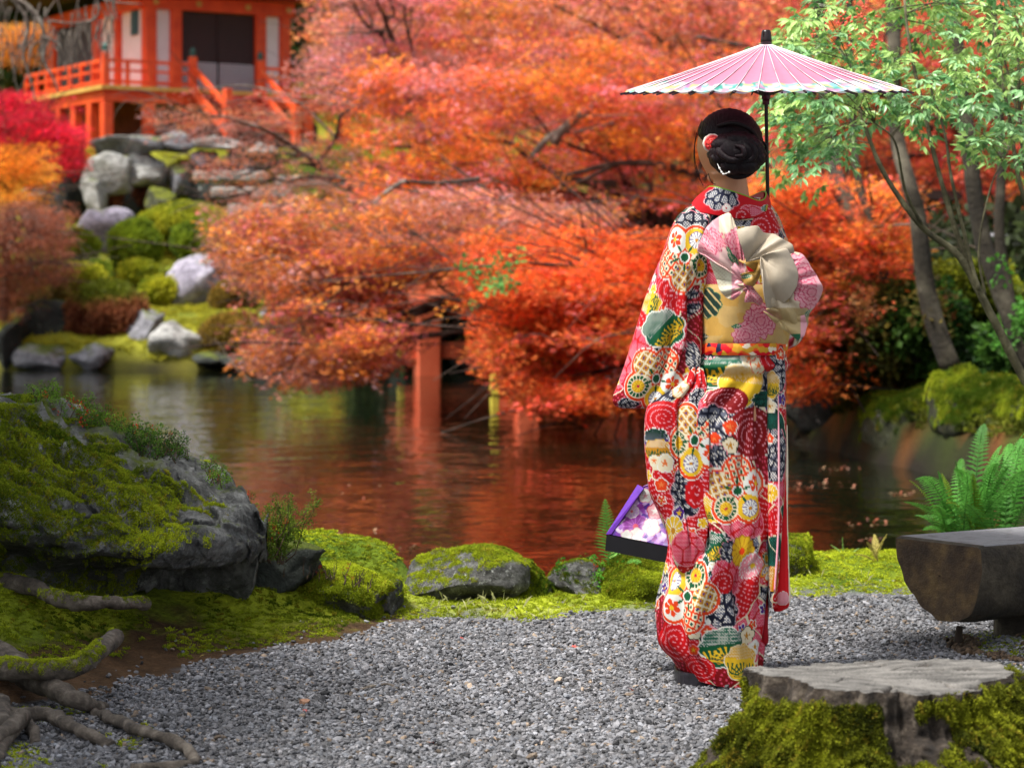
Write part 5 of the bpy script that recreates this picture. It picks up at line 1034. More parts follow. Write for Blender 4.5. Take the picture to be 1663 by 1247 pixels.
def dbag(p, k):
    d1, d2, i_, cx, cy = vor(p.u+3*np.sin(p.v/5), p.v+3*np.sin(p.u/6), 8, 5); cs = [hx('7c2bb0'), hx('c9a3e6'), hx('a24cc4'), hx('e7d6f2'), hx('9030a0'), hx('5a2a9c')]
    for q in range(6): p.put(k, (np.floor(i_*6) == q), np.array(cs[q]))
    p.chrys(1032, 855, 22, np.array(hx('8e2a9a')), np.array(hx('b85cc8')), C['pink'], 12); p.chrys(1062, 800, 12, np.array(hx('c2347e')), C['lpink'], C['white'], 8); p.plum(1064, 830, 14, C['lpink'], C['mag'], C['white']); p.plum(1058, 856, 15, C['white'], C['lpink'], C['lpink'], .9); p.plum(1034, 868, 12, C['white'], C['lpink'], C['white']); p.plum(1018, 870, 10, C['white'], C['lpink'], C['white']); p.plum(1048, 805, 12, C['white'], C['lpink'], C['lpink']); p.chrys(1026, 830, 12, np.array(hx('d9b8ee')), C['white'], C['pink'], 9)
b0 = np.array(P(985, 868, 6.90)); b1 = np.array(P(1096, 890, 6.84)); b2 = b1+[.05, .17, 0]; b3 = b0+[.03, .17, .0]; dn = np.array([-.004, 0, -.045])
MBX = MB(); E = .004
V = [b0, b1, b2, b3, b0+dn, b1+dn, b2+dn, b3+dn]; obj('base', V, [(0,1,2,3), (7,6,5,4), (0,4,5,1), (1,5,6,2), (2,6,7,3), (3,7,4,0)], surf('bag_base_black', hx('050407'), hx('0c0a10'), 20, .3), bag, False)
t0 = np.array(P(1047, 792, 6.93)); t1 = np.array(P(1096, 770, 6.93)); up = [0, .0, .001]
quadpatch('panel', b0+[.012, .0, 0], b1, t1, t0, M_BAG, bag, dbag, bulge=-.018, nu=110, nv=110)
quadpatch('panel', b0+[.008, .002, 0], b3, np.array(P(1042, 789, 7.0)), np.array(P(1036, 788, 6.95)), M_BAG, bag, None, bulge=.004)
V = [b0+[-.001, 0, 0], b0+[.014, -.001, .001], np.array(P(1046, 793, 6.92)), np.array(P(1036, 787, 6.94))]; obj('side_band', V, [(0, 1, 2, 3)], surf('bag_purple', hx('470e84'), hx('6222a0'), 30, .35), bag, False, solid=.004)
quadpatch('panel', b3, b2, t1+[0, .06, 0], t0+[0, .06, 0], M_BAG, bag, dbag, bulge=.018)
quadpatch('panel', b1, b2, t1+[0, .06, 0], t1, M_BAG, bag, dbag, bulge=-.01)
mb = MB()
for o_ in (0, .05):
    q = spline([t0+[.02, .01+o_, -.005], t0+[.05, .0+o_, .05], BH+[0, .02, -.01], t1+[.01, o_, .03], t1+[0, o_, -.005]], 24); mb.tube(q, .004, 7)
mb.obj('handle', surf('cord_purple', hx('4a1a80'), hx('6a2aa0'), 30, .5), bag, True)

# ================================================================ paper umbrella
CU = np.array(P(1244, 149, 6.98)); RU = 229*6.98/FOC; HU = 78*6.98/FOC
um = thing('umbrella', 'pink oiled paper umbrella with a pale floral rim and black finial', 'umbrella', tuple(CU))
tl = R(4.4); AX = np.array([-.004, -math.sin(tl), math.cos(tl)]); AX /= np.linalg.norm(AX); UX = np.array([1, 0, .004]); UX /= np.linalg.norm(UX); UY = np.cross(AX, UX)
def U(r, a, z): return CU+UX*(r*math.cos(a))+UY*(r*math.sin(a))+AX*z
NRIB = 40; M_PAP = attr_mat('oiled_paper', rough=.4, trans=.2, spec=.4, vary=.06); pinkc = np.array(hx('d97c96'))
M_RIB = surf('rib_dark', hx('1c0d18'), hx('3a1830'), 60, .4); M_SEAM = surf('seam_white', hx('e8c3cf'), hx('f4dfe5'), 60, .6)
prof_u = lambda f: HU*(1-f)**1.08*.985+.002
for i in range(NRIB):
    a0 = i/NRIB*6.283; a1 = (i+1)/NRIB*6.283; V = []; K = []
    NR_, NC_ = 26, 9
    for j in range(NR_):
        f = .035+.965*j/(NR_-1)
        for c_ in range(NC_):
            g_ = c_/(NC_-1); a = a0+(a1-a0)*g_; sag = math.sin(math.pi*g_); rr_ = RU*(f-.012*sag*f**6); V.append(U(rr_, a, prof_u(f)-.006*sag*f))
    V = np.array(V); fr = np.repeat(.035+.965*np.arange(NR_)/(NR_-1), NC_); K = np.tile(pinkc, (len(V), 1))*(1+.05*fbm(V, 8, 3))[:, None]
    uq = V@UX*FOC/7; wq = V@UY*FOC/7; d1, d2, i_, _, _ = vor(uq, wq, 11, 4); lim = .80+.10*fbm(V, 9, 2); rim = fr > lim; cs = [hx('dfeef0'), hx('8fd0d8'), hx('e9a9bd'), hx('f3e9ef'), hx('4fb3a4'), hx('c98bc0'), hx('e7d98c'), hx('dfeef0')]
    for q in range(8): K[rim & (np.floor(i_*8) == q)] = np.array(cs[q])*.72
    K[fr < .10] = hx('3a3070')
    obj('panel', V, grid_faces(NR_, NC_), M_PAP, um, col=K)
    mb = MB().bar(U(.012, a0, prof_u(.03)-.004), U(RU*1.0, a0, -.003), .003, .005, AX); mb.bar(U(RU*.97, a0, 0.0), U(RU*1.035, a0, -.006), .004, .005, AX); mb.obj('rib', M_RIB, um)
    MB().tube([U(RU*f, a0, prof_u(f)+.0012) for f in (.04, .3, .6, .99)], .0011, 4).obj('seam', M_SEAM, um)
    MB().bar(U(.012, a0, -.01), U(RU*.5, a0, prof_u(.5)-.006), .0025, .004, AX).obj('strut', M_RIB, um)
M_LAC = surf('lacquer_black', hx('0b0708'), hx('20110f'), 50, .25)
top_ = CU+AX*HU; q = [(0, .0), (.016, .0), (.0165, .012), (.0135, .036), (.0105, .041), (0, .042)]
L = 20; V = []
for r_, z in q:
    for k in range(L): V.append(top_+UX*r_*math.cos(k/L*6.283)+UY*r_*math.sin(k/L*6.283)+AX*(z-.003))
obj('finial', V, grid_faces(len(q), L, True), M_LAC, um)
mb = MB().tube([CU+AX*.0, CU-AX*.022], [.0135, .0125], 14); mb.tube([CU-AX*.022, CU-AX*.038], [.0105, .0105], 14); mb.tube([CU+AX*(HU-.05), CU+AX*HU], [.011, .013], 12); mb.obj('runner', surf('runner_plum', hx('3a0f22'), hx('571a34'), 50, .35), um, True)
e_ = GRIP-[0, 0, .12]; MB().tube([CU+AX*HU, CU-AX*.02, np.array(P(1247, 335, 7.03)), GRIP, e_], .0056, 10).obj('shaft', M_LAC, um, True)
# ================================================================ far shore: stones, clipped shrubs
def gz(x, y): return float(ground_h(np.array([x]), np.array([y]))[0])
FR = 'stones on the far slope'
for lab, px, py, d, w_, h_, dep, m_, sd_ in (
    ('pale rounded stone at the far waterline with bright top', 287, 562, 45.6, 92, 82, 1.0, R_PALE, 31),
    ('slanting blue grey standing stone beside the big two tone shrub', 235, 545, 46.2, 78, 92, .9, R_GREY, 32),
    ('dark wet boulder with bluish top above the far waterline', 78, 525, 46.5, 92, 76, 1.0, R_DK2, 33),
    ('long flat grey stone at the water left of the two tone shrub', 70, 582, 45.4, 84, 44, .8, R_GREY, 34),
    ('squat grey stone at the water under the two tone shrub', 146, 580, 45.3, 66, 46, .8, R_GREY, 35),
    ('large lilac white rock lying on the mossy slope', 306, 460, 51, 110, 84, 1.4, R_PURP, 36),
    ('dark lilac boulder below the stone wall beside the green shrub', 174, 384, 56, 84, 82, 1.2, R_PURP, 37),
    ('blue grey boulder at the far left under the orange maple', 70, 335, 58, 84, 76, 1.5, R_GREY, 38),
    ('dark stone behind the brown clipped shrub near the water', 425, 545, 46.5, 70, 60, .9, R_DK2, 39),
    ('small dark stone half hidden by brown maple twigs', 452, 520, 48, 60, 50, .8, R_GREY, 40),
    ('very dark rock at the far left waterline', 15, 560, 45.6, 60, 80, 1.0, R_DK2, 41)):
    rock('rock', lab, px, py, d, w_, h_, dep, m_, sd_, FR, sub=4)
WG = 'stones stacked below the temple'
for i, (lab, px, py, d, w_, h_, m_) in enumerate((
    ('broad pale stone in the middle row of the temple base', 182, 284, 60.2, 92, 66, R_PALE), ('pale grey stone right of the broad pale one', 232, 276, 60.4, 66, 58, R_PALE), ('long flat capping stone under the temple stilts', 205, 234, 60.6, 120, 40, R_GREY),
    ('tall narrow pale stone at the foot of the temple base', 156, 326, 59.6, 46, 62, R_PALE), ('flat grey stone capping the base further right', 285, 232, 61, 80, 38, R_GREY), ('dark stone in shade at the left edge of the base', 112, 290, 61, 60, 110, R_DK2),
    ('leaning grey stone in the gap of the base', 296, 305, 60.6, 40, 60, R_GREY), ('bluish square stone half behind the maple twigs', 340, 275, 61, 66, 50, R_PURP), ('grey stone at the far right of the base', 390, 270, 61.5, 60, 50, R_GREY),
    ('small mossy stone at the foot of the base', 262, 322, 59.8, 52, 44, R_RIGHT), ('dark filler stone behind the pale ones', 225, 320, 60.6, 70, 60, R_DK2), ('cream coloured slab at the top of the steps', 345, 232, 61, 90, 20, R_PALE), ('small cream block beside the top slab', 425, 243, 61.5, 50, 24, R_PALE), ('dark rock under the right end of the base', 470, 250, 63, 90, 70, R_DK2), ('plain dark rock below the top slab', 330, 310, 61, 90, 60, R_DK2))):
    rock('base_stone', lab, px, py, d-1.5, w_, h_, 1.5, m_, 60+i, WG, sub=4, sq=.6, cat='stone')
for i, (lab, px, w_, h_) in enumerate((('dark low rock on the far waterline below the rusty maple tips', 345, 60, 26), ('second dark low rock of the far waterline', 395, 70, 34), ('dark rock under the hanging brown maple', 455, 80, 44), ('long dark rock left of the bridge pier', 545, 110, 40), ('dark rock in shade behind the bridge pier', 640, 100, 50), ('dark rock right of the bridge pier', 770, 110, 56))):
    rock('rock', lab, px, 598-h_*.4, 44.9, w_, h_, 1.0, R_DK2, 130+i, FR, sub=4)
M_STEP = surf('step_stone', hx('6d6a66'), hx('b0aba2'), 3, .9, .03, 12)
for i, (lab, px, py, w_, d) in enumerate((('upper slab of the garden steps behind maple twigs', 385, 292, 90, 59), ('second slab of the garden steps', 420, 318, 100, 57), ('third long slab of the garden steps', 460, 345, 120, 55), ('lowest slab of the garden steps', 440, 385, 70, 53), ('narrow slab between the garden steps', 500, 300, 70, 58))):
    c = P(px, py, d); c = (c[0], c[1]-1.2, c[2]); MB_ = MB().box(c, (w_*1.25*d/FOC, 1.2, .24), bev=.04); c = np.array(c)
    o = MB_.obj('step_slab', M_STEP); tag(o, lab, 'slab', 'stone slabs of the garden steps')

def shrub(name, label, px, py, d, rx, rz, cols, seed, n=None, group='clipped shrubs on the far slope', leaf=.20, core=(.012, .014, .006), top=None, cat='shrub'):
    """rounded clipped bush: px, py its middle, rx, rz half sizes in pixels"""
    rr = np.random.default_rng(seed); c = np.array(P(px, py, d)); R3 = np.array([rx, rx*.9, rz])*d/FOC
    t = thing(name, label, cat, (c[0], c[1], c[2]-R3[2]), group); V, F = ICO[3]; f_ = 1+.30*fbm(V, 1.9, seed, 3)[:, None]
    obj('dark_core', V*R3*.84*f_+c, F, surf(name+'_core_%d' % seed, core, tuple(np.array(core)*2.2), 8, .9), t)  # solid near black core filling the bush behind its leaves
    n = n or int(26*rx*rz/14+160); q = rr.normal(size=(n, 3)); q /= np.linalg.norm(q, axis=1)[:, None]; u = q.copy(); q = q*(1+.30*fbm(q, 1.9, seed, 3)[:, None])*(1.04-.2*rr.random((n, 1)))*R3+c
    f = np.clip(.5+1.0*fbm(q, 2.2, seed)+rr.normal(0, .38, n), 0, 1)[:, None]; col = np.array(cols[0])*(1-f)+np.array(cols[1])*f
    if top is not None: w_ = sstep(.1, .65, u[:, 2]+.35*fbm(q, 2.5, seed+4))[:, None]; col = col*(1-w_)+np.array(top)*w_*rr.uniform(.8, 1.2, (n, 1))
    scatter('foliage', q, rr.random((n, 3))*6.28, leaf*rr.uniform(.8, 1.5, n), col, BUSH, t); return t
GR = ((.05, .10, .008), (.34, .44, .03)); YG = ((.14, .2, .01), (.58, .56, .04)); OL = ((.10, .06, .01), (.36, .24, .04)); BR = ((.14, .04, .02), (.42, .16, .07))
for a in (('big round shrub with green top and rust brown flank by the far shore', 172, 514, 46.6, 58, 50, BR, 1, (.14, .17, .015)), ('brown clipped shrub right of the pale waterline stone', 376, 560, 45.8, 48, 44, OL, 2, None),
          ('small green ball of a shrub on the open moss', 155, 448, 52, 20, 16, GR, 3, None), ('green shrub standing beside the dark lilac boulder', 218, 402, 55, 36, 38, GR, 4, None),
          ('bright round shrub left of the large lilac white rock', 261, 474, 50.5, 28, 18, YG, 5, None), ('low yellow green mound at the slope middle', 300, 358, 57, 66, 24, YG, 6, None),
          ('dark green shrub behind the low yellow mound', 330, 392, 55, 44, 30, GR, 7, None), ('green bush beside the lilac boulder left side', 122, 400, 54, 32, 20, GR, 8, None),
          ('reddish brown shrub before the temple base stones', 208, 325, 59, 40, 26, BR, 9, None), ('yellow brown shrub right of the large lilac white rock', 378, 488, 50, 30, 26, OL, 10, None),
          ('flat green mound under the orange maple at left', 105, 452, 51, 60, 22, YG, 11, None), ('bright green bush seen between maple twigs', 560, 285, 60, 56, 40, ((.06, .22, .01), (.25, .5, .04)), 12, None),
          ('darker bush under the bright green one', 560, 325, 58, 44, 28, GR, 13, None), ('small shrub on the moss above the standing stone', 225, 440, 53, 24, 12, YG, 14, None), ('olive shrub at the foot of the garden steps', 350, 425, 53, 30, 20, OL, 15, None), ('green tuft in front of the long capping stone', 280, 330, 59, 26, 18, YG, 16, None), ('mossy mound below the brown maple at far left', 40, 470, 49, 66, 30, ((.1, .07, .02), (.3, .22, .04)), 17, None)):
    shrub('clipped_shrub', a[0], a[1], a[2], a[3], a[4], a[5], a[6], a[7]*7+200, top=a[8])
# mossy slope cover
def cover(name, n, xr, yr, cond, size, lo, hi, s, bias, protos=BUSH):
    p = on_ground(n, xr, yr, cond); return scatter(name, p, RNG.random((len(p), 3))*6.28 if protos is BUSH else euler_up(len(p), .3), size*RNG.uniform(.6, 1.4, len(p)), moss_tint(p, np.array(lo), np.array(hi), s, bias), protos)
cover('moss_slope', 22000, (-14, 4), (45.2, 62), lambda X, Y: ground_h(X, Y) > -.1, .16, (.10, .13, .01), (.50, .47, .04), .45, .15, MOSS)

# ================================================================ the vermilion temple hall on its stone base
M_VERM = surf('vermilion_paint', hx('c8370c'), hx('ee5a1e'), 2.2, .6, .003, 30); M_VDK = surf('vermilion_eaves', hx('9c2110'), hx('b52d12'), 3, .6)
M_WHT = surf('white_plaster', (.74, .73, .74), (.82, .81, .82), 4, .8); M_DWOOD = surf('dark_door_wood', hx('241417'), hx('39201f'), 4, .7, .01, 12, stretch=(6, 6, .5)); M_GOLD = surf('deck_edge_ochre', hx('b88a3c'), hx('d9b25e'), 5, .6)
M_SHUT = surf('shutter_grey', hx('33323c'), hx('4d4c58'), 5, .7); M_BRZ = surf('bronze_green', hx('24403c'), hx('3c6158'), 10, .5, metal=.3); M_ROOF = surf('roof_bark', hx('2e2420'), hx('4a3c34'), 4, .9, .03, 10); M_LAT = surf('lattice_white', (.5, .5, .55), (.62, .62, .66), 10, .7)
c0 = np.array(P(233, 140, 62)); c0[2] = 0; TH = R(32); f = np.array([math.cos(TH), math.sin(TH), 0]); s = np.array([-math.sin(TH), math.cos(TH), 0]); zz = np.array([0, 0, 1.]); LB = 4.15
tp = thing('temple_hall', 'vermilion and white temple hall with dark doors raised on stilts above the stones', 'temple', (c0[0], c0[1], 5.1))
def L3(a, b, z): return c0+f*a+s*b+zz*z
ZD = 6.30; ZT = 8.55; ZB = 5.1
def tb(name, a0, a1, b0, b1, z0, z1, mat, par=None, bev=0): return MB().box(L3((a0+a1)/2, (b0+b1)/2, (z0+z1)/2), (abs(a1-a0), abs(b1-b0), z1-z0), (f, s, zz), bev).obj(name, mat, par or tp)
DA0, DA1, DB0 = -1.58, LB+2.2, -1.15; LS = 6.4; DB1 = 4.4
tb('deck', DA0, DA1, DB0, DB1, ZD-.09, ZD, M_VERM); tb('deck_edge', DA0-.06, DA1+.06, DB0-.06, DB0+.02, ZD-.07, ZD+.03, M_GOLD); tb('deck_edge', DA0-.06, DA0+.02, DB0+.02, DB1, ZD-.07, ZD+.03, M_GOLD)
tb('beam', DA0+.05, DA1-.05, DB0+.08, DB0+.26, ZD-.36, ZD-.09, M_VERM); tb('beam', DA0+.05, DA0+.23, DB0+.27, DB1, ZD-.36, ZD-.09, M_VERM)
for a_ in np.arange(DA0+.18, DA1, 1.12): tb('stilt', a_-.14, a_+.14, DB0+.07, DB0+.35, ZB-.35, ZD-.37, M_VERM, bev=.03)
for b_ in np.arange(DB0+1.1, DB1, 1.05): tb('stilt', DA0+.04, DA0+.30, b_-.13, b_+.13, ZB-.6, ZD-.37, M_VERM, bev=.03)
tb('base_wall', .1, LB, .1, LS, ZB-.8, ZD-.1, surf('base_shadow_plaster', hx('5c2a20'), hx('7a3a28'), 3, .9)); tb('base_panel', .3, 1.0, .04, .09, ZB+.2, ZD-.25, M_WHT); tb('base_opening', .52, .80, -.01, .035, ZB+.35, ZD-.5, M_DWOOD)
# walls: front bays
u_ = LB/229.0
def fx(px): return (px-224)*u_
cols_f = [(224,242),(264,281),(397,414),(437,453)]
for a0, a1 in cols_f: tb('column', fx(a0), fx(a1), -.14, .16, ZD, ZT, M_VERM, bev=.04)
tb('wall', fx(242), fx(264), 0, .08, ZD, ZT, M_WHT); tb('wall', fx(414), fx(437), 0, .08, ZD, ZT, M_WHT)
dz = ZD+(ZT-ZD)*.37
for a0, a1 in ((281, 338), (340, 397)):
    dr = tb('door', fx(a0)+.01, fx(a1)-.01, .0, .06, ZD+.04, ZT-.12, M_DWOOD)
    lt = MB(); x0, x1 = fx(a0)+.04, fx(a1)-.04
    for k_ in range(13):
        xx = x0+(x1-x0)*k_/12; lt.box(L3(xx, -.014, (ZD+.08+dz)/2), (.028, .02, dz-ZD-.08), (f, s, zz))
    for k_ in range(10):
        zq = ZD+.1+(dz-ZD-.12)*k_/9; lt.box(L3((x0+x1)/2, -.036, zq), (x1-x0, .018, .028), (f, s, zz))
    lt.obj('lattice', M_LAT, dr, kind='stuff'); 
tb('door_post', fx(338), fx(340), -.03, .08, ZD, ZT, M_DWOOD)
tb('head_beam', -.1, LB+.1, -.17, -.02, ZT-.10, ZT+.26, M_VERM); tb('eave_beam', -.5, LB+.5, -.5, -.2, ZT+.28, ZT+.55, M_VDK)
for a_ in (.2, 1.4, 2.8, 4.0): tb('metal_fitting', a_, a_+.14, -.2, -.172, ZT, ZT+.14, M_GOLD)
# side wall bays
def sy(px):
    k_ = (CX-px)/FOC; return (62*k_+c0[0])/(math.sin(TH)-math.cos(TH)*k_)
for p0, p1 in ((198,192),(165,157),(94,78)): tb('column', -.14, .16, sy(p0), sy(p1), ZD, ZT, M_VERM, bev=.03)
tb('wall', 0, .08, .16, sy(198), ZD, ZT, M_WHT); tb('wall', 0, .08, sy(192), sy(165), ZD, ZT, M_WHT)
for k_ in range(7):
    y0 = sy(157)+(sy(94)-sy(157))*k_/7; tb('shutter_slat', -.03, .05, y0+.03, y0+(sy(94)-sy(157))/7-.02, ZD, ZT-.15, M_SHUT)
tb('shutter_backing', .055, .09, sy(157), sy(94), ZD, ZT, M_DWOOD); tb('side_beam', -.17, -.02, -.1, LS+.1, ZT-.10, ZT+.26, M_VERM)
tb('plaque', -.05, -.02, .3, .72, ZT-.75, ZT-.12, surf('plaque_blue', hx('123a4a'), hx('1d5566'), 6, .5)); tb('back_wall', .2, LB, LS-.1, LS, ZD, ZT, M_WHT); tb('right_wall', LB-.1, LB, .2, LS-.12, ZD, ZT, M_WHT)
rv = [L3(-1.7, -1.7, ZT+.55), L3(LB+1.7, -1.7, ZT+.55), L3(LB+1.7, LS+1.7, ZT+.55), L3(-1.7, LS+1.7, ZT+.55), L3(1.9, 2.1, ZT+2.8), L3(2.3, 2.1, ZT+2.8)]
rv += [v+zz*.18 for v in rv[:4]]; obj('roof', rv, [(3,2,1,0),(0,1,7,6),(1,2,8,7),(2,3,9,8),(3,0,6,9),(6,7,5,4),(8,9,4,5),(7,8,5),(9,6,4)], M_ROOF, tp, False)
# railings
def rail(a0, b0, a1, b1, n):
    p0 = L3(a0, b0, 0); p1 = L3(a1, b1, 0)
    for z, w_, h_ in ((.66, .09, .08), (.42, .06, .06), (.14, .08, .08)): MB().bar(p0+zz*(ZD+z), p1+zz*(ZD+z), w_, h_).obj('rail', M_VERM, tp)
    for k_ in range(n+1):
        q = p0+(p1-p0)*k_/n; MB().box(q+zz*(ZD+.32), (.09, .09, .60), (f, s, zz)).obj('baluster', M_VERM, tp)
def post(a_, b_, h_=.86):
    q = L3(a_, b_, ZD); MB().box(q+zz*h_/2, (.19, .19, h_), (f, s, zz), .02).obj('rail_post', M_VERM, tp)
    V = []; pr = [(.0, .26), (.045, .21), (.085, .13), (.08, .07), (.05, .05), (.095, .03), (.095, 0.0)]
    for r_, z in pr[::-1]:
        for k_ in range(10): V.append(q+zz*(h_+z)+np.array([r_*math.cos(k_*.6283), r_*math.sin(k_*.6283), 0]))
    obj('finial', V, grid_faces(7, 10, True), M_BRZ, tp)
rail(DA0+.1, DB0+.1, .9, DB0+.1, 4); rail(DA0+.1, DB0+.1, DA0+.1, DB1, 7); rail(2.8, DB0+.1, DA1-.1, DB0+.1, 5)
post(DA0+.1, DB0+.1); post(.9, DB0+.1); post(2.8, DB0+.1); post(DA1-.1, DB0+.1)
for k_ in range(6): tb('stair_tread', 1.0, 2.7, DB0-.3-k_*.3, DB0-.02-k_*.3, ZD-.2-k_*.18, ZD-.12-k_*.18, M_VDK)
for a_ in (.9, 2.8):
    MB().bar(L3(a_, DB0-.0, ZD+.55), L3(a_, DB0-1.9, ZD-.55), .1, .1).obj('stair_rail', M_VERM, tp); MB().box(L3(a_, DB0-1.95, ZD-.75), (.2, .2, 1.3), (f, s, zz), .02).obj('rail_post', M_VERM, tp); MB().bar(L3(a_, DB0-.0, ZD-.05), L3(a_, DB0-1.9, ZD-1.15), .1, .22).obj('stair_side', M_VERM, tp)

# ================================================================ arched bridge over the pond
M_BRG = surf('bridge_vermilion', hx('e2603a'), hx('ee7a52'), 2, .6, .003, 20); M_YEL = surf('beam_end_yellow', hx('d9c63a'), hx('e6d455'), 10, .6); M_PLK = surf('bridge_plank', hx('a8a39c'), hx('c9c5be'), 5, .8)
br = thing('arched_bridge', 'vermilion arched bridge on square piers half hidden by maple leaves', 'bridge', P(700, 610, 42))
bl = np.array([(470,56,.0),(500,53,.35),(545,50,.85),(620,46,1.45),(700,42,1.75),(775,38,1.75),(850,34.5,1.5),(920,31.5,1.1),(975,29.5,.65),(1010,28.4,.35)], float); bl[:, 0] += .82*FOC/bl[:, 1]
q = spline(bl, 200); ctr = np.stack([(q[:, 0]-CX)*q[:, 1]/FOC, q[:, 1], q[:, 2]-.3], 1); ds = np.concatenate([[0], np.cumsum(np.linalg.norm(np.diff(ctr, axis=0), axis=1))])
def bat(u): return np.array([np.interp(u, ds, ctr[:, i]) for i in range(3)])
BT = np.gradient(ctr, axis=0); HW = .85
def bdir(u): t_ = bat(min(u+.1, ds[-1]))-bat(max(u-.1, 0)); t_ /= np.linalg.norm(t_); n_ = np.cross(t_, zz); n_ /= np.linalg.norm(n_); return t_, n_
def sweep(off, dz0, dz1, w_, name, mat):
    V = []; us = np.linspace(0, ds[-1], 70)
    for u in us:
        c = bat(u); t_, n_ = bdir(u)
        for a_, z_ in ((-w_/2, dz0), (w_/2, dz0), (w_/2, dz1), (-w_/2, dz1)): V.append(c+n_*(off+a_)+zz*z_)
    return obj(name, V, grid_faces(70, 4, True).tolist()+[(3,2,1,0), (276,277,278,279)], mat, br, False)
for s_ in (-1, 1):
    sweep(s_*HW, -.42, -.04, .16, 'side_beam', M_BRG); sweep(s_*(HW+.03), -.03, .05, .2, 'deck_edge', M_PLK)
    sweep(s_*(HW-.05), .42, .50, .10, 'handrail', M_BRG); sweep(s_*(HW-.05), .22, .27, .06, 'handrail', M_BRG)
    for k_ in range(22):
        u = (k_+.5)/22*ds[-1]; c = bat(u); t_, n_ = bdir(u); MB().box(c+n_*s_*(HW-.05)+zz*.23, (.10, .10, .38)).obj('baluster', M_BRG, br)
npk = 96; me_p = None
for k_ in range(npk):
    u = (k_+.5)/npk*ds[-1]; c = bat(u); t_, n_ = bdir(u); up_ = np.cross(n_, t_); MB().box(c+zz*.0, (ds[-1]/npk*.93, HW*2-.12, .05), (t_, n_, up_)).obj('plank', M_PLK, br)
for u_px, dd, wd in ((690, 42.2, .42), (854, 34.2, .32)):
    i_ = np.argmin(np.abs(ctr[:, 1]-dd)); u = ds[i_]; t_, n_ = bdir(u); c = bat(u)
    for s_ in (-1, 1):
        e_ = c+n_*s_*(HW-.0); e_[2] = 0; MB().box(np.array([e_[0], e_[1], (c[2]-.42-1.0)/2]), (wd, wd, c[2]-.42+1.0), (n_, -t_, zz), .03).obj('pier', M_BRG, br)
    th_ = np.array([n_[0], n_[1], 0]); zc = c[2]-1.30
    MB().bar(c-n_*(HW+.42)+zz*(zc-c[2]), c+n_*(HW+.42)+zz*(zc-c[2]), .2, .28).obj('cross_beam', M_BRG, br)
    for s_ in (-1, 1): MB().box(c+n_*s_*(HW+.47)+zz*(zc-c[2]), (.09, .205, .285), (n_, -t_, zz)).obj('beam_end', M_YEL, br)
    MB().bar(c-n_*(HW+.3)-zz*.55, c+n_*(HW+.3)-zz*.55, .3, .25).obj('cap_beam', M_BRG, br)

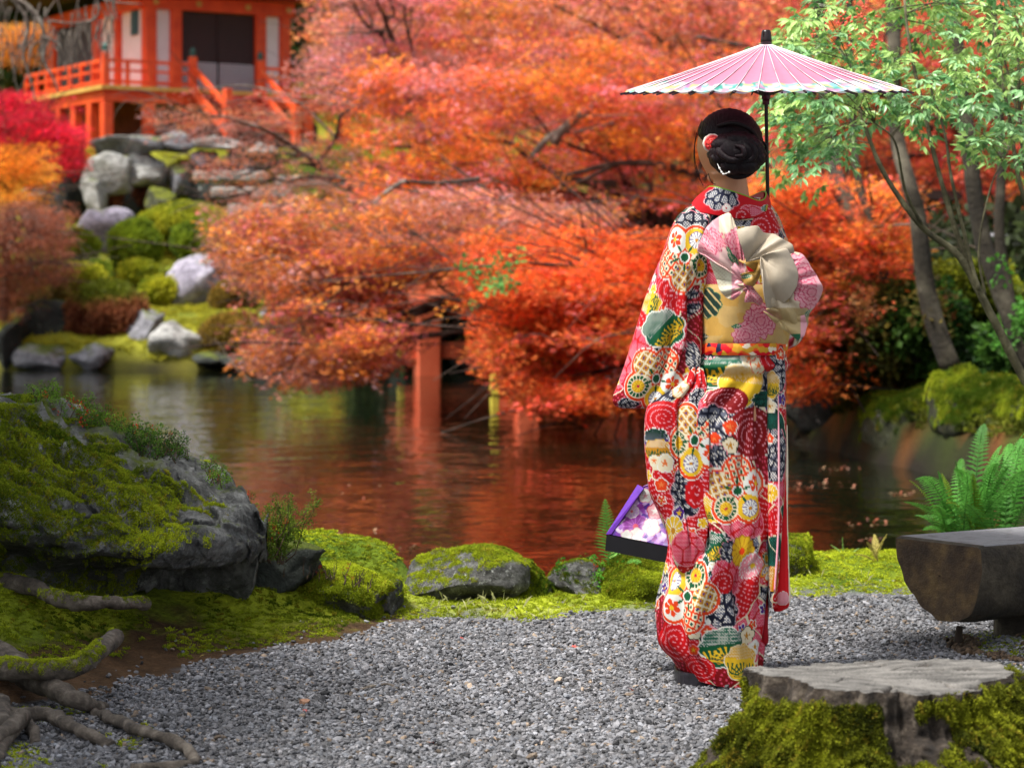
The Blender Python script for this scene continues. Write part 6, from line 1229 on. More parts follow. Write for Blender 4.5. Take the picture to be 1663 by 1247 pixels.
# ================================================================ trees
M_MB = surf('maple_bark', hx('1d1410'), hx('3d2e25'), 6, .9, .02, 25, c3=hx('6f6055')); M_LICH = surf('lichened_bark', hx('2f2721'), hx('6b6056'), 7, .9, .02, 25, c3=hx('b3ac9f'))
M_TWG = surf('maple_twig', hx('2b1e18'), hx('7d6d60'), 2, .9)
def poly_in(px, py, poly):
    P_ = np.array(poly, float); return poly_sd(px, py, P_) < 0
def limb(par, pts, r0, r1, mat=None, name='limb', seg=7):
    q = spline([P(*p) for p in pts], max(12, len(pts)*5)); q[1:-1] += np.stack([vn(q, 1.1, 3), vn(q, 1.3, 7), vn(q, 1.7, 9)], 1)[1:-1]*r0*1.2; V, F = tube_geo(q, np.linspace(r0, r1, len(q)), seg); return obj(name, V, F, mat or M_MB, par)
def tree(name, label, crown, dr, n, cols, size=(.5, 1.1), limbs=(), trunk=None, gap=-.1, s=.8, group='maples in autumn colour', flat=4.5, seed=0, holes=(), cat='tree', bark=None, layer=True, protos=MAPLE, tilt=.22, cs=.35, zig=0, feather=.25, twigs=0):
    """crown: outline of the foliage as seen, dr its depth range, cols: list of base colours"""
    rr = np.random.default_rng(seed+500); P_ = np.array(crown, float); m = n*6; px = rr.uniform(P_[:, 0].min(), P_[:, 0].max(), m); py = rr.uniform(P_[:, 1].min(), P_[:, 1].max(), m); jx = np.stack([px/70, py/45, 0*px], 1); k = poly_in(px+34*fbm(jx, 1, seed+.3, 3)+rr.normal(0, 20, m)*rr.random(m), py+26*fbm(jx, 1, seed+50.3, 3)+rr.normal(0, 14, m)*rr.random(m)+np.where(rr.random(m) < feather, np.abs(rr.normal(0, 55, m)), 0), crown); px, py = px[k], py[k]
    d = rr.uniform(*dr, len(px)); q = np.stack([(px-CX)*d/FOC, d, EYE-(py-HY)*d/FOC], 1)
    g = fbm(q*[1, 1, flat], s, seed*1.7+3, 3)+.45*fbm(q*[1, 1, flat*1.2], s*3.2, seed+31, 2); k = g > gap+.14
    for h in holes: k &= ~(poly_in(px, py, h) & (rr.random(len(px)) < .9))
    q = q[k][:n]; nn = len(q); b0 = trunk[0] if trunk else P(P_[:, 0].mean(), P_[:, 1].max(), sum(dr)/2)
    if len(trunk or ()) and len(trunk[0]) == 3: b0 = P(*trunk[0])
    t = thing(name, label, cat, tuple(b0), group); cf = np.clip(.5+1.1*fbm(q*[1, 1, 1.6], cs, seed+8.5, 3)+rr.normal(0, .16, nn), 0, .999)*(len(cols)-1); i = cf.astype(int); w_ = (cf-i)[:, None]; cl_ = np.array(cols); cc = cl_[i]*(1-w_)+cl_[np.minimum(i+1, len(cols)-1)]*w_; cc = cc*rr.uniform(.55, 1.35, (nn, 1))*(1+.5*fbm(q*[1, 1, 3], 1.6, seed+77, 2))[:, None]
    sc_ = rr.uniform(*size, nn)
    scatter('crown', q, np.stack([rr.normal(0, tilt, nn), rr.normal(0, tilt, nn), rr.random(nn)*6.283], 1), sc_, cc, protos, t)
    if trunk: limb(t, trunk, *(bark and bark[1:] or (.2, .1)), mat=(bark[0] if bark else None), name='trunk', seg=12)
    if twigs:
        mb = MB(); ii = rr.integers(0, nn, twigs)
        for i_ in ii:
            a = rr.normal(0, .25); dx = rr.uniform(.4, 1.3)*(1 if rr.random() < .5 else -1); p0 = q[i_]; dx *= .8; mb.tube(spline([p0, p0+[dx*.5, rr.normal(0, .2), rr.normal(0, .10)], p0+[dx, rr.normal(0, .3), rr.normal(-.05, .25)]], 7), np.linspace(rr.uniform(.004, .011), .002, 7), 4, False)
        mb.obj('twigs', M_TWG, t, True, 'stuff')
    if trunk and protos is MAPLE and nn > 400:
        T_ = spline([P(*a_) for a_ in trunk], 20)[8:]; dn_ = dr[0]+.3*(dr[1]-dr[0]); near = q[q[:, 1] < dn_+(dr[1]-dr[0])*.35]
        for i_ in rr.integers(0, len(near), min(16, 5+nn//260)):
            e_ = near[i_]; o_ = T_[rr.integers(0, len(T_))]; L_ = np.linalg.norm(e_-o_); m1 = o_*.62+e_*.38+[0, -.03*L_, rr.uniform(.02, .12)*L_]; m2 = o_*.28+e_*.72+[rr.normal(0, .04)*L_, -.03*L_, rr.uniform(.0, .08)*L_]
            qq = spline([o_, m1, m2, e_], 26); qq[1:-1] += np.stack([vn(qq, 1.4, 3), vn(qq, 1.6, 7), vn(qq, 1.9, 9)], 1)[1:-1]*.12; r0_ = min(.07, .012*L_+.012); V, F = tube_geo(qq, np.linspace(r0_, .010, 26), 7); lo_ = obj('limb', V, F, M_MB if rr.random() < .75 else M_LICH, t)
            mb = MB()
            for k_ in range(5):
                s_ = qq[rr.integers(8, 25)]; ln_ = rr.uniform(.5, 1.4); dv_ = (e_-o_)/L_+rr.normal(0, .6, 3)*[1, 1, .5]; mb.tube(spline([s_, s_+dv_*ln_*.5+[0, 0, rr.normal(0, .06)], s_+dv_*ln_], 7), np.linspace(.014, .004, 7), 4, False)
            mb.obj('side_twigs', M_MB, lo_, True, 'stuff')
    for L in limbs: limb(t, [(a_, b_, c_+(dr[1]-dr[0])*.25) for a_, b_, c_ in L[0]], L[1]*.62, L[2]*.7, L[3] if len(L) > 3 else None)
    return t
PB = [(.26,.10,.08), (.46,.18,.13), (.62,.28,.22), (.66,.24,.08), (.60,.15,.08)]       # pinkish brown
ORG_ = [(.72,.26,.24), (.66,.14,.14), (.68,.12,.06), (.78,.22,.03), (.86,.33,.04), (.80,.20,.04), (.75,.13,.06), (.72,.28,.26)]        # orange
RED = [(.66,.07,.02), (.84,.14,.03), (.90,.24,.04), (.85,.12,.07), (.88,.34,.04), (.78,.14,.10)]      # vermilion red
PNK = [(.50,.08,.10), (.70,.17,.19), (.78,.34,.28), (.80,.34,.10), (.64,.12,.14)]         # rose
DRK = [(.008,.02,.012), (.02,.05,.02), (.05,.10,.02)]
# backdrop of the wooded hillside
rr = np.random.default_rng(88); n = 9000; X = rr.uniform(-30, 34, n); Y = rr.uniform(78, 100, n); Z = ground_h(X, Y)*.4 + rr.uniform(-1, 17, n)*1.0
nb = fbm(np.stack([X, Y*0, Z], 1), .10, 3, 3); cc = np.where((nb > .12)[:, None], np.array([.60, .15, .05]), np.where((nb > -.15)[:, None], np.array([.62, .26, .10]), np.array([.42, .09, .07]))); lf = sstep(-6, -9, X)[:, None]; cc = cc*(1-lf)+np.array([.02, .04, .02])*lf; cc = cc*rr.uniform(.5, 1.4, (n, 1))
tag(scatter('far_wood', np.stack([X, Y, Z], 1), euler_up(n, .5, rr), rr.uniform(2.5, 5, n), cc, MAPLE), kind='stuff')
n = 9000; X = np.concatenate([rr.uniform(11, 26, n//2), rr.uniform(30, 60, n//4), -rr.uniform(17, 34, n//4)]); Y = np.concatenate([rr.uniform(14, 62, n//2), rr.uniform(60, 95, n//4), rr.uniform(47, 90, n//4)]); Z = ground_h(X, Y)+rr.uniform(.5, 10, n)*rr.random(n)**.5
nb = fbm(np.stack([X, Y, Z], 1), .14, 5, 3); cc = np.where((nb > .1)[:, None], np.array([.66, .16, .05]), np.where((nb > -.12)[:, None], np.array([.70, .30, .08]), np.array([.05, .10, .03])))*rr.uniform(.5, 1.3, (n, 1))
tag(scatter('side_wood', np.stack([X, Y, Z], 1), euler_up(n, .5, rr), rr.uniform(1.6, 3.2, n), cc, MAPLE), kind='stuff')
tree('evergreen_tree', 'dark evergreen standing right of the temple hall', [(440,-40),(560,-40),(560,118),(500,125),(440,118)], (70, 76), 900, DRK, (1.6, 3), gap=-.5, group='dark evergreens behind the temple', seed=1, trunk=[(500,240,73),(500,100,73),(500,-20,73)], bark=(M_MB, .3, .1), flat=1)
tree('evergreen_tree', 'dark evergreen at the upper left corner behind bare twigs', [(-60,-40),(110,-40),(110,120),(90,240),(-60,260)], (68, 74), 1100, DRK+[(.12,.12,.02)], (1.6, 3), gap=-.5, group='dark evergreens behind the temple', seed=2, trunk=[(30,300,71),(35,150,71),(40,-20,71)], bark=(M_MB, .3, .1), flat=1)
tree('maple_tree', 'rose red and orange maple across the top behind the umbrella', [(500,-60),(1330,-60),(1330,180),(1000,220),(760,200),(540,150),(500,40)], (42, 50), 3400, PNK+[(.8,.3,.05)], (.8, 1.5), gap=-.08, twigs=160, seed=3, trunk=[(1180,640,46),(1150,400,46),(1120,180,46)], bark=(M_MB, .28, .12), limbs=(([(1120,200,46),(1000,60,45),(900,10,44)], .12, .04), ([(880,95,43),(835,75,43),(800,85,43),(760,92,43)], .06, .02)), cs=.25)
tree('maple_tree', 'large glowing orange maple in the middle of the picture', [(560,150),(700,90),(900,60),(1130,120),(1250,180),(1250,420),(1080,440),(880,420),(700,390),(600,340),(560,250)], (34, 40), 4200, ORG_, (.6, 1.2), gap=-.06, twigs=220, seed=4, trunk=[(1170,640,37),(1130,480,37),(1060,330,37)], bark=(M_MB, .26, .12),
     limbs=(([(1150,290,33.5),(1080,270,33.5),(1000,268,33.5),(940,285,33.4),(890,300,33.4)], .10, .03), ([(1000,268,33.5),(940,300,33.3),(900,305,33.3)], .06, .02), ([(1000,300,33.6),(960,300,33.6),(900,280,33.5),(860,262,33.5),(830,235,33.4),(760,222,33.4),(715,215,33.4),(660,238,33.3),(600,234,33.3)], .10, .025), ([(860,262,33.4),(900,225,33.4),(950,215,33.4),(1000,200,33.4)], .09, .04, M_LICH), ([(900,235,33.4),(960,175,33.4),(975,150,33.4)], .12, .05, M_LICH), ([(1330,60,34),(1250,75,34),(1180,70,34),(1130,60,34)], .08, .03)), cs=.4)
tree('maple_tree', 'broad pinkish brown maple reaching low over the pond', [(360,370),(420,340),(520,340),(620,320),(760,330),(900,350),(860,450),(760,480),(700,500),(690,540),(640,590),(560,625),(500,630),(440,610),(400,590),(430,540),(470,500),(380,450),(350,400)], (26, 32), 3800, [PB[2], PB[4], PB[1], PB[2], (.75,.24,.05), (.78,.30,.04), PB[4], (.5,.12,.12)], (.45, 1.0), gap=-.13, holes=([(655,440),(770,440),(770,600),(640,620),(640,540)],), twigs=200, seed=5, trunk=[(1150,700,30),(1080,520,30),(960,420,30)], bark=(M_MB, .2, .1),
     limbs=(([(960,420,29),(850,440,28),(760,420,27.5),(700,440,27),(640,460,27),(560,480,26.5),(500,500,26.5)], .09, .02), ([(700,440,26.8),(720,470,26.5),(760,480,26.5)], .035, .015), ([(660,295,27),(620,320,26.5),(590,350,26.5),(560,380,26.5)], .05, .015, M_LICH), ([(780,290,27),(700,300,27),(660,298,27)], .05, .03)), cs=.5)
tree('maple_tree', 'thin twiggy pink brown maple before the garden steps', [(230,150),(330,130),(450,150),(560,120),(640,180),(640,330),(560,350),(480,340),(420,400),(350,400),(300,330),(330,240),(260,220)], (36, 42), 800, PB[1:]+[(.5,.1,.08)], (.4, .75), gap=.12, twigs=160, seed=6, trunk=[(640,330,39),(560,300,39),(500,250,39)], bark=(M_LICH, .07, .04), limbs=(([(560,235,38),(480,165,38),(400,140,38),(330,145,38)], .035, .012, M_LICH), ([(560,170,37),(480,165,37),(420,158,37)], .03, .01, M_LICH), ([(600,300,36),(500,300,36),(440,310,36)], .03, .01, M_LICH), ([(545,118,40),(560,75,40),(575,40,40)], .07, .04, M_LICH), ([(558,80,40),(590,60,40),(600,50,40)], .03, .01, M_LICH), ([(556,85,40),(530,70,40)], .03, .01, M_LICH)), cs=.6)
tree('maple_tree', 'rose tinted maple spray right of the temple railing', [(540,-40),(700,-40),(760,120),(700,200),(620,190),(520,170),(470,130),(545,80)], (38, 44), 1300, PNK[:3]+PB[1:3], (.5, .9), gap=-.02, twigs=70, seed=7, cs=.6, trunk=[(700,330,41),(680,200,41),(640,90,41)], bark=(M_LICH, .09, .05))
tree('maple_tree', 'fiery vermilion maple hanging low over the water behind the kimono', [(740,430),(800,400),(900,380),(1010,390),(1130,370),(1170,420),(1170,640),(1080,650),(960,655),(880,665),(840,640),(790,600),(770,560),(830,520),(790,480)], (22.5, 27), 4200, RED, (.4, .9), gap=-.16, twigs=90, seed=8, trunk=[(1200,760,25),(1180,600,25),(1130,460,25)], bark=(M_MB, .16, .08), limbs=(([(1130,480,24.5),(1000,500,24),(900,520,23.5)], .06, .015), ([(1150,560,24.5),(1020,590,24),(930,620,23.5)], .05, .012)), cs=.7)
tree('maple_tree', 'dusky rose maple spray hanging before the orange one above the pier', [(640,330),(760,310),(900,330),(990,360),(1010,400),(960,440),(880,430),(840,470),(780,440),(700,450),(650,400)], (27.5, 30), 1100, [PNK[2], (.60,.16,.14), PB[2], (.78,.30,.05), (.66,.16,.12)], (.4, .85), gap=.0, feather=.5, holes=([(655,440),(770,440),(770,600),(640,620),(640,540)],), twigs=60, seed=18, cs=.9, trunk=[(1160,720,29),(1120,560,29),(1010,410,29)], bark=(M_MB, .12, .05))
tree('maple_tree', 'bright red maple right of the obi bow', [(1230,300),(1330,290),(1400,330),(1480,330),(1480,400),(1430,440),(1440,500),(1400,560),(1340,600),(1350,640),(1260,640),(1230,560)], (20, 24), 2300, RED, (.35, .8), gap=-.06, twigs=50, seed=9, trunk=[(1400,600,22),(1380,500,22),(1340,420,22)], bark=(M_MB, .12, .07), limbs=(([(1340,420,21.8),(1290,440,21.5),(1250,460,21.5)], .04, .012), ([(1390,470,21.9),(1350,500,21.6),(1300,520,21.5)], .03, .01)), cs=.8, holes=([(1400,460),(1480,460),(1480,600),(1330,600),(1360,520)],))
tree('maple_tree', 'pale orange and rose maple behind the green leaved stems', [(1230,-40),(1720,-40),(1720,370),(1600,400),(1480,390),(1380,320),(1240,300)], (30, 38), 3800, [(.8,.35,.2), (.85,.3,.06), (.75,.15,.08), (.6,.08,.09), (.85,.42,.1)], (.6, 1.2), gap=-.08, twigs=120, seed=10, trunk=[(1720,640,34),(1700,400,34),(1650,180,34)], bark=(M_MB, .2, .1), cs=.4)
tree('maple_tree', 'crimson maple mound at the left edge below the bare twigs', [(-40,150),(40,150),(80,190),(120,215),(135,250),(110,290),(60,300),(-40,290)], (52, 55), 1000, [(.45,.01,.03), (.7,.02,.05), (.8,.05,.06)], (.6, 1.1), gap=-.25, twigs=30, seed=11, cs=.5, trunk=[(20,360,53.5),(20,300,53.5),(30,240,53.5)], bark=(M_MB, .1, .06))
tree('maple_tree', 'small orange maple under the crimson one at the left edge', [(-40,250),(30,235),(75,260),(90,310),(60,340),(20,330),(-40,340)], (48, 51), 600, [(.7,.13,.02), (.85,.28,.02), (.8,.4,.06)], (.5, .9), gap=-.2, seed=12, cs=.5, trunk=[(10,420,50),(15,340,50),(20,290,50)], bark=(M_MB, .08, .05))
tree('maple_tree', 'weeping rusty brown maple at the left edge by the shore', [(-40,325),(60,335),(105,365),(120,400),(112,440),(60,480),(40,520),(-40,530)], (44, 47.5), 1300, [(.12,.035,.02), (.30,.09,.05), (.42,.14,.07), (.25,.08,.05)], (.4, .8), gap=-.15, twigs=60, seed=13, cs=.7, trunk=[(5,520,46.5),(10,440,46.5),(20,370,46.5)], bark=(M_MB, .09, .05))
tree('maple_tree', 'yellow tinged orange sprays at the upper left corner', [(-40,40),(40,45),(70,80),(40,110),(-40,100)], (58, 60), 260, [(.75,.25,.04), (.8,.4,.08)], (.6, 1.0), gap=-.1, seed=14, cs=.5, trunk=[(-30,300,59),(-30,180,59),(-20,80,59)], bark=(M_MB, .09, .05))
# bare pale branches at the upper left
bt_ = thing('bare_tree', 'bare pale grey tree trailing leafless twigs in front of the temple corner', 'tree', P(-120, 560, 34)); rr = np.random.default_rng(31)
limb(bt_, [(-120,560,34),(-110,300,34),(-80,60,34),(-20,-40,34)], .22, .12, M_LICH, 'trunk', 12)
L0 = [([(-60,-30,34),(20,0,34),(55,25,34),(70,60,34),(68,100,34),(85,130,34),(95,150,34)], .045, .012), ([(20,0,34),(45,40,34),(38,90,34),(50,130,34),(58,165,34)], .035, .012), ([(70,60,34),(95,75,34),(105,110,34)], .02, .008), ([(-40,-30,34),(80,-20,34),(150,-5,34),(155,30,34),(120,40,34),(75,35,34)], .03, .012), ([(150,-5,34),(190,5,34),(230,8,34)], .02, .007), ([(68,65,34),(50,80,34),(45,120,34),(30,150,34)], .015, .006)]
for L in L0: limb(bt_, *L[:1], L[1], L[2], M_LICH)
mb = MB()
for i in range(90):
    x0 = rr.uniform(0, 190); y0 = rr.uniform(-15, 70)+.25*(60-abs(x0-70)); a = rr.uniform(-25, 25); l_ = rr.uniform(30, 90); d_ = 34+rr.uniform(-.8, .8); mb.tube(spline([P(x0, y0, d_), P(x0+a*.4, y0+l_*.35, d_), P(x0+a, y0+l_, d_)], 7), np.linspace(.011, .004, 7), 4, False)
mb.obj('twigs', M_LICH, bt_, True, 'stuff')

# ================================================================ right bank: mossy blocks, trunks, undergrowth, fence
RB = 'mossy blocks of the right bank'
for i, (lab, px, py, d, w_, h_, dep) in enumerate((('large mossy block at the waterline behind the fern', 1478, 690, 20.6, 125, 135, 1.2), ('moss hung block right of the large one', 1600, 665, 19.2, 150, 130, 1.2), ('dark rock in the gap under the red maple', 1345, 680, 22.6, 120, 90, 1.0), ('low dark rock at the water behind the kimono', 1240, 665, 25, 140, 90, 1.2), ('mossy rock beyond the right block at the frame edge', 1680, 700, 18, 90, 120, 1.2), ('dark mossy rock below the vermilion maple', 1130, 665, 28, 130, 70, 1.2), ('small mossy rock on the bank shelf', 1440, 600, 22.5, 70, 40, .8))):
    t_, V_, F_ = rock('rock', lab, px, py, d, w_, h_, dep, R_RIGHT if 'moss' in lab and 'dark' not in lab else R_DK2, 90+i, RB, sub=5, sq=.6)
    if 'mossy' in lab or 'moss hung' in lab:
        p_, n_ = sample_surface(V_, F_, 7000); k = (n_[:, 2]+.7*fbm(p_, 2.2, i) > .15); moss_on('moss', p_[k], n_[k], .06, t_, bias=-.35)
    elif 'dark' in lab: pass
tree('bank_shrub', 'gnarled olive green shrubs under the trunks on the right bank', [(1270,560),(1330,500),(1420,470),(1500,500),(1540,540),(1540,600),(1440,620),(1300,620),(1270,600)], (19.5, 23), 3000, [(.03,.045,.01),(.10,.10,.015),(.16,.15,.03),(.20,.06,.02)], (.14, .34), gap=-.05, group='shrubs on the right bank', seed=20, cs=.9, cat='shrub', protos=BUSH, tilt=1.5, flat=1)
tree('bank_shrub', 'yellow green mound between the two leaning trunks', [(1520,460),(1560,440),(1610,445),(1640,470),(1640,500),(1560,500),(1530,490)], (20.5, 22), 1500, [(.1,.14,.01),(.3,.33,.02),(.4,.4,.03)], (.12, .26), gap=-.4, group='shrubs on the right bank', seed=21, cs=.9, cat='shrub', protos=BUSH, tilt=1.5, flat=1)
tree('bank_shrub', 'dark glossy shrubs filling the bank under the right trunks', [(1440,480),(1700,470),(1700,600),(1600,600),(1500,590),(1440,560)], (19, 23), 4200, [(.012,.03,.008),(.03,.09,.015),(.10,.22,.03),(.04,.07,.02)], (.14, .34), gap=-.1, group='shrubs on the right bank', seed=22, cs=1.2, cat='shrub', protos=BUSH, tilt=1.5, flat=1)
tree('bank_shrub', 'brighter green leaves at the right edge beside the thick trunk', [(1600,440),(1700,440),(1700,560),(1640,560),(1610,500)], (15.5, 18), 1500, [(.03,.12,.015),(.10,.3,.04),(.2,.4,.08)], (.10, .24), gap=-.1, group='shrubs on the right bank', seed=23, cs=1.2, cat='shrub', protos=BUSH, tilt=1.5, flat=1)
tree('bank_shrub', 'green sprays hanging among the red leaves above the pier', [(760,430),(830,410),(850,440),(800,480),(770,500)], (21.5, 22.5), 15, [(.05,.22,.03),(.15,.4,.1)], (.12, .26), gap=-.3, group='shrubs on the right bank', seed=24, cat='shrub', protos=BUSH, tilt=1.5, flat=1)
cover('ground_cover', 42000, (2.4, 16), (10.5, 30), lambda X, Y: (ground_h(X, Y) > .05), .13, (.03, .05, .008), (.28, .3, .02), .9, -.2, MOSS)
n = 5000; rr = np.random.default_rng(71); X = rr.uniform(-3, 9, n); Y = rr.uniform(44.5, 50, n); Z = ground_h(X, Y)+rr.uniform(0, 1.6, n); cc = np.array([.02, .035, .012])*rr.uniform(.3, 2.5, (n, 1)); scatter('undergrowth', np.stack([X, Y, Z], 1), rr.random((n, 3))*6.28, rr.uniform(.4, .9, n), cc, BUSH)
n = 3500; X = rr.uniform(2.0, 8, n); Y = rr.uniform(24, 44, n); Z = np.maximum(ground_h(X, Y), -.25)+rr.uniform(0, 1.3, n); cc = np.array([.025, .035, .012])*rr.uniform(.3, 2.5, (n, 1)); scatter('undergrowth', np.stack([X, Y, Z], 1), rr.random((n, 3))*6.28, rr.uniform(.4, .9, n), cc, BUSH)
M_TRK = surf('mossy_trunk_bark', hx('16120d'), hx('332c20'), 3, .95, .03, 20, c3=hx('6b6453'))
for lab, pts, r0, r1 in (('stout mossy trunk leaning left behind the green stems', [(1545,600,19.5),(1525,540,19.5),(1508,480,19.5),(1498,420,19.5),(1490,360,19.5),(1478,320,19.5),(1462,200,19.8),(1450,60,20),(1440,-120,20.3)], .085, .055),
                         ('paler trunk near the right edge with patchy bark', [(1662,600,17.5),(1645,540,17.5),(1622,470,17.5),(1605,400,17.5),(1595,340,17.5),(1583,280,17.5),(1560,150,17.6),(1550,0,17.8),(1545,-140,18)], .07, .055),
                         ('thin grey trunk crossing left behind the red maple', [(1450,600,21),(1430,500,21),(1418,440,21),(1405,380,21),(1380,330,21),(1340,240,21.5),(1330,120,21.5),(1320,-100,21.6)], .10, .06),
                         ('thin dark trunk close beside the stout mossy one', [(1490,590,20.5),(1470,520,20.5),(1440,450,20.5),(1425,380,20.5),(1400,300,20.6),(1390,180,20.8),(1385,-80,21)], .045, .03),
                         ('thin dark trunk far right behind the paler one', [(1655,560,20),(1640,470,20),(1625,380,20),(1628,280,20),(1620,160,20),(1600,-80,20.2)], .05, .035),
                         ('slender bent trunk rising from the bank near the bow', [(1390,620,22),(1370,540,22),(1340,500,22),(1320,470,22),(1300,430,22)], .05, .03)):
    t_ = thing('tree', lab, 'tree', P(*pts[0]), 'bare trunks on the right bank'); limb(t_, pts, r0, r1, M_TRK, 'trunk', 14)
    limb(t_, [pts[-2], (pts[-2][0]+40, pts[-2][1]-90, pts[-2][2]+.3), (pts[-2][0]+60, pts[-2][1]-200, pts[-2][2]+.5)], r1*.6, r1*.2, M_TRK)
# fence and the low vermilion building beyond
M_FB = surf('fence_brown', hx('3a2420'), hx('5c3a30'), 5, .8); M_FT = surf('fence_top_grey', hx('9c9aa0'), hx('c4c2c8'), 5, .7)
fe = thing('fence', 'brown garden fence with a pale top rail beyond the trunks', 'fence', P(1600, 460, 27))
MB().bar(P(1600,384,27), P(1760,382,26.5), .1, .07).obj('top_rail', M_FT, fe); MB().bar(P(1420,392,28), P(1600,386,27), .09, .06).obj('top_rail', M_FB, fe)
MB().bar(P(1420,440,28), P(1760,438,26.5), .08, .07).obj('bottom_rail', M_FB, fe)
for i in range(20):
    x = 1424+i*17; d_ = 28-(x-1420)/340*1.5; a = np.array(P(x, 388, d_)); b = np.array(P(x, 442, d_)); MB().box((a+b)/2, (.05, .05, a[2]-b[2])).obj('picket', M_FB, fe)
for x in (1436, 1500, 1575, 1650): d_ = 28-(x-1420)/340*1.5; a = np.array(P(x, 378, d_-.1)); b = np.array(P(x, 520, d_-.1)); MB().box((a+b)/2, (.11, .11, a[2]-b[2])).obj('post', M_FB, fe)
lb_ = thing('garden_house', 'low vermilion walled house with dark openings glimpsed between trunks', 'house', P(1440, 480, 31)); c = np.array(P(1440, 452, 31))
MB().box(c+[0, .6, -.1], (1.5, 1.0, .38)).obj('lower_wall', M_BRG, lb_); MB().box(c+[0, .75, .55], (1.5, .8, .88)).obj('wall', M_DWOOD, lb_)
for x in (-.55, -.2, .25, .6): MB().box(c+[x, .3, .55], (.09, .09, .9)).obj('post', M_FB, lb_)
MB().box(c+[.12, .32, .42], (.24, .03, .40)).obj('window', surf('window_blue', hx('3c5a7c'), hx('5c7c9c'), 5, .3), lb_); MB().box(c+[0, .6, 1.06], (1.9, 1.6, .12)).obj('roof', M_ROOF, lb_)

# ================================================================ tall green leaved shrubs (compound leaves on bare stems), nearer
M_NL = attr_mat('nandina_leaf', rough=.35, trans=.35, spec=.5, vary=.1); M_NS = surf('cane_bark', hx('1d180e'), hx('4d4830'), 14, .85, .006, 60, c3=hx('7d775c'))
def leaf_mesh(seed):
    r = np.random.default_rng(seed); V = []; F = []; K = []; L = r.uniform(.10, .16); segs = [(0, 1)]; pts = []
    rach = np.array([[0, 0, 0], [L*.5, 0, .01], [L, r.normal(0, .01), -.025]]); cv = spline(rach, 9); T, Ft = tube_geo(cv, np.linspace(.0011, .0006, 9), 4, False); V = T.tolist(); F = list(Ft); K = [[.5, .5, .4]]*len(V)
    def leaflet(c, d_, l_):
        d_ = d_/np.linalg.norm(d_); up = np.array([0, 0, 1.])+r.normal(0, .35, 3); s_ = np.cross(d_, up); s_ /= np.linalg.norm(s_); nn = np.cross(s_, d_); k = len(V); sh = r.uniform(.7, 1.35); w_ = l_*.17
        for u, ww in ((0, .05), (.25, .85), (.5, 1), (.75, .6), (1, .03)):
            for v in (-1, 0, 1): V.append((c+d_*l_*u+s_*w_*ww*v-nn*l_*(.22*u*u)+nn*abs(v)*w_*.25).tolist()); K.append([sh*(1.15 if v else .95)]*3)
        for a_ in range(4):
            for b_ in range(2): F.append((k+a_*3+b_, k+a_*3+b_+1, k+a_*3+b_+4, k+a_*3+b_+3))
    for f_ in (.25, .5, .75):
        i = int(f_*8)
        for s_ in (-1, 1):
            sd_ = np.array([.55, s_*.8, -.1]); e_ = cv[i]+sd_/np.linalg.norm(sd_)*L*.5*(1.2-f_); T, Ft = tube_geo(np.array([cv[i], (cv[i]+e_)/2, e_]), [.0008, .0007, .0005], 3, False); k = len(V); V += T.tolist(); F += [tuple(np.array(q_)+k) for q_ in Ft]; K += [[.5, .5, .4]]*len(T)
            for dd in ([.8, s_*.6, -.15], [.2, s_, -.25], [1, s_*.1, -.2]): leaflet(e_, np.array(dd)+r.normal(0, .15, 3), r.uniform(.038, .055))
    for dd in ([1, 0, -.3], [.7, .7, -.3], [.7, -.7, -.3]): leaflet(cv[-1], np.array(dd), r.uniform(.04, .058))
    return V, F, K
LM = []
for i in range(10):
    V, F, K = leaf_mesh(300+i)
    for j, cb in enumerate(((.13, .31, .11), (.28, .50, .22), (.38, .56, .17))): me = mk_mesh(np.array(V), F, False, np.array(K)*cb); me.materials.append(M_NL); LM.append((j, me))
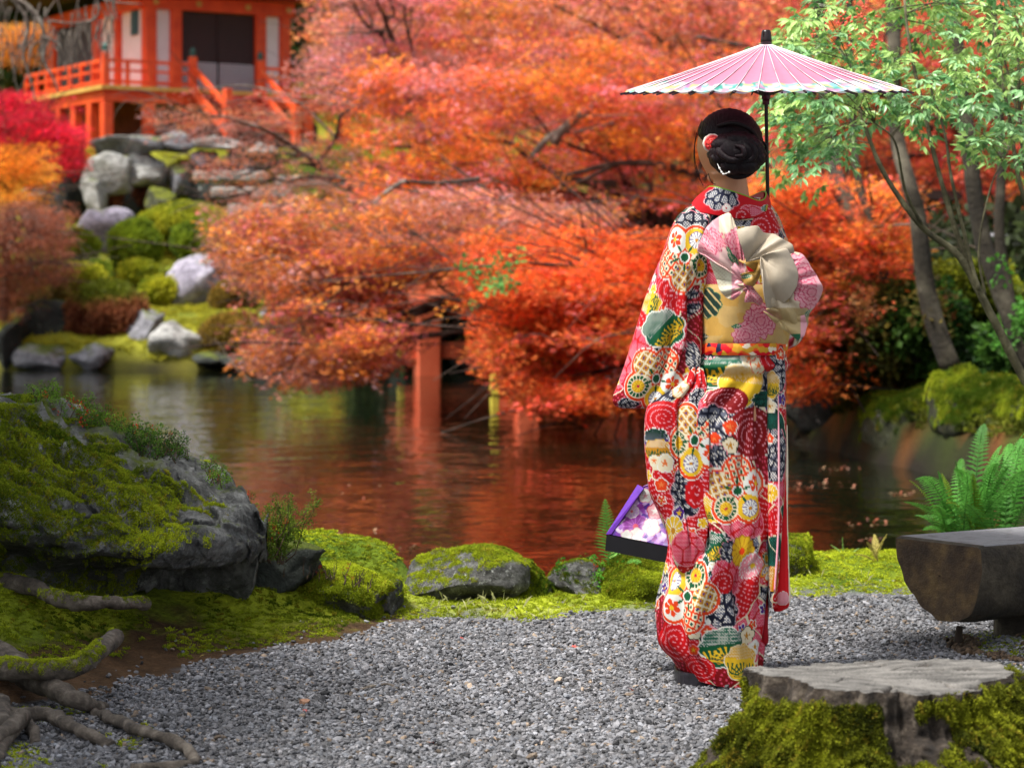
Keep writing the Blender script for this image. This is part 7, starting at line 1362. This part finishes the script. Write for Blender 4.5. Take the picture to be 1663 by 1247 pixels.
def nandina(label, stems, zone, n, seed, berries=()):
    rr = np.random.default_rng(seed); t = thing('tall_shrub', label, 'shrub', P(*stems[0][0][0]), 'green leaved shrubs on bare stems'); tips = []
    for pts, r0, r1 in stems:
        q = spline([P(*p) for p in pts], 40); q += np.stack([vn(q, 6, 2), vn(q, 6, 5), vn(q, 6, 8)], 1)*r0*.5; rad = np.linspace(r0, r1, 40)*(1+.12*vn(q, 40, 1)); V, F = tube_geo(q, rad, 9); obj('stem', V, F, M_NS, t); tips.append(q[22:])
    tips = np.vstack(tips); P_ = np.array(zone, float); got = 0; px = rr.uniform(P_[:, 0].min(), P_[:, 0].max(), n*5); py = rr.uniform(P_[:, 1].min(), P_[:, 1].max(), n*5); k = poly_in(px, py, zone); px, py = px[k], py[k]
    d_ = rr.uniform(8.9, 10.6, len(px)); pos = np.stack([(px-CX)*d_/FOC, d_, EYE-(py-HY)*d_/FOC], 1); k = fbm(pos, 2.6, seed+3, 3) > -.14; pos = pos[k][:n]; mbp = MB()
    for i, c in enumerate(pos):
        j = np.argmin(((tips-c)**2).sum(1)); hd = c-tips[j]; az = math.atan2(hd[1], hd[0])+rr.normal(0, .5); lvl = 2 if c[2] > EYE+(HY-120)*9.5/FOC and rr.random() < .5 else rr.integers(0, 3); cand = [m_ for q_, m_ in LM if q_ == lvl]
        o = bpy.data.objects.new('leaf', cand[rr.integers(0, len(cand))]); COL.objects.link(o); o.parent = t; o.location = tuple(c-ORG[t]); o.rotation_euler = (rr.normal(0, .35), rr.uniform(-.2, .6), az); s_ = rr.uniform(.72, 1.05); o.scale = (s_, s_, s_)
        if i % 3 == 0 and np.linalg.norm(hd) < .6: mbp.tube(spline([tips[j], (tips[j]+c)/2+[0, 0, .03], c], 6), [.0028, .0024, .002, .0017, .0014, .0012], 4, False)
    mbp.obj('leaf_stalks', M_NS, t, True, 'stuff')
    if berries:
        mb = MB()
        for bx, by, nb_ in berries:
            for _ in range(nb_): c = np.array(P(bx+rr.normal(0, 22), by+rr.normal(0, 12), 9.4+rr.normal(0, .08))); mb.add(ICO[1][0]*.0055+c, ICO[1][1].tolist())
        mb.obj('berries', surf('berry_red', hx('d0301c'), hx('f06a4a'), 60, .4), t, True, 'stuff')
nandina('tall green leaved shrub with red berries arching right of the umbrella', [([(1720,720,9.4),(1663,615,9.4),(1610,510,9.4),(1560,420,9.4),(1500,370,9.4),(1440,290,9.4),(1405,210,9.4),(1380,100,9.4)], .020, .006), ([(1610,510,9.42),(1560,400,9.42),(1530,300,9.42),(1505,200,9.42),(1480,90,9.42),(1470,0,9.45)], .013, .005), ([(1590,470,9.38),(1570,400,9.4),(1545,290,9.4),(1535,220,9.4),(1510,140,9.4)], .009, .004), ([(1500,370,9.4),(1470,310,9.35),(1452,230,9.3),(1420,200,9.3)], .007, .003)],
        [(1255,160),(1290,130),(1240,60),(1310,10),(1400,-30),(1640,-30),(1640,90),(1600,180),(1610,250),(1570,235),(1560,170),(1510,170),(1500,210),(1430,200),(1420,160),(1390,240),(1330,300),(1270,280),(1255,220)], 292, 1, ((1375,30,46), (1335,55,30), (1395,62,40), (1400,85,20)))
nandina('second green leaved shrub with dark stems at the right edge', [([(1760,620,9.8),(1700,420,9.8),(1658,300,9.8),(1640,200,9.8),(1625,120,9.8),(1610,0,9.8)], .012, .006), ([(1690,400,9.7),(1663,260,9.7),(1655,140,9.7),(1650,0,9.7)], .010, .005), ([(1700,350,9.6),(1663,230,9.6),(1640,130,9.6),(1620,60,9.6)], .007, .004)], [(1590,-30),(1720,-30),(1720,220),(1640,215),(1600,120)], 110, 2)
nandina('thin young shoots with yellowish leaves between the two trunks', [([(1600,480,9.6),(1590,400,9.6),(1610,300,9.6),(1640,240,9.6)], .006, .002)], [(1560,190),(1663,180),(1690,260),(1640,280),(1570,250)], 22, 3)
